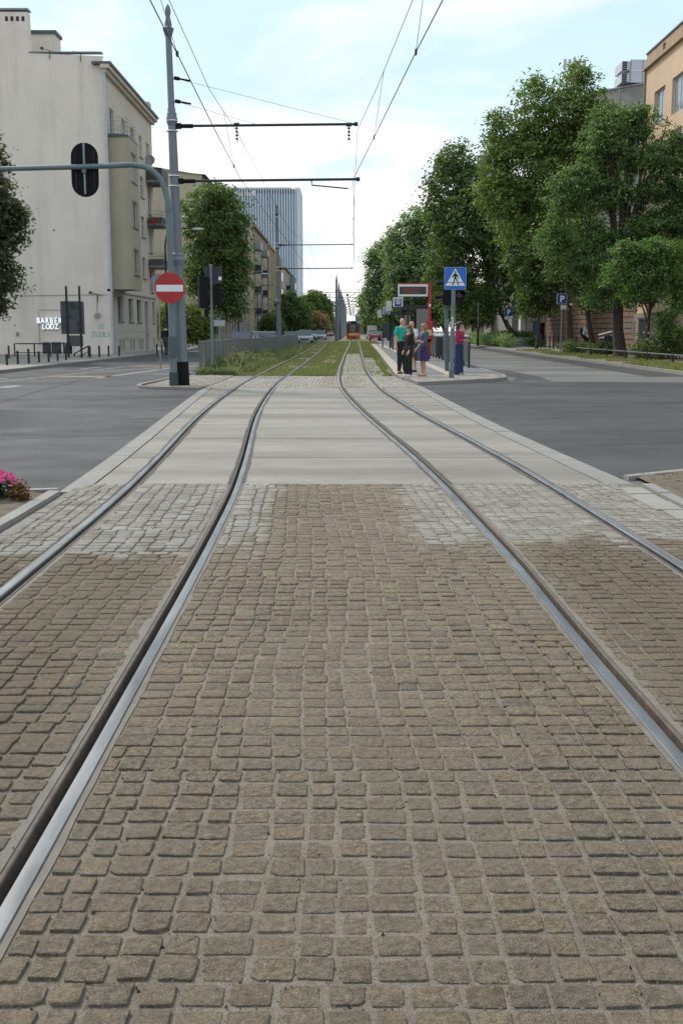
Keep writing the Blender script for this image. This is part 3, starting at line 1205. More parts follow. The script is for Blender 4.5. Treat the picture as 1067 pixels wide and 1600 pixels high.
def blades(name, pts, hmin, hmax, w, mat, lean=0.45):
    n = len(pts)
    h = NR.uniform(hmin, hmax, n) * NR.uniform(0.6, 1.0, n)
    a = NR.uniform(0, 2 * np.pi, n)
    b = NR.uniform(0, 2 * np.pi, n)
    ln = NR.uniform(0, lean, n) * h
    dx, dy = np.cos(a) * w / 2, np.sin(a) * w / 2
    p = np.asarray(pts)
    V = np.zeros((n, 4, 3))
    V[:, 0] = p - np.c_[dx, dy, 0 * dx]
    V[:, 1] = p + np.c_[dx, dy, 0 * dx]
    V[:, 2] = p + np.c_[dx * .7 + np.cos(b) * ln * .35, dy * .7 + np.sin(b) * ln * .35, h * .6]
    V[:, 3] = p + np.c_[np.cos(b) * ln, np.sin(b) * ln, h]
    F = np.zeros((n, 2, 3), int)
    k = np.arange(n) * 4
    F[:, 0] = np.c_[k, k + 1, k + 2]
    F[:, 1] = np.c_[k, k + 2, k + 3]
    o = put(name, np_mesh(name, V.reshape(-1, 3), F.reshape(-1, 3), mat, 3))
    return tag(o, kind='stuff')


gp = []
while len(gp) < 52000:
    y = 37.3 + 130 * R.random() ** 2.0
    x = R.uniform(med_l(y) + 0.1, med_r(y) if y > 45 else 1.7)
    lc, rc = left_c(y), right_c(y)
    dl, dr = abs(x - lc), abs(x - rc)
    if abs(dl - 0.53) < 0.10 or abs(dr - 0.53) < 0.10: continue
    if dr < 0.5 and y < 74 and R.random() < 0.93: continue
    if 0.5 < (x - rc) < 1.12 and y < 62 and R.random() < 0.85: continue
    if dl < 0.5 and R.random() < 0.45: continue
    if mnoise.noise(Vector((x * 0.9, y * 0.22, 0))) < -0.22 and R.random() < 0.85: continue
    if x > plat_l(min(y, 121)) - 0.05 and y < 121: continue
    gp.append((x, y, -0.05))
blades('grass', gp, 0.05, 0.17, 0.035, GRASS)
gp = []
while len(gp) < 30000:      # tall weeds along the barrier
    y = 37.6 + 55 * R.random() ** 1.5
    wid = 1.3 + 0.5 * mnoise.noise(Vector((y * .35, 0, 4)))
    x = med_l(y) + 0.12 + wid * R.random() ** 1.3
    if abs(abs(x - left_c(y)) - 0.53) < 0.12: continue
    if mnoise.noise(Vector((x * 1.4, y * 0.5, 9))) < -0.12: continue
    gp.append((x, y, -0.05))
blades('weeds', gp, 0.06, 0.40, 0.020, WEED, 0.9)
blades('weed_stalks', [q for q in gp[::45]], 0.4, 0.85, 0.018, WEED, 0.3)
gp = []
while len(gp) < 9000:
    y = 37 + 45 * R.random() ** 1.3
    x = right_walk(y) + 0.25 + 2.2 * R.random()
    if mnoise.noise(Vector((x * 0.7, y * 0.25, 2))) < -0.05: continue
    gp.append((x, y, 0.10))
blades('verge_grass', gp, 0.04, 0.22, 0.04, GRASS)
m = MB().add(*strip(lambda y: right_walk(y) + 0.17, lambda y: right_walk(y) + 5.2, 36.5, 74, 0.104, 2))
struct(m.build('right_verge', flat('verge_soil', (0.17, 0.135, 0.09), 0.95, var=0.35, scale=2, bump=0.5)))
gp = []
for _ in range(260):
    gp.append((R.uniform(3.1, 5.0), R.uniform(10.9, 12.1), 0.03))
blades('bed_weeds', [p for p in gp if p[1] < 11.1 + (p[0] - 3.0) * 0.45], 0.03, 0.10, 0.012, GRASS)
# ------------------------------------------------------------------ buildings
PLASTER = flat('pale_render', (0.46, 0.425, 0.385), 0.9, var=0.05, scale=0.35, bump=0.15, bscale=25)


def render_wall(name, c, stain=0.35, s=0.5):
    t = NT(name)
    base = t.ramp(t.noise(s, 6, 0.6), [(0.3, tuple(x * 0.93 for x in c)), (0.7, tuple(x * 1.05 for x in c))])
    runs = t.ramp(t.noise(1.0, 5, 0.6, (1.6, 1.6, 0.12)), [(0.48, 0.0), (0.74, 1.0)])
    base = t.mix(t.math('MULTIPLY', runs, stain), base, tuple(x * 0.62 for x in c))
    base = t.mix(0.3, base, t.ramp(t.noise(30, 4, 0.7), [(0.3, 0.42), (0.7, 0.58)]), 'OVERLAY')
    t.col(base)
    t.rough(0.92)
    t.b.inputs['Specular IOR Level'].default_value = 0.2
    t.bump(t.noise(40, 4), 0.2, 0.006)
    return t.m


GABLE = render_wall('gable_render', (0.79, 0.70, 0.61), 0.42)
FACADE = render_wall('street_render', (0.62, 0.545, 0.455), 0.35)
BAY = render_wall('olive_bay_render', (0.42, 0.37, 0.28), 0.3)
GROUNDF = render_wall('ground_floor_render', (0.56, 0.50, 0.445), 0.4)
TAN = render_wall('tan_render', (0.64, 0.47, 0.325), 0.25)
TANTOP = render_wall('weathered_parapet', (0.42, 0.31, 0.21), 0.8)
BEIGE2 = render_wall('beige_render', (0.44, 0.385, 0.29), 0.3)
GREYR = render_wall('grey_render', (0.27, 0.255, 0.24), 0.5)
BROWN = render_wall('brown_render', (0.11, 0.068, 0.048), 0.5)
YELLOW = render_wall('yellow_render', (0.43, 0.355, 0.24), 0.5)
DULL = render_wall('dull_render', (0.30, 0.26, 0.215), 0.5)
ZINC = flat('zinc_sheet', (0.25, 0.27, 0.28), 0.5, 0.4, var=0.12, scale=2)
ROOFTIN = flat('roof_tin', (0.085, 0.10, 0.11), 0.55, 0.2, var=0.2, scale=2)
STEELGREY = flat('steel_blue_grey', (0.155, 0.185, 0.215), 0.48, 0.1, var=0.08, scale=3)
POLEGREEN = flat('pole_grey_green', (0.135, 0.175, 0.185), 0.5, 0.1, var=0.10, scale=3)
DARKSTEEL = flat('dark_steel', (0.028, 0.030, 0.034), 0.55, 0.2, var=0.25, scale=6)
BLACKP = flat('black_plastic', (0.010, 0.010, 0.012), 0.7, var=0.2, spec=0.15)
WHITEP = flat('white_paint', (0.72, 0.73, 0.74), 0.5, var=0.04)
WINF = flat('window_frame_white', (0.62, 0.62, 0.60), 0.5, var=0.05)
WIND = flat('window_frame_dark', (0.10, 0.085, 0.07), 0.6, var=0.1)
GLASSD = glass('glass_dark', (0.035, 0.042, 0.050))
GLASSL = glass('glass_curtained', (0.20, 0.225, 0.25), 0.12)
GLASSK = glass('glass_black', (0.010, 0.012, 0.014))
CONCR = flat('grey_concrete', (0.20, 0.195, 0.185), 0.9, var=0.25, scale=1.2, bump=0.3)
REDP = flat('red_paint', (0.40, 0.016, 0.016), 0.45, var=0.10)
BLUEP = flat('sign_blue', (0.012, 0.085, 0.40), 0.4, var=0.05)
NAVYP = flat('sign_navy', (0.018, 0.035, 0.20), 0.4, var=0.05)
SIGNW = flat('sign_white', (0.74, 0.75, 0.76), 0.4, var=0.04)
BLACKS = flat('sign_black', (0.010, 0.010, 0.011), 0.5)


def holes_wall(parent, name, mat, org, du, nrm, width, z0, z1, ops, depth=0.16):
    """a wall sheet with its openings cut and revealed. org: 2D start, du: 2D unit along, nrm: 2D outward"""
    us = sorted(set([0.0, width] + [v for o in ops for v in (o[0], o[1])]))
    zs = sorted(set([z0, z1] + [v for o in ops for v in (o[2], o[3])]))
    us = [u for u in us if 0 <= u <= width]
    zs = [z for z in zs if z0 <= z <= z1]
    P = lambda u, z, d=0.0: (org[0] + du[0] * u - nrm[0] * d, org[1] + du[1] * u - nrm[1] * d, z)
    m = MB()
    flip = (du[0] * nrm[1] - du[1] * nrm[0]) > 0
    def quad(a, b, c, d):
        m.poly([a, b, c, d][::-1] if flip else [a, b, c, d])
    for i in range(len(us) - 1):
        for j in range(len(zs) - 1):
            uc, zc_ = (us[i] + us[i + 1]) / 2, (zs[j] + zs[j + 1]) / 2
            if any(o[0] < uc < o[1] and o[2] < zc_ < o[3] for o in ops): continue
            quad(P(us[i], zs[j]), P(us[i + 1], zs[j]), P(us[i + 1], zs[j + 1]), P(us[i], zs[j + 1]))
    for (a, b, c, d) in [o[:4] for o in ops]:
        quad(P(a, c), P(a, d), P(a, d, depth), P(a, c, depth))
        quad(P(b, d), P(b, c), P(b, c, depth), P(b, d, depth))
        quad(P(a, d), P(b, d), P(b, d, depth), P(a, d, depth))
        quad(P(b, c), P(a, c), P(a, c, depth), P(b, c, depth))
    return m.build(name, mat, parent)


def obox(mb, org, du, nrm, u0, u1, z0, z1, d0, d1):
    """box on a wall: along u, up z, from depth d0 (outward negative) to d1 (inward)"""
    pts = []
    for d in (d0, d1):
        for (u, z) in ((u0, z0), (u1, z0), (u1, z1), (u0, z1)):
            pts.append((org[0] + du[0] * u - nrm[0] * d, org[1] + du[1] * u - nrm[1] * d, z))
    F = [(0, 1, 2, 3), (7, 6, 5, 4), (0, 4, 5, 1), (1, 5, 6, 2), (2, 6, 7, 3), (3, 7, 4, 0)]
    if (du[0] * nrm[1] - du[1] * nrm[0]) > 0: F = [f[::-1] for f in F]
    mb.add(pts, F)


def window(parent, org, du, nrm, o, mull=1, transom=0.0, frame=WINF, pane=None, sill=True, depth=0.15, ft=0.06):
    u0, u1, z0, z1 = o[:4]
    e = 0.004
    m = MB()
    u0 += e; u1 -= e; z0 += e; z1 -= e
    d0, d1 = depth - 0.05, depth + 0.02
    obox(m, org, du, nrm, u0, u0 + ft, z0, z1, d0, d1)
    obox(m, org, du, nrm, u1 - ft, u1, z0, z1, d0, d1)
    obox(m, org, du, nrm, u0 + ft, u1 - ft, z0, z0 + ft, d0, d1)
    obox(m, org, du, nrm, u0 + ft, u1 - ft, z1 - ft, z1, d0, d1)
    for k in range(mull):
        uc = u0 + (u1 - u0) * (k + 1) / (mull + 1)
        obox(m, org, du, nrm, uc - ft / 2, uc + ft / 2, z0 + ft, z1 - ft, d0 + 0.006, d1)
    if transom:
        zt = z0 + (z1 - z0) * transom
        obox(m, org, du, nrm, u0 + ft, u1 - ft, zt - ft / 2, zt + ft / 2, d0 + 0.01, d1)
    w = m.build('window', frame, parent)
    g = MB()
    P = lambda u, z: (org[0] + du[0] * u - nrm[0] * (depth - 0.015), org[1] + du[1] * u - nrm[1] * (depth - 0.015), z)
    q = [P(u0 + .01, z0 + .01), P(u1 - .01, z0 + .01), P(u1 - .01, z1 - .01), P(u0 + .01, z1 - .01)]
    g.poly(q[::-1] if (du[0] * nrm[1] - du[1] * nrm[0]) > 0 else q)
    g.build('pane', pane or (GLASSL if R.random() < 0.3 else GLASSD), w)
    if sill:
        s = MB()
        obox(s, org, du, nrm, u0 - 0.07, u1 + 0.07, z0 - 0.07, z0 - 0.012, -0.09, 0.10)
        s.build('sill', ZINC, w)
    return w


EAST, SOUTH, NORTH, WESTW = (1, 0), (0, -1), (0, 1), (-1, 0)
# ---- the pale apartment house with the blank gable, left
BX, BY0, BY1, BH = -13.92, 67.7, 84.2, 17.0
apt = thing('apartment_house', 'pale rendered apartment house with a blank gable and an olive bay', 'building', (BX, BY0, 0))
m = MB()
zt = 17.32
m.poly([(-40, BY0, -0.2), (BX, BY0, -0.2), (BX, BY0, zt), (-18.2, BY0, zt + 0.18), (-18.2, BY0, 19.75), (-40, BY0, 19.9)])
m.poly([(-18.2, BY0, zt + 0.18), (-18.2, BY0 + 0.6, zt + 0.18), (-18.2, BY0 + 0.6, 19.75), (-18.2, BY0, 19.75)])
m.poly([(-40, BY0 + .6, 19.9), (-40, BY0, 19.9), (-18.2, BY0, 19.75), (-18.2, BY0 + .6, 19.75)])
m.poly([(BX, BY0, zt), (BX, BY0 + .4, zt), (-18.2, BY0 + .4, zt + .18), (-18.2, BY0, zt + .18)])
m.build('gable_wall', GABLE, apt)
m = MB()
for k in range(4):
    x = -19.42 + k * 0.32
    MB().box((x, BY0 - 0.002, 19.38), (0.17, 0.02, 0.26)).build('vent_hole', BLACKS, apt)
m = MB()
m.bbox((-40, BY0 - .05, 19.86), (-18.15, BY0 + .65, 19.96)).bbox((-18.2, BY0 - .05, zt + .19), (BX - .05, BY0 + .45, zt + .25))
m.build('coping', ZINC, apt)
m = MB()
m.bbox((-19.2, BY0 + 3, 17.0), (-17.4, BY0 + 4.4, 19.3))
ch = m.build('chimney', GABLE, apt)
MB().bbox((-19.3, BY0 + 2.9, 19.3), (-17.3, BY0 + 4.5, 19.5)).build('cap', ROOFTIN, ch)
MB().poly([(-40, BY1, -0.2), (-40, BY1, 16.9), (BX, BY1, 16.9), (BX, BY1, -0.2)][::1]).build('rear_gable', GABLE, apt)
MB().poly([(BX + .4, BY0 + .1, 16.98), (BX + .4, BY1, 16.98), (-40, BY1, 19.6), (-40, BY0 + .1, 19.6)]).build('roof', ROOFTIN, apt)
org = (BX, BY0)
du = (0, 1)
L = BY1 - BY0
S_ = BY0
ops = []
for (a, b, c, d) in ((69.1, 70.4, 13.2, 14.75), (72.8, 74.1, 12.9, 14.8), (75.75, 77.1, 13.3, 14.8), (78.9, 80.0, 13.4, 14.8)):
    ops.append((a - S_, b - S_, c, d))
ops.append((81.6 - S_, 82.9 - S_, 12.4, 14.75))
for zt_, zb in ((12.1, 10.7), (9.4, 8.0), (6.6, 5.15)):
    ops.append((74.6 - S_, 76.0 - S_, zb, zt_))
    ops.append((78.85 - S_, 80.3 - S_, zb, zt_))
    ops.append((81.9 - S_, 83.2 - S_, zb - 0.85, zt_))
upper = list(ops)
holes_wall(apt, 'upper_wall', FACADE, org, du, EAST, L, 4.0, 16.6, upper)
for o in upper: window(apt, org, du, EAST, o, 1, 0.0 if R.random() < .5 else 0.68)
gorg = (BX - 0.0, BY0)
gops = [(69.7 - S_, 71.4 - S_, 2.1, 3.6), (73.3 - S_, 75.0 - S_, 2.1, 3.6), (76.3 - S_, 78.0 - S_, 2.1, 3.6), (79.4 - S_, 80.7 - S_, 0.12, 3.55), (82.5 - S_, 83.6 - S_, 2.1, 3.6)]
bops = []
for a in (70.0, 71.0, 73.5, 74.5, 76.9, 77.8, 82.7):
    bops.append((a - S_, a + 0.62 - S_, 0.22, 0.92))
holes_wall(apt, 'ground_floor_wall', GROUNDF, gorg, du, EAST, L, -0.2, 3.86, gops + bops, 0.25)
for i, o in enumerate(gops):
    if i == 3:
        m = MB(); obox(m, gorg, du, EAST, o[0] + .01, o[1] - .01, o[2], o[3] - .7, 0.18, 0.24)
        d = m.build('entrance_door', flat('door_grey_wood', (0.20, 0.18, 0.17), 0.6), apt)
        m = MB(); obox(m, gorg, du, EAST, o[1] - .25, o[1] - .15, 1.1, 1.2, 0.12, 0.18); m.build('handle', BLACKP, d)
        m = MB(); obox(m, gorg, du, EAST, o[0] + .01, o[1] - .01, o[3] - .69, o[3] - .01, 0.2, 0.23); m.build('fanlight', GLASSD, d)
    else:
        window(apt, gorg, du, EAST, o, 1, 0.66, WIND, GLASSL if i != 2 else GLASSD, depth=0.24)
for o in bops: window(apt, gorg, du, EAST, o, 0, 0, WIND, GLASSK, False, depth=0.24)
m = MB()
for z in (1.25, 1.7, 2.6, 3.1):      # grooved courses of the ground floor
    pass
obox(m, gorg, du, EAST, 0.0, 16.5, 3.86, 4.0, -0.10, 0.2)
m.build('string_course', GROUNDF, apt)
for (z0, z1) in ((1.02, 1.42), (1.45, 1.95)):
    m = MB()
    for (a, b) in ((0.02, 11.6), (13.05, 16.4)):
        obox(m, gorg, du, EAST, a, b, z0, z1, -0.025, 0.01)
    m.build('rusticated_course', GROUNDF, apt)
m = MB()
obox(m, org, du, EAST, -0.35, L + .3, 16.6, 16.82, -0.42, 0.1)
obox(m, org, du, EAST, -0.2, L + .2, 16.4, 16.6, -0.22, 0.0)
m.build('cornice', FACADE, apt)
m = MB()
obox(m, org, du, EAST, -0.35, L + .3, 16.83, 16.97, -0.52, 0.6)
m.build('gutter', ROOFTIN, apt)
MB().bbox((BX - .5, 82.8, 16.97), (BX + .1, 83.7, 17.75)).build('chimney', GROUNDF, apt)
# rounded olive bay
bx1 = BX + 1.2
def bay_outline(y0, y1, r=0.55, ins=0.0):
    pts = [(BX, y0 + ins), (bx1 - r, y0 + ins)]
    for k in range(1, 7):
        a = -math.pi / 2 + (math.pi / 2) * k / 7
        pts.append((bx1 - r + math.cos(a) * (r - ins), y0 + r + math.sin(a) * (r - ins)))
    pts += [(bx1 - ins, y0 + r), (bx1 - ins, y1 - ins), (BX, y1 - ins)]
    return pts
Y0b, Y1b = 68.15, 71.7
m = MB()
ol = bay_outline(Y0b, Y1b)
n_ = len(ol)
bayops = [(69.2, 70.9, 10.5, 12.2), (69.2, 70.9, 7.8, 9.35), (69.2, 70.9, 4.95, 6.5)]
for k in range(n_ - 1):
    a, b = ol[k], ol[k + 1]
    if k == n_ - 3: continue
    m.poly([(a[0], a[1], 4.0), (b[0], b[1], 4.0), (b[0], b[1], 12.9), (a[0], a[1], 12.9)])
m.poly([(p[0], p[1], 4.0) for p in ol][::-1])
bay = m.build('bay', BAY, apt, smooth=40)
a, b = ol[n_ - 3], ol[n_ - 2]
o2 = [(oo[0] - a[1], oo[1] - a[1], oo[2], min(oo[3], 12.6)) for oo in bayops]
holes_wall(apt, 'bay_front', BAY, (bx1, a[1]), du, EAST, b[1] - a[1], 4.0, 12.9, o2)
for o in o2: window(apt, (bx1, a[1]), du, EAST, o, 1, 0.0)
m = MB(); m.prism([(p[0], p[1], 0) for p in bay_outline(Y0b - .1, Y1b + .05, 0.62)], (0, 0, 12.9), (0, 0, 13.05)); m.build('bay_roof_edge', ROOFTIN, apt)
m = MB()
pr_ = bay_outline(Y0b + .05, Y1b - .05, 0.5, 0.06)
for z in (13.3, 13.55, 13.8, 14.02):
    m.tube([(p[0], p[1], z) for p in pr_], 0.010, 5)
for p in pr_[::2]:
    m.tube([(p[0], p[1], 13.05), (p[0], p[1], 14.02)], 0.011, 5)
m.build('terrace_railing', ZINC, apt)
# balconies of the far bay
for zf, solid in ((11.95, True), (8.95, False), (6.0, False)):
    mb = MB(); mb.bbox((BX + .01, 81.2, zf), (BX + 1.15, 84.15, zf + .16))
    bc = mb.build('balcony', CONCR, apt)
    mr = MB()
    if solid:
        mr.bbox((BX + 1.08, 81.2, zf + .16), (BX + 1.14, 84.15, zf + 1.0)).bbox((BX + .02, 81.2, zf + .16), (BX + 1.08, 81.26, zf + 1.0)).bbox((BX + .02, 84.09, zf + .16), (BX + 1.08, 84.15, zf + 1.0))
        mr.build('railing', flat('dark_sheet', (0.05, 0.045, 0.042), 0.6, var=0.3), bc)
    else:
        for z in (zf + .55, zf + .8, zf + 1.02):
            mr.tube([(BX + .02, 81.25, z), (BX + 1.1, 81.25, z), (BX + 1.1, 84.1, z), (BX + .02, 84.1, z)], 0.018, 5)
        for y in (81.25, 82.7, 84.1): mr.tube([(BX + 1.1, y, zf + .1), (BX + 1.1, y, zf + 1.02)], 0.02, 5)
        rl = mr.build('railing', ZINC, bc)
        MB().bbox((BX + .1, 81.3, zf + .17), (BX + 1.06, 84.0, zf + .62)).build('balcony_screen', flat('balcony_green', (0.09, 0.095, 0.08), 0.8), rl)
MB().lathe((BX + 0.45, 81.2, 9.1), [(0.14, 0), (0.19, 0.3)], 10).build('flower_pot', REDP, apt)
mb = MB(); mb.lathe((0, 0, 0), [(0.05, 0), (0.25, .03), (0.42, .11), (0.5, .2), (.49, .2), (.4, .12)], 16)
dish = mb
dv = [Matrix.Rotation(math.radians(70), 3, 'X') @ Vector(p) for p in dish.v]
dish.v = [tuple(p * .8 + Vector((BX + .3, 81.3, 13.4))) for p in dv]
dd = dish.build('satellite_dish', flat('dish_grey', (0.25, 0.25, 0.25), .6), apt, smooth=True)
MB().tube([(BX - .1, 81.5, 13.3), (BX + .28, 81.35, 13.38)], 0.03, 6).build('bracket', ZINC, dd)
# downpipe, wall lamp, cable, antennas, graffiti, basement door
m = MB(); m.tube([(BX + .08, BY0 - .08, 0.15), (BX + .08, BY0 - .08, 16.5), (BX + .2, BY0 - .05, 16.8)], 0.075, 8)
m.build('downpipe', flat('downpipe_zinc', (0.42, 0.46, 0.50), 0.4, 0.3), apt)
m = MB(); m.tube([(-20, BY0 - .03, 3.58), (-17, BY0 - .03, 3.62), (-14.1, BY0 - .03, 3.66)], 0.014, 5)
m.tube([(-14.75, BY0 - .03, 3.65), (-14.75, BY0 - .03, 2.55)], 0.012, 5)
m.tube([(-18.35, BY0 - .03, 2.75), (-16.6, BY0 - .03, 2.75), (-16.6, BY0 - .03, 2.0)], 0.012, 5)
m.tube([(-18.3, BY0 - .03, 2.6), (-18.3, BY0 - .03, 0.6)], 0.012, 5)
m.build('wall_cable', flat('cable_grey', (0.16, 0.15, 0.14), .8), apt)
MB().bbox((-14.9, BY0 - .2, 2.33), (-14.58, BY0, 2.5)).bbox((-14.88, BY0 - .16, 2.5), (-14.6, BY0, 2.56)).build('wall_lamp', flat('lamp_grey', (.3, .31, .32), .5), apt)
for (x, z, k) in ((-17.0, 17.6, 1), (-15.2, 17.45, 0), (-14.7, 3.65, 1)):
    m = MB()
    m.tube([(x, BY0 - .05, z - .45), (x, BY0 - .05, z)], 0.02, 5).tube([(x - .45, BY0 - .05, z + .14), (x + .25, BY0 - .05, z - .05)], 0.015, 5)
    if k: m.bbox((x - .5, BY0 - .12, z + .08), (x - .35, BY0 + .02, z + .2))
    m.build('antenna', DARKSTEEL, apt)
MB().bbox((-19.72, BY0 - .06, 1.2), (-19.55, BY0, 1.42)).build('meter_box', ZINC, apt)
gr = MB()
GRAF = flat('graffiti_cyan', (0.10, 0.42, 0.45), 0.7)
def stroke(pts, w=0.035):
    for (a, b), (c, d) in zip(pts[:-1], pts[1:]):
        t = Vector((c - a, d - b)); 
        if t.length < 1e-6: continue
        t.normalize(); n2 = Vector((-t.y, t.x)) * w / 2
        t *= w * .3
        gr.poly([(a + n2.x - t.x, BY0 - .004, b + n2.y - t.y), (a - n2.x - t.x, BY0 - .004, b - n2.y - t.y), (c - n2.x + t.x, BY0 - .004, d - n2.y + t.y), (c + n2.x + t.x, BY0 - .004, d + n2.y + t.y)])
stroke([(-14.62, 1.72), (-14.48, 1.75), (-14.52, 1.86), (-14.64, 1.84), (-14.64, 1.66), (-14.5, 1.62)])
stroke([(-14.42, 1.6), (-14.40, 1.95)])
x = -15.1
for k, seq in enumerate(([(0, .3), (.0, 0), (.12, .05), (.14, .25), (0, .3)], [(0, .28), (.15, 0)], [(.15, .28), (0, 0)], [(0, .25), (.02, 0), (.13, .04)], [(0, 0), (.02, .28), (.12, .2), (.02, .14), (.14, .0)], [(.02, .24), (.0, .02), (.1, .0)], [(.1, .28), (0, .15), (.12, .1), (.02, 0)])):
    stroke([(x + a * 1.1, 1.14 + b * 1.1) for a, b in seq]); x += 0.155
gr.build('graffiti', GRAF, apt)
bd = MB(); bd.bbox((-18.25, BY0 - .05, 0.05), (-16.25, BY0 + .01, 0.12)).bbox((-18.25, BY0 - .05, .82), (-16.25, BY0 + .01, .9))
for x in (-18.2, -17.65, -16.95, -16.75, -16.3): bd.bbox((x - .05, BY0 - .05, .12), (x + .05, BY0 + .01, .82))
bd = bd.build('basement_frontage', WINF, apt)
MB().bbox((-18.2, BY0 - .02, .12), (-16.3, BY0 + .005, .82)).build('pane', GLASSK, bd)
MB().bbox((-17.6, BY0 - .04, .12), (-17.0, BY0 - .02, .8)).build('door', GLASSK, bd)


def text_mesh(txt, size, extrude, bold=0.0):
    cu = bpy.data.curves.new('lettering', 'FONT')
    cu.body = txt
    cu.size = size
    cu.extrude = extrude
    cu.offset = bold
    cu.align_x = 'CENTER'
    o = bpy.data.objects.new('lettering', cu)
    C.objects.link(o)
    dg = bpy.context.evaluated_depsgraph_get()
    dg.update()
    me = bpy.data.meshes.new_from_object(o.evaluated_get(dg))
    bpy.data.objects.remove(o)
    bpy.data.curves.remove(cu)
    return me


LETW = flat('letter_white', (0.85, 0.86, 0.88), 0.4, var=0.02)
_b = LETW.node_tree.nodes['Principled BSDF']       # slight emission added so the white letters stand out from the wall
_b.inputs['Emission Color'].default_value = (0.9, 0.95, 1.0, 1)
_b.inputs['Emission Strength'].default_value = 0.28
LET_SHADE = flat('letter_shade', (0.05, 0.06, 0.09), 0.5)
def letter_row(txt, cx_, z, size, pitch, parent, y, mat, name='letter', ext=0.05, bold=0.012, off=None):
    off = off or Vector((0, 0, 0))
    x = cx_ - pitch * (len(txt) - 1) / 2
    for chx in txt:
        me = text_mesh(chx, size, ext, bold)
        me.materials.clear(); me.materials.append(mat)
        o = put(name, me, parent, Vector((x, y, z)) - off)
        o.rotation_euler = (math.pi / 2, 0, 0)
        x += pitch


sg_ = thing('shop_sign', 'white raised letters reading BARBER LODZ on the blank gable', 'sign', (-17.5, BY0, 1.6))
for txt, xc, z in (('BARBER', -17.66, 1.96), ('LODZ', -17.62, 1.60)):
    letter_row(txt, xc, z, 0.46, 0.262, sg_, BY0 - .10, LETW, off=sg_.location)
    letter_row(txt, xc + .02, z - .025, 0.46, 0.262, sg_, BY0 - .045, LET_SHADE, 'shade_letter', .03, .022, sg_.location)  # dark offset copies: the letters' shadow side put into colour
for o in sg_.children: o.scale = (.74, 1, 1)

# ---- second house: beige gable behind the tree
b2 = thing('apartment_block', 'beige house with a plain gable behind the middle tree', 'building', (-13.6, 111, 0))
m = MB()
m.poly([(-40, 111, -.2), (-13.6, 111, -.2), (-13.6, 111, 16.5), (-18.5, 111, 17.3), (-40, 111, 19)])
MB().poly([(-40, 165, -.2), (-40, 165, 17), (-13.6, 165, 16.5), (-13.6, 165, -.2)][::-1]).build('rear_gable', BEIGE2, b2)
m.build('gable_wall', BEIGE2, b2)
MB().poly([(-13.2, 110.8, 16.5), (-13.2, 165.2, 16.5), (-40, 165.2, 19), (-40, 110.8, 19)]).build('roof', ROOFTIN, b2)
def plain_front(parent, x, y0, y1, z1, floors, cols, mat, fl0=1.2, fh=3.2, ww=1.2, wh=1.7, nrm=EAST, du=(0, 1), wallname='front_wall'):
    org = (x, y0)
    L = y1 - y0
    ops = []
    for f in range(floors):
        for c in range(cols):
            u = (c + .5) * L / cols
            z = fl0 + f * fh
            if z + wh < z1 - .3: ops.append((u - ww / 2, u + ww / 2, z, z + wh))
    holes_wall(parent, wallname, mat, org, du, nrm, L, -.2, z1, ops)
    for o in ops: window(parent, org, du, nrm, o, 1, 0, WINF if R.random() < .6 else WIND, sill=False, depth=.16, ft=.08)
plain_front(b2, -13.6, 111, 165, 16.5, 5, 14, DULL)

# ---- third to sixth houses along the left side of the street, receding
def far_house(name, label, x, y0, y1, h, wall, gable, floors, cols, balc, fh=3.3, roofh=1.2, bays=()):
    t = thing(name, label, 'building', (x, y0, 0))
    MB().poly([(x - 18, y0, -.2), (x, y0, -.2), (x, y0, h), (x - 9, y0, h + roofh), (x - 18, y0, h)]).build('gable_wall', gable, t)
    MB().poly([(x - 18, y1, -.2), (x - 18, y1, h), (x, y1, h), (x, y1, -.2)]).build('rear_gable', gable, t)
    MB().poly([(x + .3, y0 - .2, h), (x + .3, y1 + .2, h), (x - 9, y1 + .2, h + roofh + .05), (x - 9, y0 - .2, h + roofh + .05)]).build('roof', ROOFTIN, t)
    plain_front(t, x, y0, y1, h, floors, cols, wall, 1.3, fh)
    m = MB(); m.bbox((x + .001, y0, h - .45), (x + .45, y1, h - .02)); m.build('cornice', wall, t)
    for (yb, zs) in balc:
        for z in zs:
            b = MB().bbox((x + .01, yb, z), (x + 1.1, yb + 3.2, z + .2)).build('balcony', CONCR, t)
            MB().bbox((x + 1.04, yb, z + .2), (x + 1.1, yb + 3.2, z + 1.1)).bbox((x + .02, yb, z + .2), (x + 1.04, yb + .06, z + 1.1)).build('railing', DARKSTEEL if R.random() < .5 else ZINC, b)
    for (ya, yb, ex) in bays:
        m = MB().bbox((x + .002, ya, 4), (x + ex, yb, h - 1.2)); bb = m.build('bay', wall, t)
        for f in range(4):
            z = 4.8 + f * fh
            if z + 1.6 > h - 1.3: break
            MB().bbox((x + ex - .02, ya + .5, z), (x + ex + .01, yb - .5, z + 1.6)).build('window', GLASSD, bb)
    return t


far_house('tenement_house', 'brown tenement with dark stacked balconies beside the leafy street tree', -13.5, 172, 205, 17.6, DULL, BEIGE2, 5, 9,
          [(174, (3.9, 7.2, 10.5, 13.8)), (190, (3.9, 7.2, 10.5, 13.8))])
far_house('tenement_house', 'yellow tenement with ledges and corner bays behind the blue-grey catenary pole', -13.2, 206, 240, 17.0, YELLOW, GREYR, 5, 9,
          [(234, (7, 10.3))], bays=((210, 214, 1.3), (224, 228, 1.3)))
far_house('tenement_house', 'pale far tenement with bulging balconies at the foot of the tower', -12.6, 250, 300, 15.5, GREYR, BEIGE2, 4, 12,
          [(256, (4, 7.3, 10.6)), (266, (4, 7.3, 10.6)), (280, (4, 7.3, 10.6))], bays=((272, 277, 1.4),))

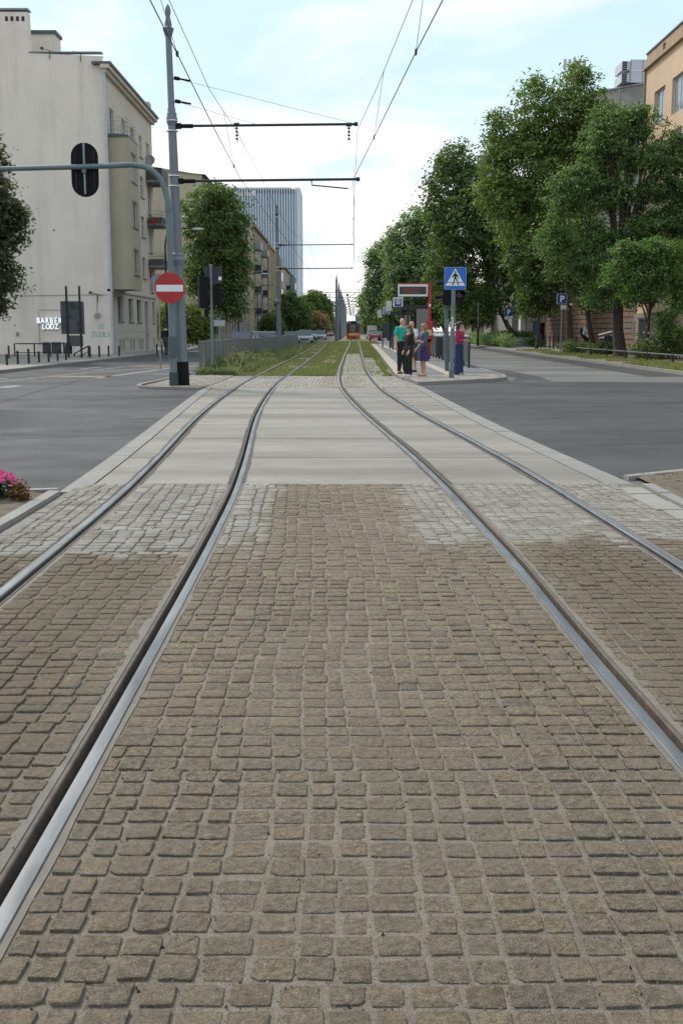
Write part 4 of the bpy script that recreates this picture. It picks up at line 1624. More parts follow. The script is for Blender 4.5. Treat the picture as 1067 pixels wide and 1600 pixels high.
# ---- office tower
tw = thing('office_tower', 'tall glass office tower with white vertical fins', 'building', (-15.5, 420, 0))
FIN = flat('tower_fin', (0.56, 0.62, 0.68), 0.4, var=0.04)
TGL = NT('tower_glass')
geo_ = TGL.coords()
sx_ = TGL.new('ShaderNodeSeparateXYZ'); TGL.link(geo_, sx_.inputs[0])
TGL.col(TGL.ramp(TGL.noise(0.12, 3, 0.5, (1, 1, .6)), [(0.3, (0.11, 0.20, 0.29)), (0.7, (0.20, 0.31, 0.41))]))
TGL.rough(0.15)
x0, x1, TH = -47, -15.5, 53.6
MB().bbox((x0, 420, 0), (x1 - .9, 446, TH - 2.2)).build('glass_block', TGL.m, tw)
dk = flat('tower_dark', (0.06, 0.10, 0.14), .4)
MB().bbox((x0, 420.5, TH - 2.2), (x1 - 1, 445, TH - .4)).build('plant_storey', dk, tw)
nf = int((x1 - x0) / 0.97)
for k in range(nf):
    x = x1 - 1.6 - k * 0.97
    MB().bbox((x - .2, 419.45, 2), (x + .2, 419.98, TH - (0.0 if k < 22 else 0.8))).build('fin', FIN, tw)
for z in np.arange(5, TH - 4, 3.9):
    MB().bbox((x0, 419.86, z), (x1 - .95, 420.001, z + .35)).build('floor_band', flat('tower_band', (0.22, 0.32, 0.41), .4) if z == 5 else bpy.data.materials['tower_band'], tw)
m = MB(); m.tube([(x1 - .55, 420.2, 0), (x1 - .55, 420.2, TH)], 0.75, 12); m.bbox((x1 - .9, 420.3, 0), (x1, 446, TH)); m.build('rounded_corner', FIN, tw)
MB().bbox((x0, 419.7, TH - .35), (x1 - 3, 420.6, TH + .1)).build('roof_edge', FIN, tw)
for k in range(26):
    MB().bbox((x1 + .03, 421 + k * .95, 2), (x1 + .3, 421.35 + k * .95, TH)).build('fin', FIN, tw)
for k in range(9):
    x = -39.0 + k * .75 if k < 4 else -35.6 + (k - 4) * .8
    MB().bbox((x, 419.2, 50.6), (x + .42, 419.44, 51.9 + .3 * (k % 3))).build('sign_panel', WHITEP, tw)

# ---- right: tan house, brown rusticated house, grey house with cabins on its roof
RX = 20.0
tan = thing('tan_house', 'tan rendered house with a stone plinth behind the right-hand trees', 'building', (RX, 30, 0))
org = (RX, 76.2)
du = (0, -1)
ops = []
for f in range(5):
    for c in range(11):
        u = 2.35 + c * 3.9
        z = 1.8 + f * 3.1
        ops.append((u, u + 2.4, z + .2, z + 2.35))
L = 46.2
ops = [o for o in ops if o[1] < L - .3 and o[2] > 2.8]
holes_wall(tan, 'front_wall', TAN, org, du, WESTW, L, 2.6, 18.35, ops, 0.22)
for o in ops: window(tan, org, du, WESTW, o, 1, 0, WINF, GLASSL, False, depth=.2, ft=.07)
cw_ops = [(5.5 + k * 6, 6.5 + k * 6, .7, 1.3) for k in range(6)]
STONE = render_wall('stone_plinth', (0.30, 0.235, 0.185), 0.6, 1.5)
holes_wall(tan, 'plinth', STONE, (RX - .12, 76.2), du, WESTW, L, -.2, 2.58, cw_ops, .3)
for o in cw_ops:
    m = MB(); obox(m, (RX - .12, 76.2), du, WESTW, o[0], o[1], o[2], o[3], .25, .28); m.build('cellar_window', BLACKS, tan)
MB().bbox((RX - .12, 30, 2.58), (RX + .1, 76.2, 2.66)).build('plinth_ledge', STONE, tan)
MB().poly([(RX - .12, 76.2, -.2), (RX + 14, 76.2, -.2), (RX + 14, 76.2, 18.3), (RX - .0, 76.2, 18.3)][::-1]).build('side_wall', TAN, tan)
MB().poly([(RX - .12, 30, -.2), (RX + 14, 30, -.2), (RX + 14, 30, 18.3), (RX - .0, 30, 18.3)]).build('near_side_wall', TAN, tan)
MB().bbox((RX - .22, 29.9, 18.36), (RX + .3, 76.3, 18.52)).build('ledge', TANTOP, tan)
pw_ops = [(3.6 + k * 7.8, 4.25 + k * 7.8, 18.75, 19.15) for k in range(5)]
holes_wall(tan, 'parapet', TANTOP, (RX + .02, 76.1), du, WESTW, 46, 18.52, 19.35, pw_ops, .3)
MB().poly([(RX + .02, 76.1, 18.5), (RX + 14, 76.1, 18.5), (RX + 14, 76.1, 19.35), (RX + .02, 76.1, 19.35)][::-1]).build('parapet_end', TANTOP, tan)
MB().bbox((RX - .05, 30, 19.35), (RX + .5, 76.15, 19.45)).build('coping', ROOFTIN, tan)
MB().bbox((RX + .5, 30.1, 18.3), (RX + 14, 76.05, 18.45)).build('roof', ROOFTIN, tan)
m = MB(); m.tube([(RX - .08, 76.05, 0.1), (RX - .08, 76.05, 18.4)], .07, 8); m.build('downpipe', ZINC, tan)

brn = thing('brown_house', 'low brown house with grooved boarded walls behind the bicycles', 'building', (RX, 76.4, 0))
MB().bbox((RX + .05, 76.4, -.2), (RX + 14, 109, 6.2)).build('body', BROWN, brn)
m = MB().poly([(RX - .3, 76.4, 6.2), (RX - .3, 109.2, 6.2), (RX + 7, 109.2, 8.2), (RX + 7, 76.4, 8.2)][::-1]); m.build('roof', ROOFTIN, brn)
BRN2 = flat('brown_boards', (0.17, 0.105, 0.072), 0.85, var=0.25, scale=1.5, bump=0.2)
z = 0.55
while z < 5.9:
    MB().bbox((RX - .04, 76.45, z), (RX + .05, 108.9, z + .33)).build('board', BRN2, brn)
    z += .385
MB().bbox((RX - .06, 76.45, -.15), (RX + .05, 108.95, .52)).build('plinth', STONE, brn)

gry = thing('grey_house', 'grey windowless house wall rising behind the right-hand trees', 'building', (19, 110, 0))
m = MB()
pA, pB, pC = W(935, 144, 112), W(1012, 130, 106), W(1075, 128, 102)
m.poly([(pA.x, pA.y, -.2), (pB.x, pB.y, -.2), (pB.x, pB.y, pB.z), (pA.x, pA.y, pA.z)])
m.poly([(pB.x, pB.y, -.2), (pC.x + 6, pC.y, -.2), (pC.x + 6, pC.y, pB.z), (pB.x, pB.y, pB.z)])
m.poly([(pA.x, pA.y, -.2), (pA.x, pA.y, pA.z), (pA.x, 150, pA.z), (pA.x, 150, -.2)])
m.poly([(pA.x, pA.y, pA.z), (pB.x, pB.y, pB.z), (pC.x + 6, pC.y, pB.z), (pC.x + 6, 150, pB.z), (pA.x, 150, pA.z)])
m.build('wall', GREYR, gry)
m = MB(); m.tube([pA + Vector((0, -.1, .05)), pB + Vector((0, -.1, .05))], .09, 5); m.build('roof_edge', ZINC, gry)
pd_ = W(967, 140, 109)
m = MB().tube([(pd_.x, pd_.y - .2, 2), (pd_.x, pd_.y - .2, pd_.z)], .08, 6); m.build('downpipe', ZINC, gry)
# metal cabins on the roof
CAB = flat('cabin_white', (0.52, 0.54, 0.60), 0.45, 0.1, var=0.05)
ca, cb_ = W(983, 135, 108), W(1016, 93, 108)
cab = thing('roof_cabin', 'pale metal ventilation cabin on the grey roof beside the tan parapet', 'ventilation cabin', (ca.x, 108, ca.z))
zb, zt2 = ca.z + .35, cb_.z
MB().bbox((ca.x, 108, zb), (cb_.x + 1, 111, zt2)).build('body', CAB, cab)
MB().bbox((ca.x + .5, 108.2, ca.z - .5), (cb_.x + .8, 110.8, zb)).build('support', DARKSTEEL, cab)
for x in (ca.x + .02, (ca.x + cb_.x) / 2 + .2): MB().bbox((x, 107.96, zb + .02), (x + .05, 108, zt2 - .02)).build('seam', ZINC, cab)
MB().bbox((ca.x + .03, 107.96, (zb + zt2) / 2 - .03), (cb_.x + 1, 108, (zb + zt2) / 2 + .03)).build('seam', WHITEP, cab)
for (za, zc2) in ((zb + .05, (zb + zt2) / 2 - .2), ((zb + zt2) / 2 + .1, zt2 - .12)):
    hood = MB().bbox((ca.x - .75, 108.1, za), (ca.x - .001, 110.9, zc2)).build('intake_hood', CAB, cab)
    n_ = 5
    for k in range(n_):
        z = za + (zc2 - za) * (k + .5) / n_
        MB().bbox((ca.x - .74, 108.06, z - .06), (ca.x - .28, 108.098, z + .05)).build('slat', DARKSTEEL, hood)
# antenna panels on the roof behind the tall tree
an = thing('antenna_mast', 'small mast with pale antenna panels above the tallest tree', 'antenna', (24, 112, 18.6))
bp = W(897, 104, 112)
MB().tube([(bp.x, 112, 15), (bp.x, 112, bp.z + .9)], .06, 6).tube([(bp.x - .9, 112, bp.z), (bp.x + .9, 112, bp.z)], .04, 6).build('mast', ZINC, an)
an_off = Vector((bp.x, 112, 15)); 
for x in (-.95, -.5, .45, .9): MB().bbox((bp.x + x - .13, 111.8, bp.z - .35), (bp.x + x + .13, 111.95, bp.z + .65)).build('antenna_panel', flat('antenna_grey', (.5, .52, .55), .5) if x == -.95 else bpy.data.materials['antenna_grey'], an)
MB().bbox((17.2, 113, -.2), (26, 135, 15.2)).build('roof_house', GREYR, an).parent = None
bpy.data.objects['roof_house'].location = an.location
tag(bpy.data.objects['roof_house'], 'plain grey house hidden behind the tall trees on the right', 'building')
# white shop front seen between the trunks
sf = thing('corner_shop', 'small white shop front with a blue poster seen between the tree trunks', 'shop', (18.4, 111.2, .1))
MB().bbox((17.8, 111.2, .1), (21.2, 112.9, 3.4)).build('wall', WHITEP, sf)
MB().bbox((18.25, 111.17, .2), (18.9, 111.2, 2.6)).build('pale_panel', flat('panel_aqua', (.50, .58, .56), .5), sf)
MB().bbox((19.0, 111.15, 1.1), (19.45, 111.18, 2.5)).build('poster', flat('poster_blue', (.10, .17, .45), .5), sf)
MB().bbox((19.75, 111.15, .4), (20.2, 111.18, 2.3)).build('window', GLASSK, sf)
MB().bbox((17.7, 111.0, 3.4), (21.3, 113, 3.6)).build('roof', ZINC, sf)
# far house closing the street, distance haze put into its blue-grey colours
fb = thing('far_house', 'hazy blue-grey house closing the street beyond the tram', 'building', (7.5, 470, 0))
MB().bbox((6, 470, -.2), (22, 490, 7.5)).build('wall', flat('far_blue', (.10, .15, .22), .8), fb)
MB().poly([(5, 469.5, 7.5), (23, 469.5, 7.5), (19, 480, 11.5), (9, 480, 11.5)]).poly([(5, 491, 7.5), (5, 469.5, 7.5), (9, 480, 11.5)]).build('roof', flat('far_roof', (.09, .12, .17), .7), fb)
for k in range(6):
    MB().bbox((7 + k * 2.4, 469.9, 3.8), (8.2 + k * 2.4, 469.98, 5.8)).build('window', GLASSL, fb)
# ------------------------------------------------------------------ poles, arms and wires
def catenary_pole(base, top, r0, r1, label, arms, name='catenary_pole', boot=True, guys=(), rings=True):
    base, top = Vector(base), Vector(top)
    t = thing(name, label, 'pole', base, 'catenary poles along the tram tracks')
    ax = lambda z: base.lerp(top, (z - base.z) / (top.z - base.z))
    H = top.z
    zs = [0.0, H * .30, H * .301, H * .62, H * .76, H * .765, H * .955]
    rs = [r0, r0 * .88, r0 * .8, r0 * .70, r0 * .62, r1 * 1.1, r1]
    MB().tube([ax(base.z + z) for z in zs], rs, 14).build('shaft', STEELGREY, t, smooth=40)
    for z in (H * .355, H * .735):
        m = MB()
        k = r0 * (.86 if z < H * .5 else .66)
        c = ax(z)
        m.lathe((c.x, c.y, z), [(k, -.14), (k * 1.1, -.11), (k * 1.28, -.03), (k * 1.36, 0.0), (k * 1.36, .05), (k * 1.15, .09), (k * 1.2, .16), (k, .2)], 14)
        m.build('collar', STEELGREY, t, smooth=40)
    c = ax(H * .955)
    k = r1
    MB().lathe((c.x, c.y, H * .955), [(k, -.02), (k * 1.2, .02), (k * 1.75, .16), (k * 1.85, .2), (k * 1.1, .24), (k * 1.2, .3), (k * .85, .42), (k * .62, .5), (k * .9, .56), (k * .95, .66), (k * .6, .74), (k * .12, .8)], 14).build('finial', STEELGREY, t, smooth=40)
    if boot:
        MB().tube([base + Vector((0, 0, -.05)), ax(base.z + .62)], [r0 * 1.12, r0 * 1.06], 14).build('base_sleeve', BLACKP, t, smooth=40)
    for (z, x_end, dy) in arms:
        p = ax(z)
        d = 1 if x_end > p.x else -1
        arm = MB()
        arm.tube([(p.x + d * r0 * .6, p.y, z), (x_end, p.y + dy, z + .05)], .034, 8)
        a = arm.build('bracket_arm', DARKSTEEL, t)
        m = MB()
        for dz in (-.13, .13):
            m.tube([(p.x + math.cos(q) * r0 * .86, p.y + math.sin(q) * r0 * .86, z + dz) for q in np.linspace(0, 2 * math.pi, 15)], .016, 5, False)
        m.build('band', SIGNW, a)
        m = MB().box((p.x + d * r0 * .95, p.y, z), (.16, .10, .14)).tube([(p.x + d * r0, p.y, z), (p.x + d * (r0 + .38), p.y, z)], .055, 8)
        m.build('insulator', BLACKP, a)
        MB().tube([(x_end - d * .08, p.y + dy, z + .05), (x_end + d * .02, p.y + dy, z + .05)], .055, 8).build('end_cap', DARKSTEEL, a)
    for (z, x, z2) in guys:
        p = ax(z)
        m = MB().tube([(p.x + r0 * .6, p.y, z), (x, p.y, z2)], .0045, 5)
        g = m.build('guy_wire', DARKSTEEL, t)
        MB().tube([(p.x + r0 * .6, p.y, z), (p.x + r0 * .6 + .14, p.y, z - .02)], .05, 7).tube([(p.x + r0 * .6 + .14, p.y, z - .02), (p.x + r0 * .6 + .42, p.y, z - .07)], .026, 6).build('insulator', BLACKP, g)
    return t


MP = G(286, 601, 0.05)
mz = MP.y
def ux(u, v, Y): return W(u, v, Y).x
a1x, a2x = ux(558, 194, mz), ux(561, 280, mz)
catenary_pole((MP.x, mz, .05), (ux(261, 22, mz) + .02, mz, 9.48), .168, .08, 'tall blue-grey catenary pole with finial standing behind the no-entry sign',
              [(W(275, 197, mz).z, a1x, 0), (W(275, 283, mz).z, a2x, 0)],
              guys=[(W(271, 122, mz).z, ux(553, 193, mz), W(553, 193, mz).z), (W(271, 158, mz).z, ux(400, 194, mz), W(400, 194, mz).z)])
p2x = ux(437, 548, 80)
catenary_pole((p2x, 80, -.1), (p2x - .12, 80, 9.95), .19, .09, 'blue-grey catenary pole rising from the weeds before the tower',
              [(W(440, 383, 80).z, ux(551, 383, 80), 0), (W(440, 420, 80).z, ux(551, 420, 80), 0)], boot=False)


def arm_fit(x, y, z_top, z_bot, lab):
    """steady arm and insulators hanging below a bracket"""
    t = thing('wire_hanger', lab, 'wire hanger', (x, y, z_bot), 'insulated hangers under the bracket arms')
    m = MB().tube([(x, y, z_top), (x + .02, y, z_bot)], .010, 5)
    for k in range(4):
        zz = z_top - .09 - k * .09
        m.ell((x, y, zz), (.04, .04, .03), 8, 5)
    m.build('rod', DARKSTEEL, t)
    MB().tube([(x - .07, y, z_top), (x + .07, y, z_top)], .05, 8).build('clamp', DARKSTEEL, t)


zA, zB = W(400, 196, mz).z, W(400, 282, mz).z
arm_fit(ux(370, 197, mz), mz, zA + .02, zA - .42, 'dark insulator hanger on the upper arm of the near pole, left of two')
arm_fit(ux(545, 195, mz), mz, zA + .02, zA - .42, 'dark insulator hanger at the tip of the near upper arm')
t = thing('steady_arm', 'thin steady arm under the lower bracket of the near pole', 'steady arm', (ux(487, 282, mz), mz, zB - .1))
MB().tube([(ux(487, 282, mz), mz, zB), (ux(487, 288, mz), mz, zB - .12), (ux(544, 293, mz), mz - .1, zB - .22)], .02, 6).build('rod', DARKSTEEL, t)


def wire(pts, r, label, grp):
    o = thing('overhead_wire', label, 'overhead wire', pts[0], grp)
    MB().tube(pts, r, 5).build('wire', WIREM, o)
    return o


WIREM = flat('wire_copper_dark', (0.055, 0.055, 0.055), .6, .3)
def ext(p, q, y):
    """continue the wire from q through p to depth y"""
    p, q = Vector(p), Vector(q)
    return p + (p - q) * ((y - p.y) / (p - q).y)


Lc = [(-2.40, 14.68, 5.6), (-2.46, 17.44, 5.6), (-2.61, 24.04, 5.58), (-2.73, 31.1, 5.56)]
Rc = [(1.27, 14.68, 5.6), (1.11, 17.25, 5.6), (.73, 23.89, 5.58), (.32, 30.9, 5.56)]
Lm = [(-2.86, 14.0, 7.05), (-2.89, 19.7, 6.98), (-3.0, 26.3, 6.92), (-2.84, 31.3, 6.85)]
Rm = [(1.42, 14.0, 7.05), (1.19, 19.7, 6.98), (.82, 25.75, 6.92), (.43, 31.0, 6.85)]
farL = [(left_c(80) - .1, 80, 5.75), (left_c(125) + .1, 125, 5.6), (-2.3, 165, 5.6), (-1.7, 260, 5.6), (1, 520, 5.6)]
farR = [(right_c(80) + .05, 80, 5.75), (right_c(125), 125, 5.6), (1.9, 165, 5.6), (2.6, 260, 5.6), (5.7, 520, 5.6)]
farLm = [(left_c(80), 80, 7.3), (left_c(105), 105, 6.6), (left_c(125), 125, 7.1), (-2.4, 165, 7.1), (-1.8, 260, 7.1), (1, 520, 7.1)]
farRm = [(right_c(80), 80, 7.3), (right_c(105), 105, 6.6), (right_c(125), 125, 7.1), (1.9, 165, 7.1), (2.6, 260, 7.1), (5.7, 520, 7.1)]
grp = 'overhead wires above the tram tracks'
wire([ext(Lc[0], Lc[1], -12)] + Lc + farL, .0085, 'contact wire over the left track, passing in front of the near pole', grp)
wire([ext(Rc[0], Rc[1], -12)] + Rc + farR, .0085, 'contact wire over the right track, lower of the right pair', grp)
wire([ext(Lm[0], Lm[1], -12)] + Lm + [(-2.6, 55, 6.45)] + farLm, .0065, 'carrying wire over the left track, hung from the upper arm', grp)
wire([ext(Rm[0], Rm[1], -12)] + Rm + [(.55, 55, 6.45)] + farRm, .0065, 'carrying wire over the right track, upper of the right pair', grp)


def on(pl, y):
    for a, b in zip(pl[:-1], pl[1:]):
        if a[1] <= y <= b[1]:
            f = (y - a[1]) / (b[1] - a[1])
            return Vector(a).lerp(Vector(b), f)
    return Vector(pl[-1])


full = {'Lc': [ext(Lc[0], Lc[1], -12)] + Lc + farL, 'Rc': [ext(Rc[0], Rc[1], -12)] + Rc + farR,
        'Lm': [ext(Lm[0], Lm[1], -12)] + Lm + [(-2.6, 55, 6.45)] + farLm, 'Rm': [ext(Rm[0], Rm[1], -12)] + Rm + [(.55, 55, 6.45)] + farRm}
for s, nm, yy in (('L', 'left', (17.4, 28.6, 42, 55, 68)), ('R', 'right', (17.3, 24.5, 42, 55, 68))):
    for y, w in zip(yy, ('nearest', 'second nearest', 'middle', 'fourth', 'farthest')):
        a, b = on(full[s + 'm'], y), on(full[s + 'c'], y)
        d = thing('dropper_wire', f'{w} thin dropper between the two wires over the {nm} track', 'dropper wire', b, 'droppers between the overhead wires')
        MB().tube([a, b], .0045, 4).build('wire', WIREM, d)
        MB().box(b, (.03, .12, .07)).build('clip', DARKSTEEL, d)

# double-armed poles down the middle of the median
def centre_pole(y, x, label):
    t = thing('median_pole', label, 'pole', (x, y, -.05), 'double-armed poles down the middle of the tram tracks')
    MB().tube([(x, y, -.05), (x, y, 5.2), (x, y, 5.21), (x, y, 8.8), (x, y, 9.7)], [.30, .25, .19, .15, .03], 10).build('shaft', STEELGREY, t, smooth=40)
    for z in (5.2, 7.4): MB().lathe((x, y, z), [(.2, -.1), (.27, 0), (.27, .06), (.2, .14)], 10).build('collar', STEELGREY, t)
    for d in (-1, 1):
        MB().tube([(x, y, 7.1), (x + d * 2.9, y, 7.1)], .05, 6).tube([(x + d * .15, y, 5.4), (x + d * 2.9, y, 7.05)], .045, 6).build('bracket_arm', DARKSTEEL, t)
        MB().tube([(x + d * 1.6, y, 6.9), (x + d * 1.6, y, 6.5)], .15, 6).build('insulator', BLACKP, t)
ords = ['first', 'second', 'third', 'fourth', 'fifth', 'sixth', 'seventh', 'eighth', 'ninth', 'tenth', 'eleventh', 'twelfth']
for k in range(9):
    y = 165 + 26 * k
    centre_pole(y, -.72 + .0107 * (y - 165) * 1.0, f'{ords[k]} blue-grey median pole in the far row, counted from the camera')

# ------------------------------------------------------------------ signal gantry with no-entry sign
gp0 = G(272, 602, .05)
gy = gp0.y
t = thing('signal_gantry', 'grey-green curved gantry pole reaching over the left road', 'signal gantry', gp0)
gx = gp0.x
p_top = W(262, 312, gy)
ctrl = [Vector((gx, gy, .05)), Vector((gx, gy, 2.2)), Vector((gx + .02, gy, 2.21)), Vector((p_top.x, gy, p_top.z)), W(258, 296, gy), W(251, 279, gy), W(240, 268, gy), W(226, 260.5, gy), W(206, 257.5, gy), W(150, 260, gy), W(60, 262.5, gy), W(0, 264, gy), W(-160, 268, gy)]
MB().tube(ctrl[:2], [.10, .10], 12).build('lower_shaft', POLEGREEN, t, smooth=40)
MB().tube(ctrl[2:], [.078] * 2 + [.075] * 5 + [.07] * 2 + [.06] * 3 if False else [.078, .078, .076, .075, .074, .073, .072, .068, .064, .062, .055], 12).build('mast_arm', POLEGREEN, t, smooth=40)
MB().tube([(gx, gy, .05), (gx, gy, .40)], [.125, .122], 12).build('base_sleeve', flat('base_dark_green', (.035, .05, .055), .6), t, smooth=40)
MB().tube([(gx, gy, .8), (gx, gy, 1.35)], [.118, .118], 12).box((gx, gy - .1, 1.07), (.17, .08, .52)).build('access_door', flat('door_dark_green', (.07, .10, .105), .6), t, smooth=40)
MB().tube([(gx + .02, gy, 2.15), (gx + .02, gy, 2.24)], [.115, .10], 12).build('collar', POLEGREEN, t, smooth=40)
c1 = W(263, 327, gy); MB().tube([(c1.x, gy, c1.z - .05), (c1.x, gy, c1.z + .05)], .095, 12).build('joint_ring', POLEGREEN, t, smooth=40)

cs = W(131.5, 264.5, gy)
t = thing('traffic_light', 'black oval backboard of a traffic light hung on the gantry arm', 'traffic light', cs)
hw, hh = .355, .69
def pill(cx_, cz_, hw, hh, y0, y1, n=10):
    pts = []
    for k in range(n + 1):
        a = math.pi * k / n
        pts.append((cx_ + hw * math.cos(a), 0, cz_ + (hh - hw) + hw * math.sin(a)))
    for k in range(n + 1):
        a = math.pi + math.pi * k / n
        pts.append((cx_ + hw * math.cos(a), 0, cz_ - (hh - hw) + hw * math.sin(a)))
    return MB().prism(pts, (0, y0, 0), (0, y1, 0))
MB.pill = staticmethod(pill)
pill(cs.x, cs.z, hw, hh, gy + .10, gy + .14, 12).build('backboard', BLACKP, t)
MB().bbox((cs.x - .17, gy + .14, cs.z - .56), (cs.x + .17, gy + .34, cs.z + .56)).build('housing', BLACKP, t)
for k in range(3):
    MB().tube([(cs.x, gy + .34, cs.z + .36 - k * .36), (cs.x, gy + .55, cs.z + .34 - k * .36)], .14, 12, False).build('visor', BLACKP, t)
MB().tube([(cs.x, gy + .07, cs.z - .62), (cs.x, gy + .07, cs.z + .68)], .030, 8).build('mounting_tube', ZINC, t)
for x in (-.24, .24): MB().box((cs.x + x, gy + .095, cs.z), (.015, .012, 1.0)).build('stiffener', DARKSTEEL, t)
MB().box((cs.x, gy + .04, cs.z), (.11, .10, .16)).build('clamp', POLEGREEN, t)

ns = W(265.5, 450, gy - .16)
t = thing('no_entry_sign', 'round red no-entry sign with white bar on the gantry pole', 'traffic sign', ns)
r_ = .405
disc = [(ns.x + r_ * math.cos(2 * math.pi * k / 40), 0, ns.z + r_ * math.sin(2 * math.pi * k / 40)) for k in range(40)]
MB().prism(disc, (0, gy - .14, 0), (0, gy - .165, 0)).build('plate', ZINC, t)
MB().prism([(ns.x + (p[0] - ns.x) * .99, 0, ns.z + (p[2] - ns.z) * .99) for p in disc], (0, gy - .166, 0), (0, gy - .169, 0)).build('red_face', REDP, t)
MB().bbox((ns.x - .355, gy - .173, ns.z - .092), (ns.x + .355, gy - .170, ns.z + .082)).build('white_bar', SIGNW, t)
MB().box((gx + .02, gy - .11, ns.z + .15), (.12, .08, .06)).box((gx + .02, gy - .11, ns.z - .15), (.12, .08, .06)).build('bracket', ZINC, t)
sb = W(248, 440, 44)
t = thing('round_sign', 'grey back of a round road sign behind the no-entry sign', 'traffic sign', (sb.x, 44, 0))
MB().tube([(sb.x, 44, 0), (sb.x, 44, sb.z + .3)], .03, 8).build('post', ZINC, t)
MB().prism([(sb.x + .3 * math.cos(2 * math.pi * k / 24), 0, sb.z + .3 * math.sin(2 * math.pi * k / 24)) for k in range(24)], (0, 43.95, 0), (0, 43.97, 0)).build('plate', flat('sign_back', (.20, .21, .22), .5, .3), t)

# ------------------------------------------------------------------ pedestrian signal on the left island
def signal_head(t, x, y, z, w, h, d, n, face, name='signal_head'):
    """a black signal box, face=(dx,dy) the way its lenses look"""
    a = math.atan2(face[1], face[0])
    m = MB().box((x, y, z), (d, w, h), rz=a)
    hd = m.build(name, BLACKP, t)
    for k in range(n):
        zz = z + h / 2 - h * (k + .5) / n
        c = Vector((x + face[0] * d / 2, y + face[1] * d / 2, zz))
        f = Vector((face[0], face[1], 0))
        MB().tube([c, c + f * .02], w * .36, 12).build('lens', LENSD, hd)
        sdv = Vector((-face[1], face[0], 0))
        m = MB()
        r = w * .42
        V, F = [], []
        for i in range(9):
            q = math.pi * i / 8
            off = sdv * (math.cos(q) * r) + Vector((0, 0, math.sin(q) * r))
            V += [c + off, c + off + f * .2 - Vector((0, 0, .03))]
        for i in range(8): F.append((2 * i, 2 * i + 1, 2 * i + 3, 2 * i + 2))
        m.add(V, F).build('visor', BLACKP, hd)
    return hd


LENSD = flat('lens_dark', (.03, .012, .012), .25)
s0 = G(333, 587, -.02)
sx, sy = s0.x, s0.y
t = thing('pedestrian_signal', 'slim signal post with black signal boxes in the weeds', 'traffic light', (sx, sy, 0))
zt_ = W(330, 414, sy).z
MB().tube([(sx, sy, -.1), (sx, sy, zt_)], [.055, .045], 10).build('post', POLEGREEN, t, smooth=40)
MB().tube([(sx, sy, -.1), (sx, sy, .35)], .072, 10).build('base_sleeve', BLACKP, t, smooth=40)
pa, pb = W(319, 416, sy + .1), W(347, 443, sy + .1)
MB().bbox((pa.x, sy + .08, pb.z), (pb.x, sy + .22, pa.z)).build('back_box', flat('box_slate', (.022, .026, .036), .5), t)
stk = W(344, 435, sy + .07); MB().box((stk.x, sy + .074, stk.z), (.10, .008, .12)).build('sticker', SIGNW, t)
pc = W(318, 457, sy - .1); signal_head(t, pc.x - .02, sy, pc.z, .30, 1.05, .26, 3, (-.35, .94))
pc = W(336, 462, sy); signal_head(t, pc.x + .06, sy + .05, pc.z, .24, .62, .2, 2, (1, 0))
MB().tube([(sx, sy, pc.z - .3), (sx - .25, sy, pc.z - .42)], .02, 6).build('bracket', ZINC, t)
MB().tube([(sx, sy, zt_ - .02), (sx, sy, zt_ + .02)], .06, 8).build('cap', ZINC, t)
pw_ = W(343, 505, sy + 3)
t = thing('white_plate', 'small blank pale sign plate behind the slim signal post', 'sign', (pw_.x, sy + 3, 0))
MB().tube([(pw_.x, sy + 3.03, -.05), (pw_.x, sy + 3.03, pw_.z + .15)], .02, 6).build('post', ZINC, t)
MB().bbox((pw_.x - .2, sy + 2.99, pw_.z - .11), (pw_.x + .2, sy + 3.005, pw_.z + .11)).build('plate', flat('plate_pale', (.36, .38, .42), .5), t)

# ------------------------------------------------------------------ barrier fence along the median
fx = lambda y: -4.92 + (y - 38.7) * .0155
t = thing('median_barrier', 'grey panel barrier between the left road and the weeds', 'barrier', (fx(38.7), 38.7, 0))
PANEL = flat('barrier_panel', (.20, .205, .205), .7, var=.15, scale=1.5)
y = 38.75
while y < 101:
    L_ = 1.25
    MB().prism([(fx(y) - .03, y + .03, 0), (fx(y) + .03, y + .03, 0), (fx(y + L_) + .03, y + L_ - .03, 0), (fx(y + L_) - .03, y + L_ - .03, 0)], (0, 0, .05), (0, 0, 1.08)).build('panel', PANEL, t)
    MB().bbox((fx(y) - .045, y - .035, -.1), (fx(y) + .045, y + .035, 1.14)).build('post', flat('barrier_post', (.13, .14, .145), .6) if y < 39 else bpy.data.materials['barrier_post'], t)
    MB().bbox((fx(y) - .04, y + .04, 1.085), (fx(y) + .04, y + L_ - .04, 1.15)).build('top_rail', ZINC, t)
    y += L_

# ------------------------------------------------------------------ right: pedestrian crossing sign, signals
cp = G(705, 591, PZ)
cx_, cy_ = cp.x, cp.y
t = thing('crossing_sign', 'blue square pedestrian crossing sign on a grey-green post', 'traffic sign', (cx_, cy_, PZ))
sz = W(711, 435, cy_ - .1)
MB().tube([(cx_, cy_, PZ), (cx_ + .03, cy_, W(706, 455, cy_).z + .6)], [.066, .060], 12).build('post', POLEGREEN, t, smooth=40)
MB().tube([(cx_, cy_, PZ), (cx_, cy_, PZ + .25)], .08, 12).build('base_sleeve', flat('base_green', (.12, .14, .12), .6), t, smooth=40)
MB().box((cx_ + .0, cy_ - .07, PZ + 1.66), (.05, .04, .35)).build('push_button', flat('button_pale', (.5, .55, .45), .5), t)
rz_ = math.radians(-5)
def signpoly(pts, y0, y1, cx0, cz0, yc):
    return MB().prism([(cx0 + a, 0, cz0 + b) for a, b in pts], (0, yc + y0, 0), (0, yc + y1, 0))
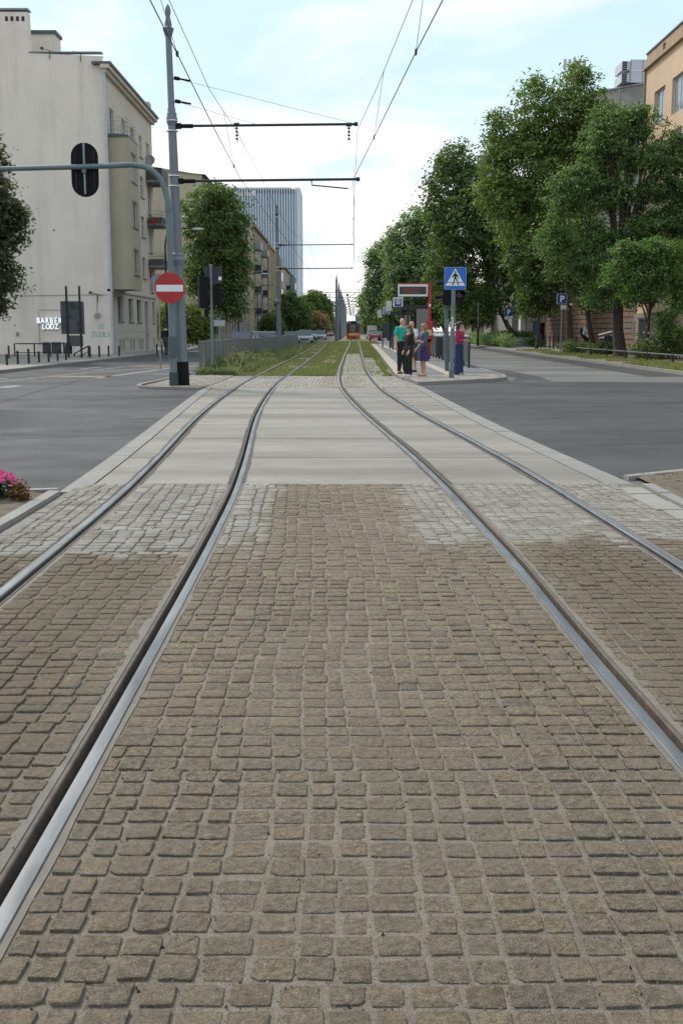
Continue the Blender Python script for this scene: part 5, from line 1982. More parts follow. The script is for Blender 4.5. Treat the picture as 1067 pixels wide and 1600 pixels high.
def rsq(w, h, r=.05, n=4):
    pts = []
    for (sx_2, sz_2, a0) in ((1, 1, 0), (-1, 1, 90), (-1, -1, 180), (1, -1, 270)):
        for k in range(n + 1):
            a = math.radians(a0 + 90 * k / n)
            pts.append((sx_2 * (w - r) + math.cos(a) * r, sz_2 * (h - r) + math.sin(a) * r))
    return pts
hsz = .325
yf = cy_ - .13
signpoly(rsq(hsz, hsz), .03, .05, sz.x, sz.z, yf).build('plate', flat('plate_edge_white', (.5, .6, .7), .4), t)
signpoly(rsq(hsz - .008, hsz - .008), .025, .029, sz.x, sz.z, yf).build('blue_face', flat('crossing_blue', (.01, .13, .52), .4, var=.03), t)
signpoly([(0, .295), (-.295, -.215), (.295, -.215)][::-1], .020, .024, sz.x, sz.z, yf).build('white_triangle', SIGNW, t)
man = MB()
def mp(pts): man.prism([(sz.x + a, 0, sz.z + b) for a, b in pts], (0, yf + .015, 0), (0, yf + .019, 0))
hd_ = [(.0 + .026 * math.cos(2 * math.pi * k / 10), .185 + .03 * math.sin(2 * math.pi * k / 10)) for k in range(10)]
mp(hd_)
mp([(-.045, .14), (.04, .145), (.03, .0), (-.035, .0)])
mp([(-.045, .14), (-.105, .03), (-.085, .02), (-.03, .10)])
mp([(.03, .145), (.085, .07), (.09, -.02), (.07, -.02), (.06, .05), (.03, .08)])
mp([(-.035, .0), (.0, .0), (-.07, -.16), (-.11, -.17), (-.115, -.19), (-.06, -.185), (-.04, -.15)])
mp([(-.01, .0), (.03, .0), (.075, -.09), (.115, -.175), (.08, -.19), (.045, -.09)])
for (a, b) in ((-.25, -.06), (-.05, -.0), (.09, .23)):
    mp([(a, -.125), (b if a != -.05 else .02, -.125), (b if a != -.05 else .02, -.110), (a, -.110)])
man.build('walking_figure', BLACKS, t)
s2 = G(699, 580, PZ); s2x, s2y = s2.x, s2.y
t = thing('signal_post', 'grey signal post with black traffic lights behind the crossing sign', 'traffic light', (s2x, s2y, PZ))
MB().tube([(s2x - .02, s2y, PZ), (s2x - .12, s2y, W(698, 440, s2y).z)], .075, 10).build('post', flat('post_dark_green', (.085, .11, .12), .5), t, smooth=40)
MB().box((s2x - .06, s2y - .09, 1.75), (.14, .06, .32)).build('control_box', POLEGREEN, t)
hz = W(696, 455, s2y)
hd = signal_head(t, hz.x + .05, s2y - .05, hz.z + .0, .32, .95, .3, 2, (-1, 0))
h2 = W(714, 460, s2y)
signal_head(t, h2.x, s2y - .12, h2.z, .34, .55, .24, 1, (.35, -.94))

# ------------------------------------------------------------------ tram stop furniture
r0 = G(671, 562, PZ)
rx, ry = W(670, 560, 57).x, 57.0
t = thing('info_column', 'red column carrying the departure board of the tram stop', 'column', (rx, ry, PZ))
zr = W(669, 441, ry).z
MB().bbox((rx - .07, ry - .06, PZ), (rx + .07, ry + .06, zr)).build('post', REDP, t)
MB().bbox((rx - .17, ry - .09, PZ + .9), (rx + .17, ry + .07, W(670, 503, ry).z + .05)).build('ticket_box', REDP, t)
zz = W(672, 520, ry).z
MB().bbox((rx - .16, ry - .1, zz - .14), (rx + .12, ry - .092, zz + .16)).build('timetable', flat('timetable_cream', (.55, .42, .20), .5), t)
MB().bbox((rx - .09, ry - .1, PZ + .85), (rx + .09, ry + .06, PZ + 1.0)).build('dark_band', BLACKP, t)
for v in (477, 504): 
    q = W(669, v, ry); MB().box((rx, ry - .064, q.z), (.10, .006, .14)).build('sticker', SIGNW, t)
ba, bb = W(622, 445, ry), W(667, 463, ry)
MB().bbox((ba.x, ry - .05, bb.z), (bb.x + .02, ry + .16, ba.z + .02)).build('board_frame', SIGNW, t)
MB().bbox((ba.x + .06, ry - .058, bb.z + .10), (bb.x - .04, ry - .0505, ba.z - .09)).build('display', flat('led_screen', (.025, .03, .032), .3), t)
led = flat('led_rows', (.19, .055, .025), .6, var=.5, scale=20)
for k in range(3):
    z = bb.z + .14 + k * .10
    MB().bbox((ba.x + .22, ry - .062, z), (bb.x - .35 - .1 * (k % 2), ry - .0585, z + .06)).build('led_row', led, t)
MB().bbox((ba.x, ry - .05, ba.z + .021), (rx - .072, ry + .12, ba.z + .085)).build('top_beam', REDP, t)


def stop_sign_cube(u0, v0, u1, v1, Y, label):
    a, b = W(u0, v0, Y), W(u1, v1, Y)
    x0, x1, z1, z0 = a.x, b.x, a.z, b.z
    w = x1 - x0
    t = thing('stop_sign', label, 'tram stop sign', ((x0 + x1) / 2, Y, z0), 'blue tram stop signs on the shelter roofs')
    MB().bbox((x0, Y, z0), (x1, Y + .12, z1)).build('plate', SIGNW, t)
    e = w * .13
    MB().bbox((x0 + e, Y - .006, z0 + .02), (x1 - e, Y - .001, z1 - e)).build('blue_face', NAVYP, t)
    m = MB()      # tram pictogram
    xc = (x0 + x1) / 2
    zb_, zt_ = z0 + w * .42, z0 + w * .78
    m.bbox((xc - w * .22, Y - .010, zb_), (xc + w * .22, Y - .007, zb_ + w * .10))
    m.bbox((xc - w * .22, Y - .010, zt_ - w * .05), (xc + w * .22, Y - .007, zt_))
    for k in range(4): m.bbox((xc - w * .22 + k * w * .13, Y - .010, zb_ + w * .10), (xc - w * .17 + k * w * .13, Y - .007, zt_ - w * .05))
    m.bbox((xc - w * .22, Y - .010, z0 + w * .26), (xc + w * .22, Y - .007, z0 + w * .34))
    m.build('tram_symbol', SIGNW, t)
    MB().bbox((x0 - .42, Y + .1, z0 - .25), (x0 - .10, Y + .16, z1 - .2)).build('side_plate', flat('side_plate', (.5, .55, .5), .5) if 'side_plate' not in bpy.data.materials else bpy.data.materials['side_plate'], t)
    MB().tube([(xc, Y + .1, z0 - .35), (xc, Y + .1, z0)], .03, 6).tube([(x0 - .26, Y + .13, z0 - .3), (xc, Y + .13, z0 - .3)], .02, 6).build('bracket', DARKSTEEL, t)
    return t


stop_sign_cube(614.5, 464.5, 629, 479, 66, 'nearer and larger blue tram stop sign above the shelter roof')
stop_sign_cube(598.5, 479.5, 609, 491, 84, 'farther and smaller blue tram stop sign above the second shelter')


def shelter(Y, Y1, x0, x1, z, label):
    t = thing('tram_shelter', label, 'shelter', ((x0 + x1) / 2, Y, PZ), 'dark glass shelters on the platform')
    MB().bbox((x0 - .5, Y - .2, z), (x1 + .1, Y1 + .2, z + .16)).build('roof', DARKSTEEL, t)
    for (x, y) in ((x0, Y), (x1, Y), (x0, Y1), (x1, Y1), (x1, (Y + Y1) / 2)):
        MB().bbox((x - .05, y - .05, PZ), (x + .05, y + .05, z)).build('post', DARKSTEEL, t)
    sg = glass('shelter_glass_' + str(int(Y)), (.035, .045, .05), .08)
    MB().bbox((x1 - .012, Y + .06, PZ + .25), (x1 + .012, (Y + Y1) / 2 - .06, z - .05)).build('pane', sg, t)
    MB().bbox((x1 - .012, (Y + Y1) / 2 + .06, PZ + .25), (x1 + .012, Y1 - .06, z - .05)).build('pane', sg, t)
    MB().bbox((x0 + .7, Y1 - .012, PZ + .2), (x1 - .06, Y1 + .012, z - .05)).build('pane', sg, t)
    MB().bbox((x0 + .5, Y - .01, PZ + .3), (x1 - .06, Y + .01, z - .05)).build('pane', sg, t)
    b = MB().bbox((x1 - .55, Y + .5, PZ + .42), (x1 - .12, Y1 - .5, PZ + .47)).build('bench', flat('bench_grey', (.12, .12, .13), .5) if 'bench_grey' not in bpy.data.materials else bpy.data.materials['bench_grey'], t)
    for y in (Y + .7, Y1 - .7): MB().bbox((x1 - .4, y - .04, PZ), (x1 - .25, y + .04, PZ + .42)).build('leg', DARKSTEEL, b)
    return t


shelter(66.5, 71.5, 3.95, 5.2, W(620, 481, 66.5).z, 'nearer dark glass tram shelter behind the waiting group')
shelter(84.5, 89.5, 3.9, 5.25, W(606, 491, 84.5).z, 'second dark glass tram shelter, farther down the platform')
t = thing('info_stand', 'dark framed notice stand at the far end of the platform', 'notice stand', (W(600, 540, 96).x, 96, PZ))
ox = W(600, 540, 96).x
ox += .25
for dx in (-.38, .38): MB().bbox((ox + dx - .05, 95.95, PZ), (ox + dx + .05, 96.05, 2.2)).build('post', DARKSTEEL, t)
MB().bbox((ox - .33, 95.97, .9), (ox + .33, 96.03, 2.15)).build('panel', flat('notice_dark', (.05, .06, .075), .4), t)
# guard rail between platform and road
t = thing('guard_rail', 'dark mesh-panelled guard rail with pale handrail along the platform edge', 'guard rail', (5.05, 43, PZ))
gx_ = lambda y: 4.92 + (y - 42) * .006
MESHP = flat('guard_panel', (.045, .05, .056), .6, var=.2)
y = 43.0
while y < 96:
    L_ = 2.0
    MB().bbox((gx_(y) - .02, y + .06, PZ + .22), (gx_(y) + .02, y + L_ - .06, PZ + 1.12)).build('panel', MESHP, t)
    MB().bbox((gx_(y) - .04, y - .04, PZ), (gx_(y) + .04, y + .04, PZ + 1.16)).build('post', DARKSTEEL, t)
    MB().tube([(gx_(y), y + .0, PZ + 1.2), (gx_(y + L_), y + L_, PZ + 1.2)], .035, 6).build('handrail', ZINC, t)
    y += L_
t = thing('guard_rail', 'short dark guard rail panel facing the camera beside the red column', 'guard rail', (5, 55, PZ))
for k in range(2):
    xa = rx + .18 + k * .78
    MB().bbox((xa, 54.98, PZ + .2), (xa + .74, 55.02, PZ + 1.12)).build('panel', MESHP, t)
    MB().bbox((xa + .735, 54.96, PZ), (xa + .79, 55.04, PZ + 1.15)).build('post', DARKSTEEL, t)
MB().tube([(rx + .1, 55, PZ + 1.19), (rx + 1.75, 55, PZ + 1.16)], .045, 8).build('handrail', SIGNW, t)


# ------------------------------------------------------------------ parking signs, posts, lamps
def p_sign(u, v0, v1, vb, half, Y, label, plate_v, rz=0.0):
    c = W(u, (v0 + v1) / 2, Y)
    b = W(u, vb, Y)
    t = thing('parking_sign', label, 'traffic sign', (c.x, Y, .1), 'blue parking signs on the right pavement')
    h = (W(u, v0, Y).z - W(u, v1, Y).z) / 2
    MB().tube([(c.x + .03, Y, .1), (c.x + .03, Y, c.z + h)], .035, 8).build('post', flat('post_tan_' + str(int(Y)), (.22, .19, .15) if Y < 90 else (.10, .09, .08), .6), t)
    signpoly(rsq(h, h, .04), 0, .02, c.x, c.z, Y - .06).build('plate', SIGNW, t)
    signpoly(rsq(h - .012, h - .012, .04), -.005, -.001, c.x, c.z, Y - .06).build('blue_face', NAVYP, t)
    me = text_mesh('P', h * 1.75, .002, h * .035)
    me.materials.clear(); me.materials.append(SIGNW)
    o = put('letter', me, t, Vector((c.x + h * .05, Y - .070, c.z - h * .6)) - t.location)
    o.rotation_euler = (math.pi / 2, 0, 0)
    pz = W(u, plate_v, Y).z
    MB().bbox((c.x - h * half, Y - .06, pz - .11), (c.x + h * 1.0, Y - .04, pz + .11)).build('lower_plate', flat('plate_grey', (.5, .5, .5), .5) if 'plate_grey' not in bpy.data.materials else bpy.data.materials['plate_grey'], t)
    m = MB()
    for k in range(4): m.bbox((c.x - h * half * .8 + k * h * .4, Y - .065, pz - .04), (c.x - h * half * .8 + k * h * .4 + h * .25, Y - .061, pz + .04))
    return t


p_sign(877, 459, 475, 553, .2, 62, 'nearer blue parking sign on a thin tan post between the trunks', 480)
p_sign(794, 481.5, 494, 541, 1.0, 97, 'farther blue parking sign in front of the concrete planter', 497)
pp = W(746, 540, 104)
t = thing('lamp_post', 'thin grey post with dark lower half beside the clipped hedge', 'post', (pp.x, 104, .1))
MB().tube([(pp.x, 104, .1), (pp.x, 104, 1.9)], .11, 8).build('lower_shaft', DARKSTEEL, t)
MB().tube([(pp.x, 104, 1.9), (pp.x - .03, 104, W(746, 472, 104).z)], .05, 8).build('upper_shaft', ZINC, t)


def street_lamp(uh, vh, Y, xp, label):
    hpos = W(uh, vh, Y)
    t = thing('street_lamp', label, 'street lamp', (xp, Y, .1), 'street lamps along the left pavement')
    z = hpos.z
    MB().tube([(xp, Y, .1), (xp, Y, z - 1.0), (xp + .12, Y, z - .4), (xp + .5, Y, z - .05), (xp + 1.2, Y, z + .05), (hpos.x - .3, Y, z + .06)], [.09, .06, .055, .05, .045, .04], 8).build('pole', DARKSTEEL, t, smooth=40)
    MB().ell((hpos.x, Y, z), (.42, .16, .10), 10, 6).build('lamp_head', flat('lamp_head_pale', (.55, .58, .57), .4) if 'lamp_head_pale' not in bpy.data.materials else bpy.data.materials['lamp_head_pale'], t, smooth=True)


for (uh, vh, Y, xp, w) in ((309, 358, 76, -11.85, 'nearest street lamp, its pale head peeping out behind the near pole'), (373, 401, 97, -11.85, 'second street lamp, its pale head before the middle tree'),
                           (413, 428, 127, -11.7, 'third street lamp, its bent pole against the tenement wall'), (433, 446, 155, -11.6, 'fourth street lamp, beside the blue-grey catenary pole')):
    street_lamp(uh, vh, Y, xp, w)

# ------------------------------------------------------------------ bollards, ramp railing, billboard on the left pavement
def bollard(u, vb, vt, Y, label, grp, zb=.1):
    b, tp = W(u, vb, Y), W(u, vt, Y)
    t = thing('bollard', label, 'bollard', (b.x, Y, zb), grp)
    MB().tube([(b.x, Y, zb), (b.x, Y, tp.z - .05)], .052, 8).build('shaft', DARKSTEEL, t, smooth=40)
    MB().ell((b.x, Y, tp.z - .05), (.06, .06, .06), 8, 6).build('cap', DARKSTEEL, t, smooth=True)


bl = [(12, 578, 553, 46), (29, 575, 548, 47.5), (46, 574, 545, 48.5), (62, 573, 549, 50), (77, 571, 541, 51), (91, 568, 545, 52.5), (104, 567, 540, 54), (141.5, 562, 541, 58.5), (156, 561, 540, 60), (170.5, 560, 540, 61.5),
      (187, 559.5, 540, 62.5), (246, 556, 537, 69), (254, 555.5, 538, 70)]
wh = ['leftmost black bollard at the left kerb, at the frame edge', 'second black bollard from the left edge, before the ramp railing', 'third black bollard from the left edge, before the ramp railing', 'fourth black bollard from the left edge, under the BARBER letters',
      'fifth black bollard, just left of the billboard', 'sixth black bollard, beneath the left edge of the billboard', 'seventh black bollard, right below the billboard', 'black bollard standing right of the billboard', 'black bollard under the cyan graffiti',
      'black bollard at the gable corner', 'black bollard by the first cellar windows', 'black bollard near the house end, left of the gantry', 'black bollard near the house end, closest to the gantry pole']
for q, w in zip(bl, wh): bollard(*q, w, 'black bollards along the left kerb')
t = thing('ramp_railing', 'dark steel railing along the basement ramp below the shop letters', 'railing', (-17, 62, .1))
Yr = 61.5
def rp(u, v): return W(u, v, Yr)
MB().tube([rp(24, 537), rp(60, 537), rp(104, 537)], .035, 6).tube([rp(24, 551), rp(70, 551), rp(104, 551)], .025, 6).build('rail', DARKSTEEL, t)
for u in (24, 55, 80, 104):
    b = rp(u, 560); MB().tube([(b.x, Yr, .1), (b.x, Yr, rp(u, 537).z)], .04, 6).build('post', DARKSTEEL, t)
MB().tube([rp(116, 553), rp(138, 541), rp(141, 541)], .035, 6).tube([rp(119, 560), rp(139, 549)], .025, 6).build('rail', DARKSTEEL, t)
for u, v in ((117, 553), (128, 548), (139, 541)):
    b = rp(u, 560); MB().tube([(b.x, Yr, .1), (b.x, Yr, rp(u, v).z)], .04, 6).build('post', DARKSTEEL, t)
a, b = rp(95, 557), rp(142, 566)
MB().bbox((a.x, Yr - .2, .1), (b.x, Yr + .2, a.z)).build('low_wall', flat('ramp_wall', (.05, .055, .05), .8), t)
MB().bbox((rp(8, 560).x, Yr - .1, .1), (rp(24, 560).x, Yr, .14)).build('threshold', CONCR, t)
t = thing('post_bollard', 'rusty brown post at the left pavement edge', 'post', (W(14.5, 560, 58).x, 58, .1))
MB().tube([(W(14.5, 560, 58).x, 58, .1), (W(14, 541, 58).x, 58, W(14, 540, 58).z)], .055, 8).build('shaft', flat('rusty_steel', (.12, .06, .045), .8), t)
Yb = 59.0
t = thing('billboard', 'weathered dark billboard on two tall posts partly hiding the shop letters', 'billboard', (W(113, 560, Yb).x, Yb, .1))
BBG = NT('billboard_grey')
BBG.col(BBG.mix(BBG.ramp(BBG.noise(2.6, 6, .65), [(.52, 0), (.60, .85)]), (.085, .095, .11), (.035, .038, .045)))
BBG.rough(.55)
def bbq(u0, v0, u1, v1, d, nm, mat):
    a, b = W(u0, v0, Yb), W(u1, v1, Yb)
    MB().bbox((a.x, Yb + d, b.z), (b.x, Yb + d + .05, a.z)).build(nm, mat, t)
bbq(94, 470.5, 128, 522, .06, 'upper_board', BBG.m)
bbq(124, 471, 132, 522.5, .14, 'rear_board', flat('board_back', (.11, .12, .14), .6))
bbq(104, 524, 130, 541, .06, 'lower_board', BBG.m)
for u in (103.5, 124):
    a, b = W(u, 447, Yb), W(u + .5, 562, Yb)
    MB().bbox((a.x - .05, Yb - .03, .1), (a.x + .05, Yb + .05, a.z)).build('post', DARKSTEEL, t)

# ------------------------------------------------------------------ right pavement: planter, hedge, fence, rail, handrail, bollards
Yp = 105
a, b = W(776, 527, Yp), W(829, 541, Yp)
t = thing('planter', 'long grey concrete planter with a leaning tree behind the parking sign', 'planter', ((a.x + b.x) / 2, Yp, .1))
m = MB().bbox((a.x, Yp, .1), (b.x, Yp + 1.6, a.z)); m.build('trough', CONCR, t)
for k in range(5):
    MB().bbox((a.x + .03 + k * (b.x - a.x) / 5, Yp - .03, .12), (a.x - .03 + (k + 1) * (b.x - a.x) / 5, Yp - .001, a.z - .03)).build('panel', CONCR, t)
MB().bbox((a.x + .12, Yp + .12, a.z - .001), (b.x - .12, Yp + 1.5, a.z + .05)).build('soil', DIRT, t)
PALE = flat('old_boards', (.26, .235, .20), .9, var=.25, scale=1.2, bump=.3)
PALE2 = flat('old_boards_dark', (.19, .17, .15), .9, var=.25, scale=1.2, bump=.3)
t = thing('board_fence', 'tall weathered grey board fence behind the hedge and planter', 'fence', (17.9, 112, .1))
fa, fbv = Vector((18.3, 111, 0)), Vector((17.6, 170, 0))
nB = 140
for k in range(nB):
    p, q = fa.lerp(fbv, k / nB), fa.lerp(fbv, (k + .93) / nB)
    h = 3.0 + R.uniform(-.08, .08)
    MB().prism([(p.x - .02, p.y, 0), (p.x + .02, p.y, 0), (q.x + .02, q.y, 0), (q.x - .02, q.y, 0)], (0, 0, .1), (0, 0, h)).build('board', PALE if R.random() < .7 else PALE2, t)
MB().tube([fa + Vector((.06, 0, 2.4)), fbv + Vector((.06, 0, 2.4))], .06, 4).tube([fa + Vector((.06, 0, .8)), fbv + Vector((.06, 0, .8))], .06, 4).build('back_rail', PALE2, t)
t = thing('low_fence', 'low dark post-and-rail fence along the right verge', 'fence', (14.1, 38, .1))
fy = [38.5 + 4.1 * k for k in range(9)]
fxx = lambda y: 13.95 + .012 * (y - 50)
for k, y in enumerate(fy):
    MB().bbox((fxx(y) - .05, y - .05, .1), (fxx(y) + .05, y + .05, .62)).build('post', DARKSTEEL, t)
    if k < len(fy) - 1:
        MB().tube([(fxx(y), y + .05, .5), (fxx(y + 4.1), y + 4.05, .5)], .04, 6).build('rail', flat('rail_grey', (.09, .09, .095), .6) if k == 0 else bpy.data.materials['rail_grey'], t)
t = thing('handrail', 'long pale slanting handrail crossing behind the thick trunk', 'handrail', (18, 71, .1))
MB().tube([W(935, 523, 78), W(965, 516, 74), W(992, 503, 71)], .05, 6).tube([W(935, 529, 78), W(968, 521, 74), W(992, 512, 71)], .035, 6).build('rail', flat('handrail_pale', (.5, .5, .5), .4), t)
for u, v in ((937, 523), (966, 516), (991, 504)):
    q = W(u, v, 75); MB().tube([(q.x, 75, .1), (q.x, 75, q.z)], .03, 6).build('post', ZINC, t)
t = thing('notice_panel', 'blue and white panel leaning low between the two big trunks', 'panel', (W(965, 545, 70).x, 70, .1))
a, b = W(944, 524, 70), W(985, 552, 70)
MB().bbox((a.x, 70, .1), (b.x - .5, 70.06, a.z)).build('blue_panel', flat('panel_blue_grey', (.045, .075, .12), .6), t)
MB().bbox((a.x + .95, 69.95, .15), (b.x - .55, 69.99, a.z - .25)).build('white_panel', flat('panel_white', (.42, .44, .46), .6), t)
for x in (a.x + .1, b.x - .6): MB().bbox((x - .04, 70.06, .1), (x + .04, 70.14, a.z)).build('post', DARKSTEEL, t)
t = thing('utility_box', 'grey-green utility cabinet behind the slim trunk at the right', 'cabinet', (W(1003, 560, 60).x + .2, 60, .1))
q = W(1003, 520, 60)
MB().bbox((q.x - .1, 60, .1), (q.x + .35, 60.5, 2.1)).build('body', flat('cabinet_grey', (.10, .115, .125), .6), t)
MB().bbox((q.x - .16, 59.95, 2.1), (q.x + .4, 60.55, 2.2)).build('lid', ZINC, t)
MB().bbox((q.x - .05, 59.98, .3), (q.x + .3, 59.999, 1.9)).build('door', flat('cabinet_door', (.12, .135, .145), .6), t)
for k, (u, vb) in enumerate(((845, 545), (851, 545), (858, 546), (864, 546), (871, 547), (893, 549), (899, 549))):
    bollard(u, vb, vb - 22, 92 - k * 1.2, f'{ords[k]} thin dark bollard in the row before the brown house, from the left', 'thin bollards before the brown house')
# ------------------------------------------------------------------ trees
def leaf_material(name, a, b, c, trans=0.35):
    t = NT(name)
    t.coords()
    base = t.ramp(t.pos.outputs['Random Per Island'], [(0, a), (0.5, b), (1, c)])
    tone = t.ramp(t.noise(0.75, 4, 0.6), [(0.32, 0.36), (0.68, 0.66)])      # shoots of older and younger leaves
    base = t.mix(0.8, base, tone, 'OVERLAY')
    t.col(base)
    t.rough(0.55)
    t.b.inputs['Specular IOR Level'].default_value = 0.35
    n, l = t.n, t.l
    tr = n.new('ShaderNodeBsdfTranslucent')
    hs = n.new('ShaderNodeMixRGB'); hs.blend_type = 'MULTIPLY'; hs.inputs['Fac'].default_value = 1
    hs.inputs['Color2'].default_value = (1.5, 1.7, 0.7, 1)
    l.new(base, hs.inputs['Color1'])
    l.new(hs.outputs[0], tr.inputs['Color'])
    mx = n.new('ShaderNodeMixShader'); mx.inputs['Fac'].default_value = trans
    l.new(t.b.outputs[0], mx.inputs[1]); l.new(tr.outputs[0], mx.inputs[2])
    l.new(mx.outputs[0], n['Material Output'].inputs['Surface'])
    return t.m


LEAF_ASH = leaf_material('leaf_ash', (0.089, 0.136, 0.041), (0.138, 0.199, 0.061), (0.220, 0.266, 0.092))
LEAF_LOC = leaf_material('leaf_locust', (0.071, 0.132, 0.067), (0.121, 0.197, 0.079), (0.189, 0.266, 0.098))
LEAF_BRT = leaf_material('leaf_bright', (0.077, 0.147, 0.047), (0.118, 0.204, 0.067), (0.179, 0.269, 0.098))
LEAF_MAP = leaf_material('leaf_maple', (0.067, 0.106, 0.041), (0.105, 0.158, 0.054), (0.167, 0.210, 0.079))
LEAF_LIM = leaf_material('leaf_lime', (0.121, 0.179, 0.084), (0.178, 0.247, 0.121), (0.230, 0.298, 0.168))
LEAF_BRN = leaf_material('leaf_yellowing', (0.200, 0.146, 0.098), (0.273, 0.187, 0.121), (0.209, 0.205, 0.121))
LEAF_CHE = leaf_material('leaf_chestnut', (0.054, 0.079, 0.041), (0.081, 0.107, 0.052), (0.137, 0.098, 0.070))
BARK = flat('bark', (0.060, 0.047, 0.036), 0.95, var=0.45, scale=14, bump=0.8, bscale=22)
BARK2 = flat('bark_pale', (0.10, 0.08, 0.06), 0.95, var=0.4, scale=12, bump=0.8, bscale=22)


def leaf_cloud(cl, n_cl, per, spread, size, droop=0.25, shell=0.55, fl=0.55):
    """leaf-sized quads in clumps through ellipsoids cl=[(c, r)]"""
    vol = np.array([(r[0] * r[1] * r[2]) ** (2 / 3) for c, r in cl])
    pick = NR.choice(len(cl), n_cl, p=vol / vol.sum())
    cc = np.array([c for c, r in cl])[pick]
    rr = np.array([r for c, r in cl])[pick]
    d = NR.normal(size=(n_cl, 3)); d /= np.linalg.norm(d, axis=1)[:, None]
    rad = (shell + (1.03 - shell) * NR.random(n_cl) ** 0.7) * np.where(NR.random(n_cl) < .13, NR.uniform(1.05, 1.28, n_cl), 1.0)
    centre = cc + d * rr * rad[:, None]
    n = n_cl * per
    sp = np.repeat(spread * NR.uniform(.45, 1.5, n_cl), per)
    off = NR.normal(size=(n, 3)) * sp[:, None] * np.array([1, 1, fl])
    p = np.repeat(centre, per, axis=0) + off
    p[:, 2] -= droop * np.linalg.norm(off[:, :2], axis=1)
    out = np.repeat(d, per, axis=0)
    nrm = NR.normal(size=(n, 3)) * .75 + out * .5 + np.array([0, 0, .75])
    nrm /= np.linalg.norm(nrm, axis=1)[:, None]
    t = NR.normal(size=(n, 3)); t -= nrm * (t * nrm).sum(1)[:, None]; t /= np.linalg.norm(t, axis=1)[:, None]
    b = np.cross(nrm, t)
    s = size * NR.uniform(.6, 1.35, n)
    t *= s[:, None]; b *= (s * .48)[:, None]
    V = np.zeros((n, 4, 3))
    V[:, 0] = p - t * .5
    V[:, 1] = p + b * .5 - t * .05 + nrm * (s * .08)[:, None]
    V[:, 2] = p + t * .5 - nrm * (s * .10)[:, None]
    V[:, 3] = p - b * .5 - t * .05 + nrm * (s * .08)[:, None]
    F = np.arange(n * 4).reshape(n, 4)
    return V.reshape(-1, 3), F, centre


def tree(name, label, cat, base, blobs, leaf, n_cl, per, spread, size, r0, bark=BARK, lean=None, group='trees along the street', shell=.5, limbs=9, crown='crown', fl=.55):
    """blobs: [(centre, radii)] in the place's own metres"""
    base = Vector(base)
    t = thing(name, label, cat, base, group)
    cs_ = [Vector(c) for c, r in blobs]
    top = max(cs_, key=lambda c: c.z)
    low = min(c[2] - r[2] for c, r in blobs)
    fork_z = max(base.z + 1.6, low + .3)
    mid = sum(cs_, Vector()) / len(cs_)
    f = (fork_z - base.z) / max(.1, mid.z - base.z)
    fork = base + (mid - base) * min(.6, f) if lean is None else base + Vector(lean)
    fork.z = fork_z
    m = MB()
    m.tube([base + Vector((0, 0, -.1)), base + Vector((0, 0, .3)), base.lerp(fork, .5) + Vector((R.uniform(-.08, .08), 0, 0)), fork], [r0 * 1.5, r0 * 1.08, r0 * .9, r0 * .8], 10)
    m.tube([fork - Vector((0, 0, .1)), fork.lerp(top, .4) + Vector((R.uniform(-.3, .3), R.uniform(-.3, .3), 0)), fork.lerp(top, .8), top], [r0 * .72, r0 * .5, r0 * .26, r0 * .06], 8)
    tr = m.build('trunk', bark, t, smooth=True)
    order = sorted(cs_, key=lambda c: -c.z)
    for c in order[1:1 + limbs]:
        m = MB()
        s = fork.lerp(top, R.uniform(0.0, .45))
        k = s.lerp(c, .5) + Vector((R.uniform(-.3, .3), R.uniform(-.3, .3), R.uniform(.1, .5)))
        rr = r0 * R.uniform(.3, .45)
        m.tube([s, k, c], [rr, rr * .6, rr * .15], 6)
        m.build('limb', bark, tr, smooth=True)
    V, F, cen = leaf_cloud([(tuple(c), r) for c, r in blobs], n_cl, per, spread, size, shell=shell, fl=fl)
    off = np.array(base)
    put(crown, np_mesh(crown, V - off, F, leaf, 4), t)
    # twigs carrying the clumps, one mesh
    tw = MB()
    for k in range(0, len(cen), max(1, len(cen) // 70)):
        c = Vector(cen[k])
        s = min(cs_, key=lambda q: (q - c).length)
        s = s + (fork - s) * .25
        tw.tube([s, s.lerp(c, .6) + Vector((0, 0, .12)), c], [.035, .022, .008], 4, False)
    tag(tw.build('twigs', bark, t), kind='stuff')
    return t


def PB(Y, lst, depth=None, jy=0.35):
    out = []
    for q in lst:
        u, v, ru, rv = q[:4]
        rx_, rz2 = ru * Y / FOCAL, rv * Y / FOCAL
        ry_ = depth if depth else (rx_ + rz2) / 2
        yy = Y + R.uniform(-jy, jy) * ry_ * 1.6
        c = W(u, v, yy)
        out.append(((c.x, c.y, c.z), (rx_, ry_, rz2)))
    return out


def base_at(u, Y, z=.1): return Vector((W(u, 545, Y).x, Y, z))


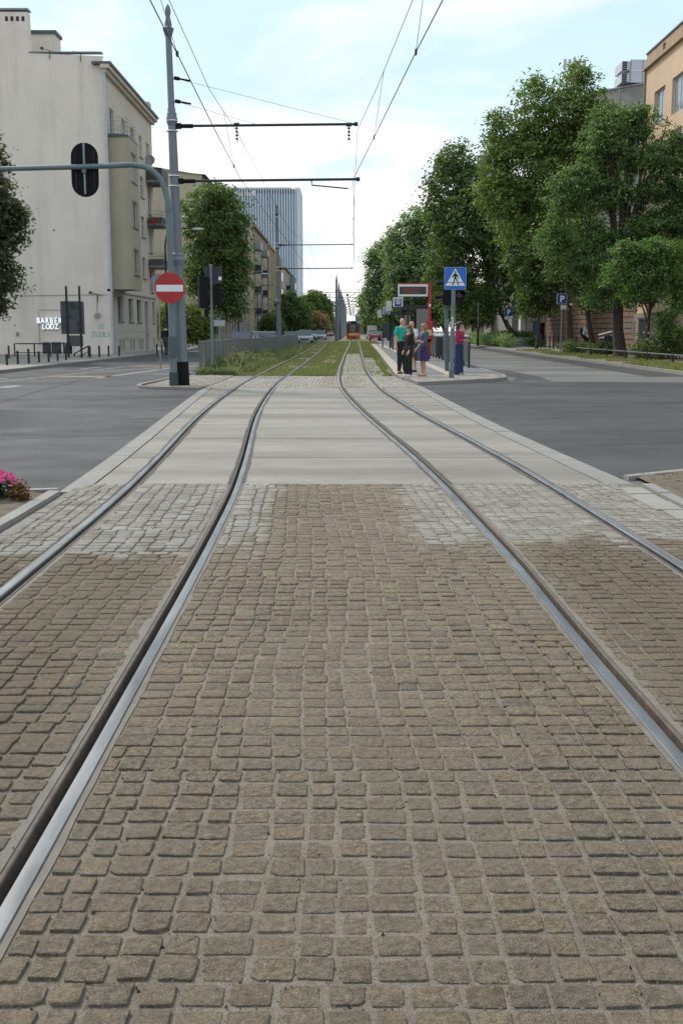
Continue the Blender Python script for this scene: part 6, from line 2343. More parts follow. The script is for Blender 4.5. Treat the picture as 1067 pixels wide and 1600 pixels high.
tree('ash_tree', 'tallest leafy tree on the right, its crown topping the antenna mast', 'tree', base_at(890, 76), PB(76, [
    (900, 140, 30, 42), (885, 185, 45, 45), (925, 180, 30, 45), (832, 165, 30, 42), (855, 215, 45, 45), (800, 215, 36, 40), (778, 195, 16, 22), (930, 225, 40, 45),
    (820, 265, 50, 45), (890, 260, 55, 55), (775, 262, 22, 32), (850, 310, 60, 48), (915, 310, 50, 45), (800, 310, 35, 35), (905, 112, 14, 18), (830, 130, 10, 14), (850, 355, 50, 34), (800, 350, 34, 30), (940, 205, 24, 40), (955, 175, 12, 16), (760, 300, 22, 24), (785, 235, 24, 26), (950, 250, 26, 40), (768, 225, 14, 24)]),
    LEAF_ASH, 1500, 28, .34, .27, .24, shell=.42, lean=(-.35, .2, 6))
tree('locust_tree', 'feathery locust tree with the thickest trunk, nearest the low fence', 'tree', base_at(968, 61.4), PB(61.4, [
    (u + R.uniform(-16, 16), v + R.uniform(-12, 12), ru * R.uniform(.55, .95), rv * R.uniform(.42, .72)) for k in range(2) for (u, v, ru, rv) in (
    (960, 215, 46, 36), (1004, 240, 46, 40), (925, 265, 40, 36), (1030, 285, 46, 42), (960, 300, 56, 46), (900, 320, 40, 38), (1010, 345, 56, 44), (930, 365, 50, 42), (1066, 290, 26, 40),
    (878, 372, 30, 34), (980, 400, 50, 38), (1055, 345, 32, 40), (1052, 232, 20, 20), (905, 415, 38, 30), (955, 440, 40, 26), (975, 186, 26, 20), (1048, 400, 32, 32), (1012, 198, 22, 18), (890, 292, 20, 22), (1010, 445, 34, 22))] +
    [(1045, 262, 24, 22), (1066, 250, 20, 18), (1066, 335, 24, 28), (992, 172, 18, 12), (1010, 180, 14, 12), (945, 190, 22, 30), (1064, 385, 22, 24), (935, 465, 24, 14), (985, 465, 24, 12), (1040, 196, 12, 8), (1060, 208, 10, 7), (935, 178, 12, 8), (868, 335, 12, 10), (862, 390, 12, 12)]),
    LEAF_LOC, 1700, 30, .30, .20, .34, shell=.30, fl=.36, lean=(-.2, 0, 3.2), limbs=14)
tree('young_maple', 'bright green young tree with the slim trunk at the right edge', 'tree', base_at(1011, 55.5), PB(55, [
    (988, 398, 26, 18), (1022, 385, 24, 16), (1048, 398, 24, 20), (966, 420, 22, 16), (1005, 428, 28, 18), (1040, 428, 26, 18), (985, 455, 20, 12), (1062, 470, 20, 20), (1040, 500, 16, 14), (1008, 462, 20, 10), (955, 440, 14, 10),
    (1064, 440, 20, 18), (1050, 520, 18, 12), (975, 385, 16, 10), (1018, 405, 30, 16)]),
    LEAF_BRT, 620, 22, .20, .18, .11, shell=.3, fl=.4, limbs=8)
tree('street_tree', 'tree whose lone trunk shows at the right frame edge before the plinth', 'tree', base_at(1062, 66), PB(66, [
    (1090, 330, 50, 60), (1110, 260, 50, 50), (1075, 420, 40, 40), (1120, 400, 50, 50)]), LEAF_LOC, 380, 24, .32, .24, .16, limbs=4)
tree('slanting_tree', 'leaning tree with the slim dark trunk left of the locust', 'tree', base_at(927, 69.5), PB(70, [
    (905, 395, 40, 35), (885, 420, 32, 26), (925, 440, 30, 25), (890, 365, 40, 35), (915, 460, 14, 16), (932, 472, 22, 12)]), LEAF_MAP, 420, 24, .30, .24, .18, lean=(-.5, .2, 3.2), limbs=4)
tree('maple_tree', 'dark maple growing from the concrete planter', 'tree', Vector((base_at(800, 105.8).x, 105.8, .9)), PB(106, [
    (712, 245, 20, 26), (706, 285, 32, 38), (740, 300, 36, 42), (692, 262, 15, 20), (772, 330, 46, 48), (722, 345, 46, 48), (760, 385, 50, 46), (805, 380, 40, 46),
    (700, 395, 30, 38), (820, 430, 36, 36), (760, 440, 46, 36), (800, 465, 34, 22), (672, 300, 10, 22), (690, 330, 24, 30), (745, 262, 22, 22), (700, 440, 34, 34), (740, 475, 40, 22)]), LEAF_MAP, 1700, 24, .42, .36, .26, lean=(-1.0, 0, 3.2))
tree('slim_tree', 'tree on a straight thin dark trunk between the two parking signs', 'tree', base_at(838, 88), PB(90, [
    (855, 355, 50, 46), (835, 400, 46, 42), (870, 425, 42, 36), (840, 445, 36, 28), (815, 350, 36, 42), (880, 330, 40, 42), (848, 470, 22, 18), (826, 476, 20, 16)]), LEAF_MAP, 1000, 24, .36, .31, .13, limbs=4)
tree('lime_tree', 'pale green lime tree beyond the shelters, in the middle of the row', 'tree', base_at(700, 150), PB(150, [
    (655, 345, 22, 22), (640, 375, 30, 32), (680, 375, 28, 36), (650, 415, 40, 40), (615, 385, 12, 18), (690, 340, 20, 24), (690, 425, 32, 42), (622, 415, 18, 30), (640, 455, 34, 32), (690, 475, 36, 26), (660, 490, 30, 18)]),
    LEAF_LIM, 1300, 22, .55, .50, .3, limbs=6)
tree('hedge_tree', 'low dark tree by the board fence, above the crossing sign girl', 'tree', base_at(736, 128), PB(128, [
    (735, 465, 30, 26), (760, 480, 30, 20), (715, 485, 22, 20), (745, 495, 26, 12)]), LEAF_MAP, 320, 22, .45, .38, .14, limbs=3)
tree('far_lime', 'tall far tree at the left end of the right-hand row, by the bright sky', 'tree', base_at(640, 205), PB(205, [
    (590, 398, 13, 20), (604, 390, 13, 16), (612, 410, 18, 26), (588, 425, 14, 22), (608, 445, 24, 30), (582, 455, 11, 22), (615, 475, 24, 24), (592, 482, 18, 22), (630, 440, 16, 36), (578, 405, 5, 12)]),
    LEAF_LIM, 1000, 20, .55, .55, .3, limbs=5)
tree('far_maple', 'dark far tree behind the stop signs, lower than the pale lime before it', 'tree', base_at(660, 175), PB(175, [
    (625, 470, 20, 22), (650, 475, 26, 22), (610, 490, 16, 18), (680, 490, 28, 18), (640, 495, 30, 14)]), LEAF_MAP, 420, 20, .55, .52, .2, limbs=3)
tree('far_birch', 'small feathery tree at the far end of the right row above the white van', 'tree', base_at(598, 270), PB(270, [
    (570, 468, 7, 18), (579, 480, 10, 20), (590, 495, 13, 16), (572, 492, 8, 14)]), LEAF_LIM, 420, 20, .6, .6, .2, limbs=3)
# left side
tree('chestnut_tree', 'dark chestnut tree cut by the left frame edge', 'tree', Vector((-19.6, 55, .1)), PB(55, [(-95, 300, 45, 60), (-100, 400, 45, 55), (-80, 225, 40, 40), 
    (-20, 250, 28, 30), (-6, 300, 26, 32), (16, 335, 22, 26), (-35, 340, 60, 50), (6, 375, 26, 28), (-10, 420, 32, 34), (14, 430, 16, 26), (-50, 430, 50, 50), (-4, 472, 18, 24), (-60, 300, 40, 60), (-30, 215, 30, 18), (28, 345, 12, 14)]),
    LEAF_CHE, 1250, 24, .26, .24, .3, shell=.45)
tree('linden_tree', 'round dark tree standing before the beige gable, middle left', 'tree', base_at(316, 95), PB(95, [
    (337, 300, 24, 20), (315, 325, 26, 26), (355, 318, 26, 26), (300, 352, 14, 22), (338, 355, 36, 30), (372, 350, 20, 26), (318, 392, 30, 30), (355, 395, 32, 32), (332, 430, 36, 30), (366, 432, 24, 30),
    (303, 430, 18, 26), (345, 468, 32, 24), (290, 320, 8, 12), (375, 400, 14, 22), (366, 480, 22, 20)]), LEAF_MAP, 760, 26, .36, .33, .27, shell=.35)
tree('gap_tree', 'green shrubby tree filling the gap beside the pale house', 'tree', base_at(262, 93), PB(93, [
    (258, 492, 14, 20), (268, 505, 16, 18), (255, 512, 12, 14), (295, 500, 22, 26), (315, 512, 22, 18), (302, 522, 26, 12)]), LEAF_ASH, 420, 20, .3, .28, .12, limbs=3)
tree('far_street_tree', 'dark far tree right beside the blue-grey pole at the tower foot', 'tree', base_at(455, 190), PB(190, [
    (450, 480, 15, 22), (462, 490, 18, 24), (445, 503, 16, 16), (470, 508, 16, 12)]), LEAF_MAP, 520, 20, .5, .5, .25, limbs=3)
tree('far_street_tree', 'light green far tree left of the median poles, tallest of the far group', 'tree', base_at(490, 235), PB(235, [
    (478, 480, 14, 20), (492, 472, 15, 18), (503, 482, 13, 18), (488, 497, 22, 18), (512, 492, 9, 20)]), LEAF_ASH, 620, 20, .6, .58, .25, limbs=3)
tree('far_street_tree', 'yellowing far tree among the green ones left of the median poles', 'tree', base_at(496, 225), PB(225, [
    (494, 498, 10, 12), (500, 506, 13, 12), (486, 508, 8, 10)]), LEAF_BRN, 260, 18, .5, .5, .18, limbs=3)
tree('far_street_tree', 'small dark tree under the balconies of the brown tenement', 'tree', base_at(424, 165), PB(165, [
    (424, 505, 13, 14), (415, 512, 10, 11), (432, 514, 12, 11)]), LEAF_MAP, 300, 18, .4, .42, .16, limbs=3)
tree('far_street_tree', 'farthest low tree at the vanishing end of the left road', 'tree', base_at(516, 330), PB(330, [
    (512, 508, 10, 12), (522, 512, 9, 9), (505, 514, 8, 8)]), LEAF_ASH, 260, 18, .7, .7, .2, limbs=2)
tree('far_row_tree', 'far tree closing the right road behind the white van', 'tree', base_at(600, 330), PB(330, [
    (585, 505, 12, 14), (600, 500, 16, 18), (572, 508, 6, 12), (615, 505, 14, 14)]), LEAF_MAP, 420, 18, .7, .7, .2, limbs=2)


def bush(name, label, cat, blobs, leaf, n_cl, per, spread, size, base, group=None):
    t = thing(name, label, cat, base, group)
    V, F, cen = leaf_cloud([(tuple(c), r) for c, r in blobs], n_cl, per, spread, size, droop=.1, shell=.3)
    put('foliage', np_mesh('foliage', V - np.array(base), F, leaf, 4), t)
    m = MB()
    for c, r in blobs:
        for k in range(3):
            m.tube([(c[0] + R.uniform(-.1, .1), c[1], base[2]), (c[0] + R.uniform(-.3, .3) * r[0], c[1] + R.uniform(-.2, .2), c[2] + r[2] * .6)], [.02, .008], 4, False)
    tag(m.build('stems', BARK, t), kind='stuff')
    return t


q = Vector((13.9, 106, .1))
bush('hedge', 'clipped green hedge along the right road before the board fence', 'hedge',
     [((13.95 + .02 * k, 93 + k * 2.4, .75), (.75, 1.5, .62)) for k in range(13)], LEAF_LIM, 620, 22, .16, .16, (13.95, 93, .1))
bush('rose_bush', 'loose bush with pale blossoms at the right edge behind the low fence', 'bush',
     [((W(1030, 545, 56).x, 56, .8), (1.3, .9, .75)), ((W(1058, 540, 57).x, 57, .9), (.9, .8, .8)), ((W(1005, 555, 55).x, 55, .5), (.8, .6, .45))], LEAF_MAP, 260, 22, .13, .13, (16.3, 56, .1))
bl_ = thing('blossoms', 'scattered pale pink blossoms on the bush at the right edge', 'flowers', (16.3, 55.4, .8))
m = MB()
for _ in range(26): m.ell((W(R.uniform(1000, 1066), 545, 55.2).x, 55.2 + R.uniform(-.2, .4), R.uniform(.5, 1.55)), (.05, .05, .04), 6, 4)
tag(m.build('petals', flat('blossom_pale', (.55, .40, .42), .6), bl_), kind='stuff')
bush('verge_shrub', 'low dark shrub strip at the foot of the two leaning trunks', 'bush',
     [((W(u, 545, 68).x, 68 + R.uniform(-1, 1), .45), (.9, .8, .42)) for u in (892, 910, 930, 948)], LEAF_MAP, 240, 20, .12, .13, (15.3, 68, .1))
bush('planter_greens', 'green plants growing over the rim of the concrete planter', 'plants',
     [((W(u, 525, 105.6).x, 105.6, 1.2), (.8, .5, .35)) for u in (785, 800, 815, 826)], LEAF_ASH, 160, 20, .14, .15, (16.8, 105.6, .9))
bush('lawn_bush', 'grassy green clump in front of the white shop front', 'bush',
     [((W(835, 535, 100).x, 100, .5), (1.0, .8, .5))], LEAF_BRT, 90, 20, .16, .16, (17.6, 100, .1))
bush('railing_creeper', 'weedy shrub against the grey barrier beside the signal post', 'bush',
     [((-4.45, 40.8, .25), (.35, .6, .3)), ((-4.2, 43.5, .35), (.4, .8, .42)), ((-4.1, 47, .3), (.4, 1.0, .35)), ((-3.8, 56, .25), (.5, 1.2, .3))], WEED, 200, 20, .13, .12, (-4.2, 40.5, -.05))

# flower bed plants, near left
FL = flat('petal_pink', (0.75, 0.075, 0.30), .6, var=.3, scale=60)
FL2 = flat('petal_rose', (0.80, 0.20, 0.42), .6, var=.3, scale=60)
LEAF_PET = leaf_material('leaf_geranium', (.020, .05, .014), (.03, .07, .018), (.05, .095, .024))
LEAF_RUS = leaf_material('leaf_rust', (.14, .055, .022), (.20, .08, .03), (.10, .075, .03))
fc = W(6, 782, 9.75)
t = thing('flower_plant', 'pink flowering plant in the left soil bed', 'flower', (fc.x, 9.75, .03))
V, F, cen = leaf_cloud([((fc.x - .03, 9.75, .10), (.20, .16, .10)), ((fc.x - .2, 9.72, .10), (.2, .15, .1))], 90, 12, .03, .05, droop=.1, shell=.3)
put('leaves', np_mesh('leaves', V - np.array((fc.x, 9.75, .03)), F, LEAF_PET, 4), t)
pr_me = []
for mt in (FL, FL2):
    m = MB()
    for k in range(7):
        a = k * 2 * math.pi / 7
        m.poly([(0, 0, 0), (.017 * math.cos(a - .4), .017 * math.sin(a - .4), .009), (.026 * math.cos(a), .026 * math.sin(a), .005 + .004 * (k % 2)), (.017 * math.cos(a + .4), .017 * math.sin(a + .4), .009)])
    pr_me.append(m.mesh('bloom', mt))
for k in range(95):
    a = R.uniform(0, 6.28); rr = .20 * math.sqrt(R.random())
    o = put('bloom', pr_me[k % 2], t, (-.05 + rr * math.cos(a) * 1.15, rr * math.sin(a) * .7 - .05, .13 + .10 * (1 - (rr / .2) ** 2) + R.uniform(-.02, .025)))
    o.rotation_euler = (R.uniform(-.1, 1.1), R.uniform(-.7, .7), R.uniform(0, 6))
    s = R.uniform(.8, 1.3); o.scale = (s, s, s)
fr = W(33, 792, 9.62)
t = thing('rusty_plant', 'small rust-coloured plant beside the pink flowers', 'plant', (fr.x, 9.62, .03))
V, F, cen = leaf_cloud([((fr.x, 9.62, .08), (.09, .09, .08)), ((fr.x + .01, 9.62, .17), (.04, .04, .05))], 60, 9, .022, .03, droop=.1, shell=.2)
put('leaves', np_mesh('leaves', V - np.array((fr.x, 9.62, .03)), F, LEAF_RUS, 4), t)
# pale pebbles and crumbs on the beds
m = MB()
for _ in range(120):
    x, y = (R.uniform(-3.3, -2.8), R.uniform(8.5, 9.9)) if R.random() < .5 else (R.uniform(3.1, 4.4), R.uniform(9.6, 11.3))
    r = R.choice([.006, .008, .012, .02])
    m.ell((x, y, .045), (r, r * .8, r * .6), 6, 4)
tag(m.build('pebbles', flat('pebble', (.24, .22, .20), .9, var=.4, scale=20)), kind='stuff')
# ------------------------------------------------------------------ vehicles
TYRE = flat('tyre', (.015, .015, .016), .8)
CHROME = flat('wheel_rim', (.35, .36, .38), .35, .6)
LAMPW = flat('headlamp', (.75, .77, .78), .2)
LAMPR = flat('tail_lamp', (.40, .02, .02), .3)


def car(label, x, y, face, paint, kind='hatch', length=4.2, width=1.75, height=1.45, cat='car', name='parked_car'):
    """face: +1 looks down the street, -1 towards the camera"""
    t = thing(name, label, cat, (x, y, 0), 'cars along the far street')
    L2, w = length / 2, width / 2
    if kind == 'van': prof = [(-L2, .35), (-L2, .95), (-L2 + .25, 1.05), (-L2 + .9, 1.1), (L2, 1.1), (L2, .35)]
    else: prof = [(-L2, .35), (-L2 + .03, .72), (-L2 + .25, .80), (-L2 + 1.1, .92), (L2 - .35, .95), (L2 - .05, .85), (L2, .35)]
    def P3(p, xx): return (x + xx, y + p[0] * -face * -1 * (1) * 1.0 if False else y - face * -p[0] * -1 * -1, p[1])
    def side(prf, ww):
        return [(x, y - face * p[0], p[1]) for p in prf]
    m = MB(); pr = side(prof, w); m.prism(pr if face > 0 else pr[::-1], (-w, 0, 0), (w, 0, 0)); m.build('body', paint, t)
    if kind == 'van': cab = [(-L2 + .85, 1.1), (-L2 + 1.5, height), (L2 - .05, height), (L2 - .02, 1.1)]
    elif kind == 'wagon': cab = [(-L2 + 1.05, .92), (-L2 + 1.75, height), (L2 - .6, height), (L2 - .15, .93)]
    else: cab = [(-L2 + 1.05, .92), (-L2 + 1.7, height), (L2 - 1.15, height), (L2 - .35, .94)]
    c2 = w * .86
    m = MB(); pr = side(cab, c2); m.prism(pr if face > 0 else pr[::-1], (-c2, 0, 0), (c2, 0, 0)); cb = m.build('cabin', GLASSD if kind != 'van' else paint, t)
    rf = [(cab[1][0] - .02, height - .04), (cab[1][0], height + .02), (cab[2][0], height + .02), (cab[2][0] + .04, height - .04)]
    m = MB(); pr = side(rf, c2); m.prism(pr if face > 0 else pr[::-1], (-c2 - .01, 0, 0), (c2 + .01, 0, 0)); m.build('roof', paint, t)
    if kind == 'van':
        MB().box((x, y - face * (-L2 + 1.15), 1.27), (width * .7, .02, .28), rx=0).build('windscreen', GLASSD, cb)
        MB().box((x, y - face * (L2 - .005), 1.45), (width * .6, .03, .35)).build('rear_window', GLASSD, cb)
    for sx_ in (-1, 1):
        for p in (-L2 + .8, L2 - .8):
            c = (x + sx_ * (w - .09), y - face * p, .31)
            wm = MB().tube([(c[0] - .1, c[1], c[2]), (c[0] + .1, c[1], c[2])], .31, 14).build('wheel', TYRE, t)
            MB().tube([(c[0] + sx_ * .1, c[1], c[2]), (c[0] + sx_ * .115, c[1], c[2])], .18, 10).build('rim', CHROME, wm)
        MB().box((x + sx_ * (w - .28), y + face * (L2 - .05), .68), (.34, .14, .15)).build('headlight', LAMPW, t)
        MB().box((x + sx_ * (w - .2), y - face * (L2 - .04), .80), (.24, .10, .22)).build('tail_light', LAMPR, t)
        MB().box((x + sx_ * (w + .07), y + face * (L2 - 1.45), .98), (.14, .08, .12)).build('wing_mirror', BLACKP, t)
    MB().box((x, y + face * (L2 - .03), .48), (width * .55, .1, .14)).build('grille', BLACKP, t)
    for e in (1, -1): MB().box((x, y + face * e * (L2 + .005), .45), (.5, .02, .11)).build('number_plate', SIGNW, t)
    return t


def paint(n, c): return flat('car_paint_' + n, c, .25, .15, var=.03)
pw1, ps, pdk, pb, pr_, pbl = paint('white', (.7, .72, .72)), paint('silver', (.40, .43, .46)), paint('dark', (.03, .035, .045)), paint('blue_grey', (.20, .27, .33)), paint('red', (.32, .02, .03)), paint('blue', (.06, .12, .28))
def cx3(u, Y): return W(u, 525, Y).x
car('dark blue-grey car seen over the barrier, leftmost of the row', cx3(380, 92), 92, 1, pbl, 'wagon')
car('white car seen over the barrier, second from the left', cx3(394, 101), 101, 1, pw1, 'hatch')
car('silver-blue car seen over the barrier left of the catenary pole', cx3(419, 108), 108, 1, ps, 'wagon', 4.4, 1.8, 1.42)
car('dark car just right of the catenary pole on the left road', cx3(453, 150), 150, -1, pdk, 'hatch')
car('white car behind the dark one on the left road', cx3(464.5, 172), 172, -1, pw1, 'hatch')
car('silver car with its headlights facing the camera on the left road', cx3(477, 140), 140, -1, ps, 'wagon', 4.4, 1.85, 1.6)
car('smaller white car in the pair before the median poles', cx3(492.5, 215), 215, -1, pw1, 'hatch')
car('larger pale car in the pair before the median poles', cx3(501, 190), 190, -1, ps, 'wagon', 4.4, 1.85, 1.6)
car('red car far down the left road beside the median', cx3(516, 300), 300, -1, pr_, 'hatch')
car('white van at the far end of the right road', cx3(581, 215), 215, 1, pw1, 'van', 5.4, 2.0, 2.5, 'van', 'parked_van')
car('dark red car in front of the white van on the right road', cx3(586, 170), 170, 1, pr_, 'hatch')
car('pale red-tailed car right of the dark red one, beyond the platform', cx3(599, 178), 178, 1, ps, 'hatch')
car('blue car at the far right roadside behind the shelters', cx3(612, 200), 200, 1, pbl, 'wagon')

# the tram
ty, txc = 189.0, right_c(189)
t = thing('tram', 'orange-fronted tram coming along the right track', 'tram', (txc, ty, 0))
ORG = flat('tram_orange', (.52, .10, .012), .35, var=.06)
ORGD = flat('tram_red', (.33, .035, .015), .4)
CREAM = flat('tram_cream', (.55, .42, .22), .4)
hw = 1.17
m = MB()
pl = [(-hw, 0), (-hw * .72, -.38), (hw * .72, -.38), (hw, 0), (hw, 14), (-hw, 14)]
m.prism([(txc + a, ty + b, 0) for a, b in pl], (0, 0, .40), (0, 0, 1.22)); m.build('lower_body', ORG, t)
m = MB(); m.prism([(txc + a * .97, ty + .04 + b, 0) for a, b in pl], (0, 0, 1.22), (0, 0, 2.72)); m.build('window_band', flat('tram_dark', (.045, .03, .025), .3), t)
m = MB(); m.prism([(txc + a, ty + b, 0) for a, b in pl], (0, 0, 2.72), (0, 0, 3.02)); m.prism([(txc + a * .8, ty + b + .3, 0) for a, b in pl], (0, 0, 3.02), (0, 0, 3.18)); m.build('roof', flat('tram_roof', (.25, .27, .28), .5), t)
for a, b in ((-.62, -.02), (.08, .66)):
    MB().bbox((txc + a - .02, ty - .40, 1.35), (txc + b, ty - .345, 2.55)).build('windscreen', GLASSK, t)
MB().bbox((txc - .06, ty - .41, 1.25), (txc + .06, ty - .35, 2.65)).build('centre_post', flat('tram_grey', (.33, .30, .27), .5), t)
for sx_ in (-1, 1): MB().bbox((txc + sx_ * 1.0 - .08, ty - .2, 1.25), (txc + sx_ * 1.0 + .08, ty - .08, 2.7)).build('corner_post', ORGD, t)
MB().bbox((txc - .5, ty - .395, 2.72), (txc + .5, ty - .381, 3.0)).build('route_display', BLACKP, t)
MB().bbox((txc - .55, ty - .40, .72), (txc + .55, ty - .382, 1.14)).build('cream_panel', CREAM, t)
for sx_ in (-1, 1):
    MB().tube([(txc + sx_ * .66, ty - .40, .9), (txc + sx_ * .66, ty - .37, .9)], .11, 12).build('headlight', LAMPW, t)
    MB().tube([(txc + sx_ * 1.17, ty - .1, 2.3), (txc + sx_ * 1.42, ty - .25, 2.3)], .05, 6).build('wing_mirror', BLACKP, t)
MB().prism([(txc + a * .98, ty + b, 0) for a, b in pl], (0, 0, .14), (0, 0, .40)).build('skirt', ORGD, t)
MB().box((txc, ty - .45, .42), (.4, .2, .16)).build('coupler', BLACKP, t)
m = MB().tube([(txc, ty + 3.5, 3.15), (txc - .02, ty + 2.4, 4.1), (txc, ty + 3.4, 5.5)], .04, 6).tube([(txc - .8, ty + 3.4, 5.52), (txc + .8, ty + 3.4, 5.52)], .04, 6); m.build('pantograph', DARKSTEEL, t)

# ------------------------------------------------------------------ bicycles
def bicycle(label, x, y, rz, paint, s=1.0):
    t = thing('bicycle', label, 'bicycle', (0, 0, 0), 'bicycles by the brown house')
    for xx in (-.52, .52):
        w = MB().tube([(xx + .33 * math.cos(a), 0, .34 + .33 * math.sin(a)) for a in np.linspace(0, 2 * math.pi, 25)], .02, 6, False).build('wheel', TYRE, t)
        m = MB()
        for k in range(8):
            a = k * math.pi / 4
            m.tube([(xx, 0, .34), (xx + .32 * math.cos(a), 0, .34 + .32 * math.sin(a))], .004, 3, False)
        m.build('spokes', CHROME, w)
    m = MB().tube([(-.52, 0, .34), (-.1, 0, .32), (.34, 0, .80), (.52, 0, .34)], .02, 6).tube([(-.1, 0, .32), (-.2, 0, .86)], .02, 6).tube([(-.18, 0, .78), (.34, 0, .80), (.32, 0, 1.0)], .018, 6).tube([(-.52, 0, .34), (-.19, 0, .75)], .014, 6)
    m.build('frame', paint, t)
    MB().tube([(.25, -.27, 1.04), (.33, -.2, 1.02), (.32, 0, 1.0), (.33, .2, 1.02), (.25, .27, 1.04)], .015, 6).build('handlebar', BLACKP, t)
    MB().ell((-.21, 0, .9), (.14, .07, .04), 10, 5).build('saddle', BLACKP, t)
    MB().tube([(-.1, -.09, .22), (-.1, -.09, .32), (-.1, .09, .32), (-.1, .09, .42)], .012, 5).build('pedals', BLACKP, t)
    t.location = (x, y, .1); t.rotation_euler = (0, 0, rz)
    return t


bky = 72
bicycle('bicycle ridden by the person with the backpack', W(907, 545, bky).x, bky, math.radians(170), flat('bike_dark', (.02, .02, .022), .4))
bicycle('dark red bicycle parked left of the thick trunk', W(942, 545, 69).x, 69, math.radians(15), flat('bike_red', (.22, .02, .03), .4))
bicycle('bicycle with pale rims parked against the white panel', W(958, 545, 66.5).x, 66.5, math.radians(8), flat('bike_blue', (.05, .08, .13), .4))

# ------------------------------------------------------------------ people
SKIN = flat('skin', (.50, .29, .205), .55, var=.05)
EYE_M = flat('eye_dark', (.02, .015, .012), .3)
LIP = flat('lips', (.33, .13, .11), .5)


def skin_mesh(verts, edges, sub=2):
    """one continuous tapered surface grown over a skeleton; verts = [(co, r)]"""
    me = bpy.data.meshes.new('grow')
    me.from_pydata([v[0] for v in verts], edges, [])
    ob = bpy.data.objects.new('grow', me)
    C.objects.link(ob)
    md = ob.modifiers.new('skin', 'SKIN')
    md.use_smooth_shade = True
    ss = ob.modifiers.new('sub', 'SUBSURF'); ss.levels = sub; ss.render_levels = sub
    me.update()
    if not me.skin_vertices:
        bpy.context.view_layer.objects.active = ob
        bpy.ops.mesh.customdata_skin_add()
    sv = me.skin_vertices[0].data
    for i, v in enumerate(verts):
        r = v[1] if isinstance(v[1], tuple) else (v[1], v[1])
        sv[i].radius = r
        sv[i].use_root = (i == 0)
    dg = bpy.context.evaluated_depsgraph_get(); dg.update()
    out = bpy.data.meshes.new_from_object(ob.evaluated_get(dg))
    bpy.data.objects.remove(ob)
    bpy.data.meshes.remove(me)
    out.shade_smooth()
    return out


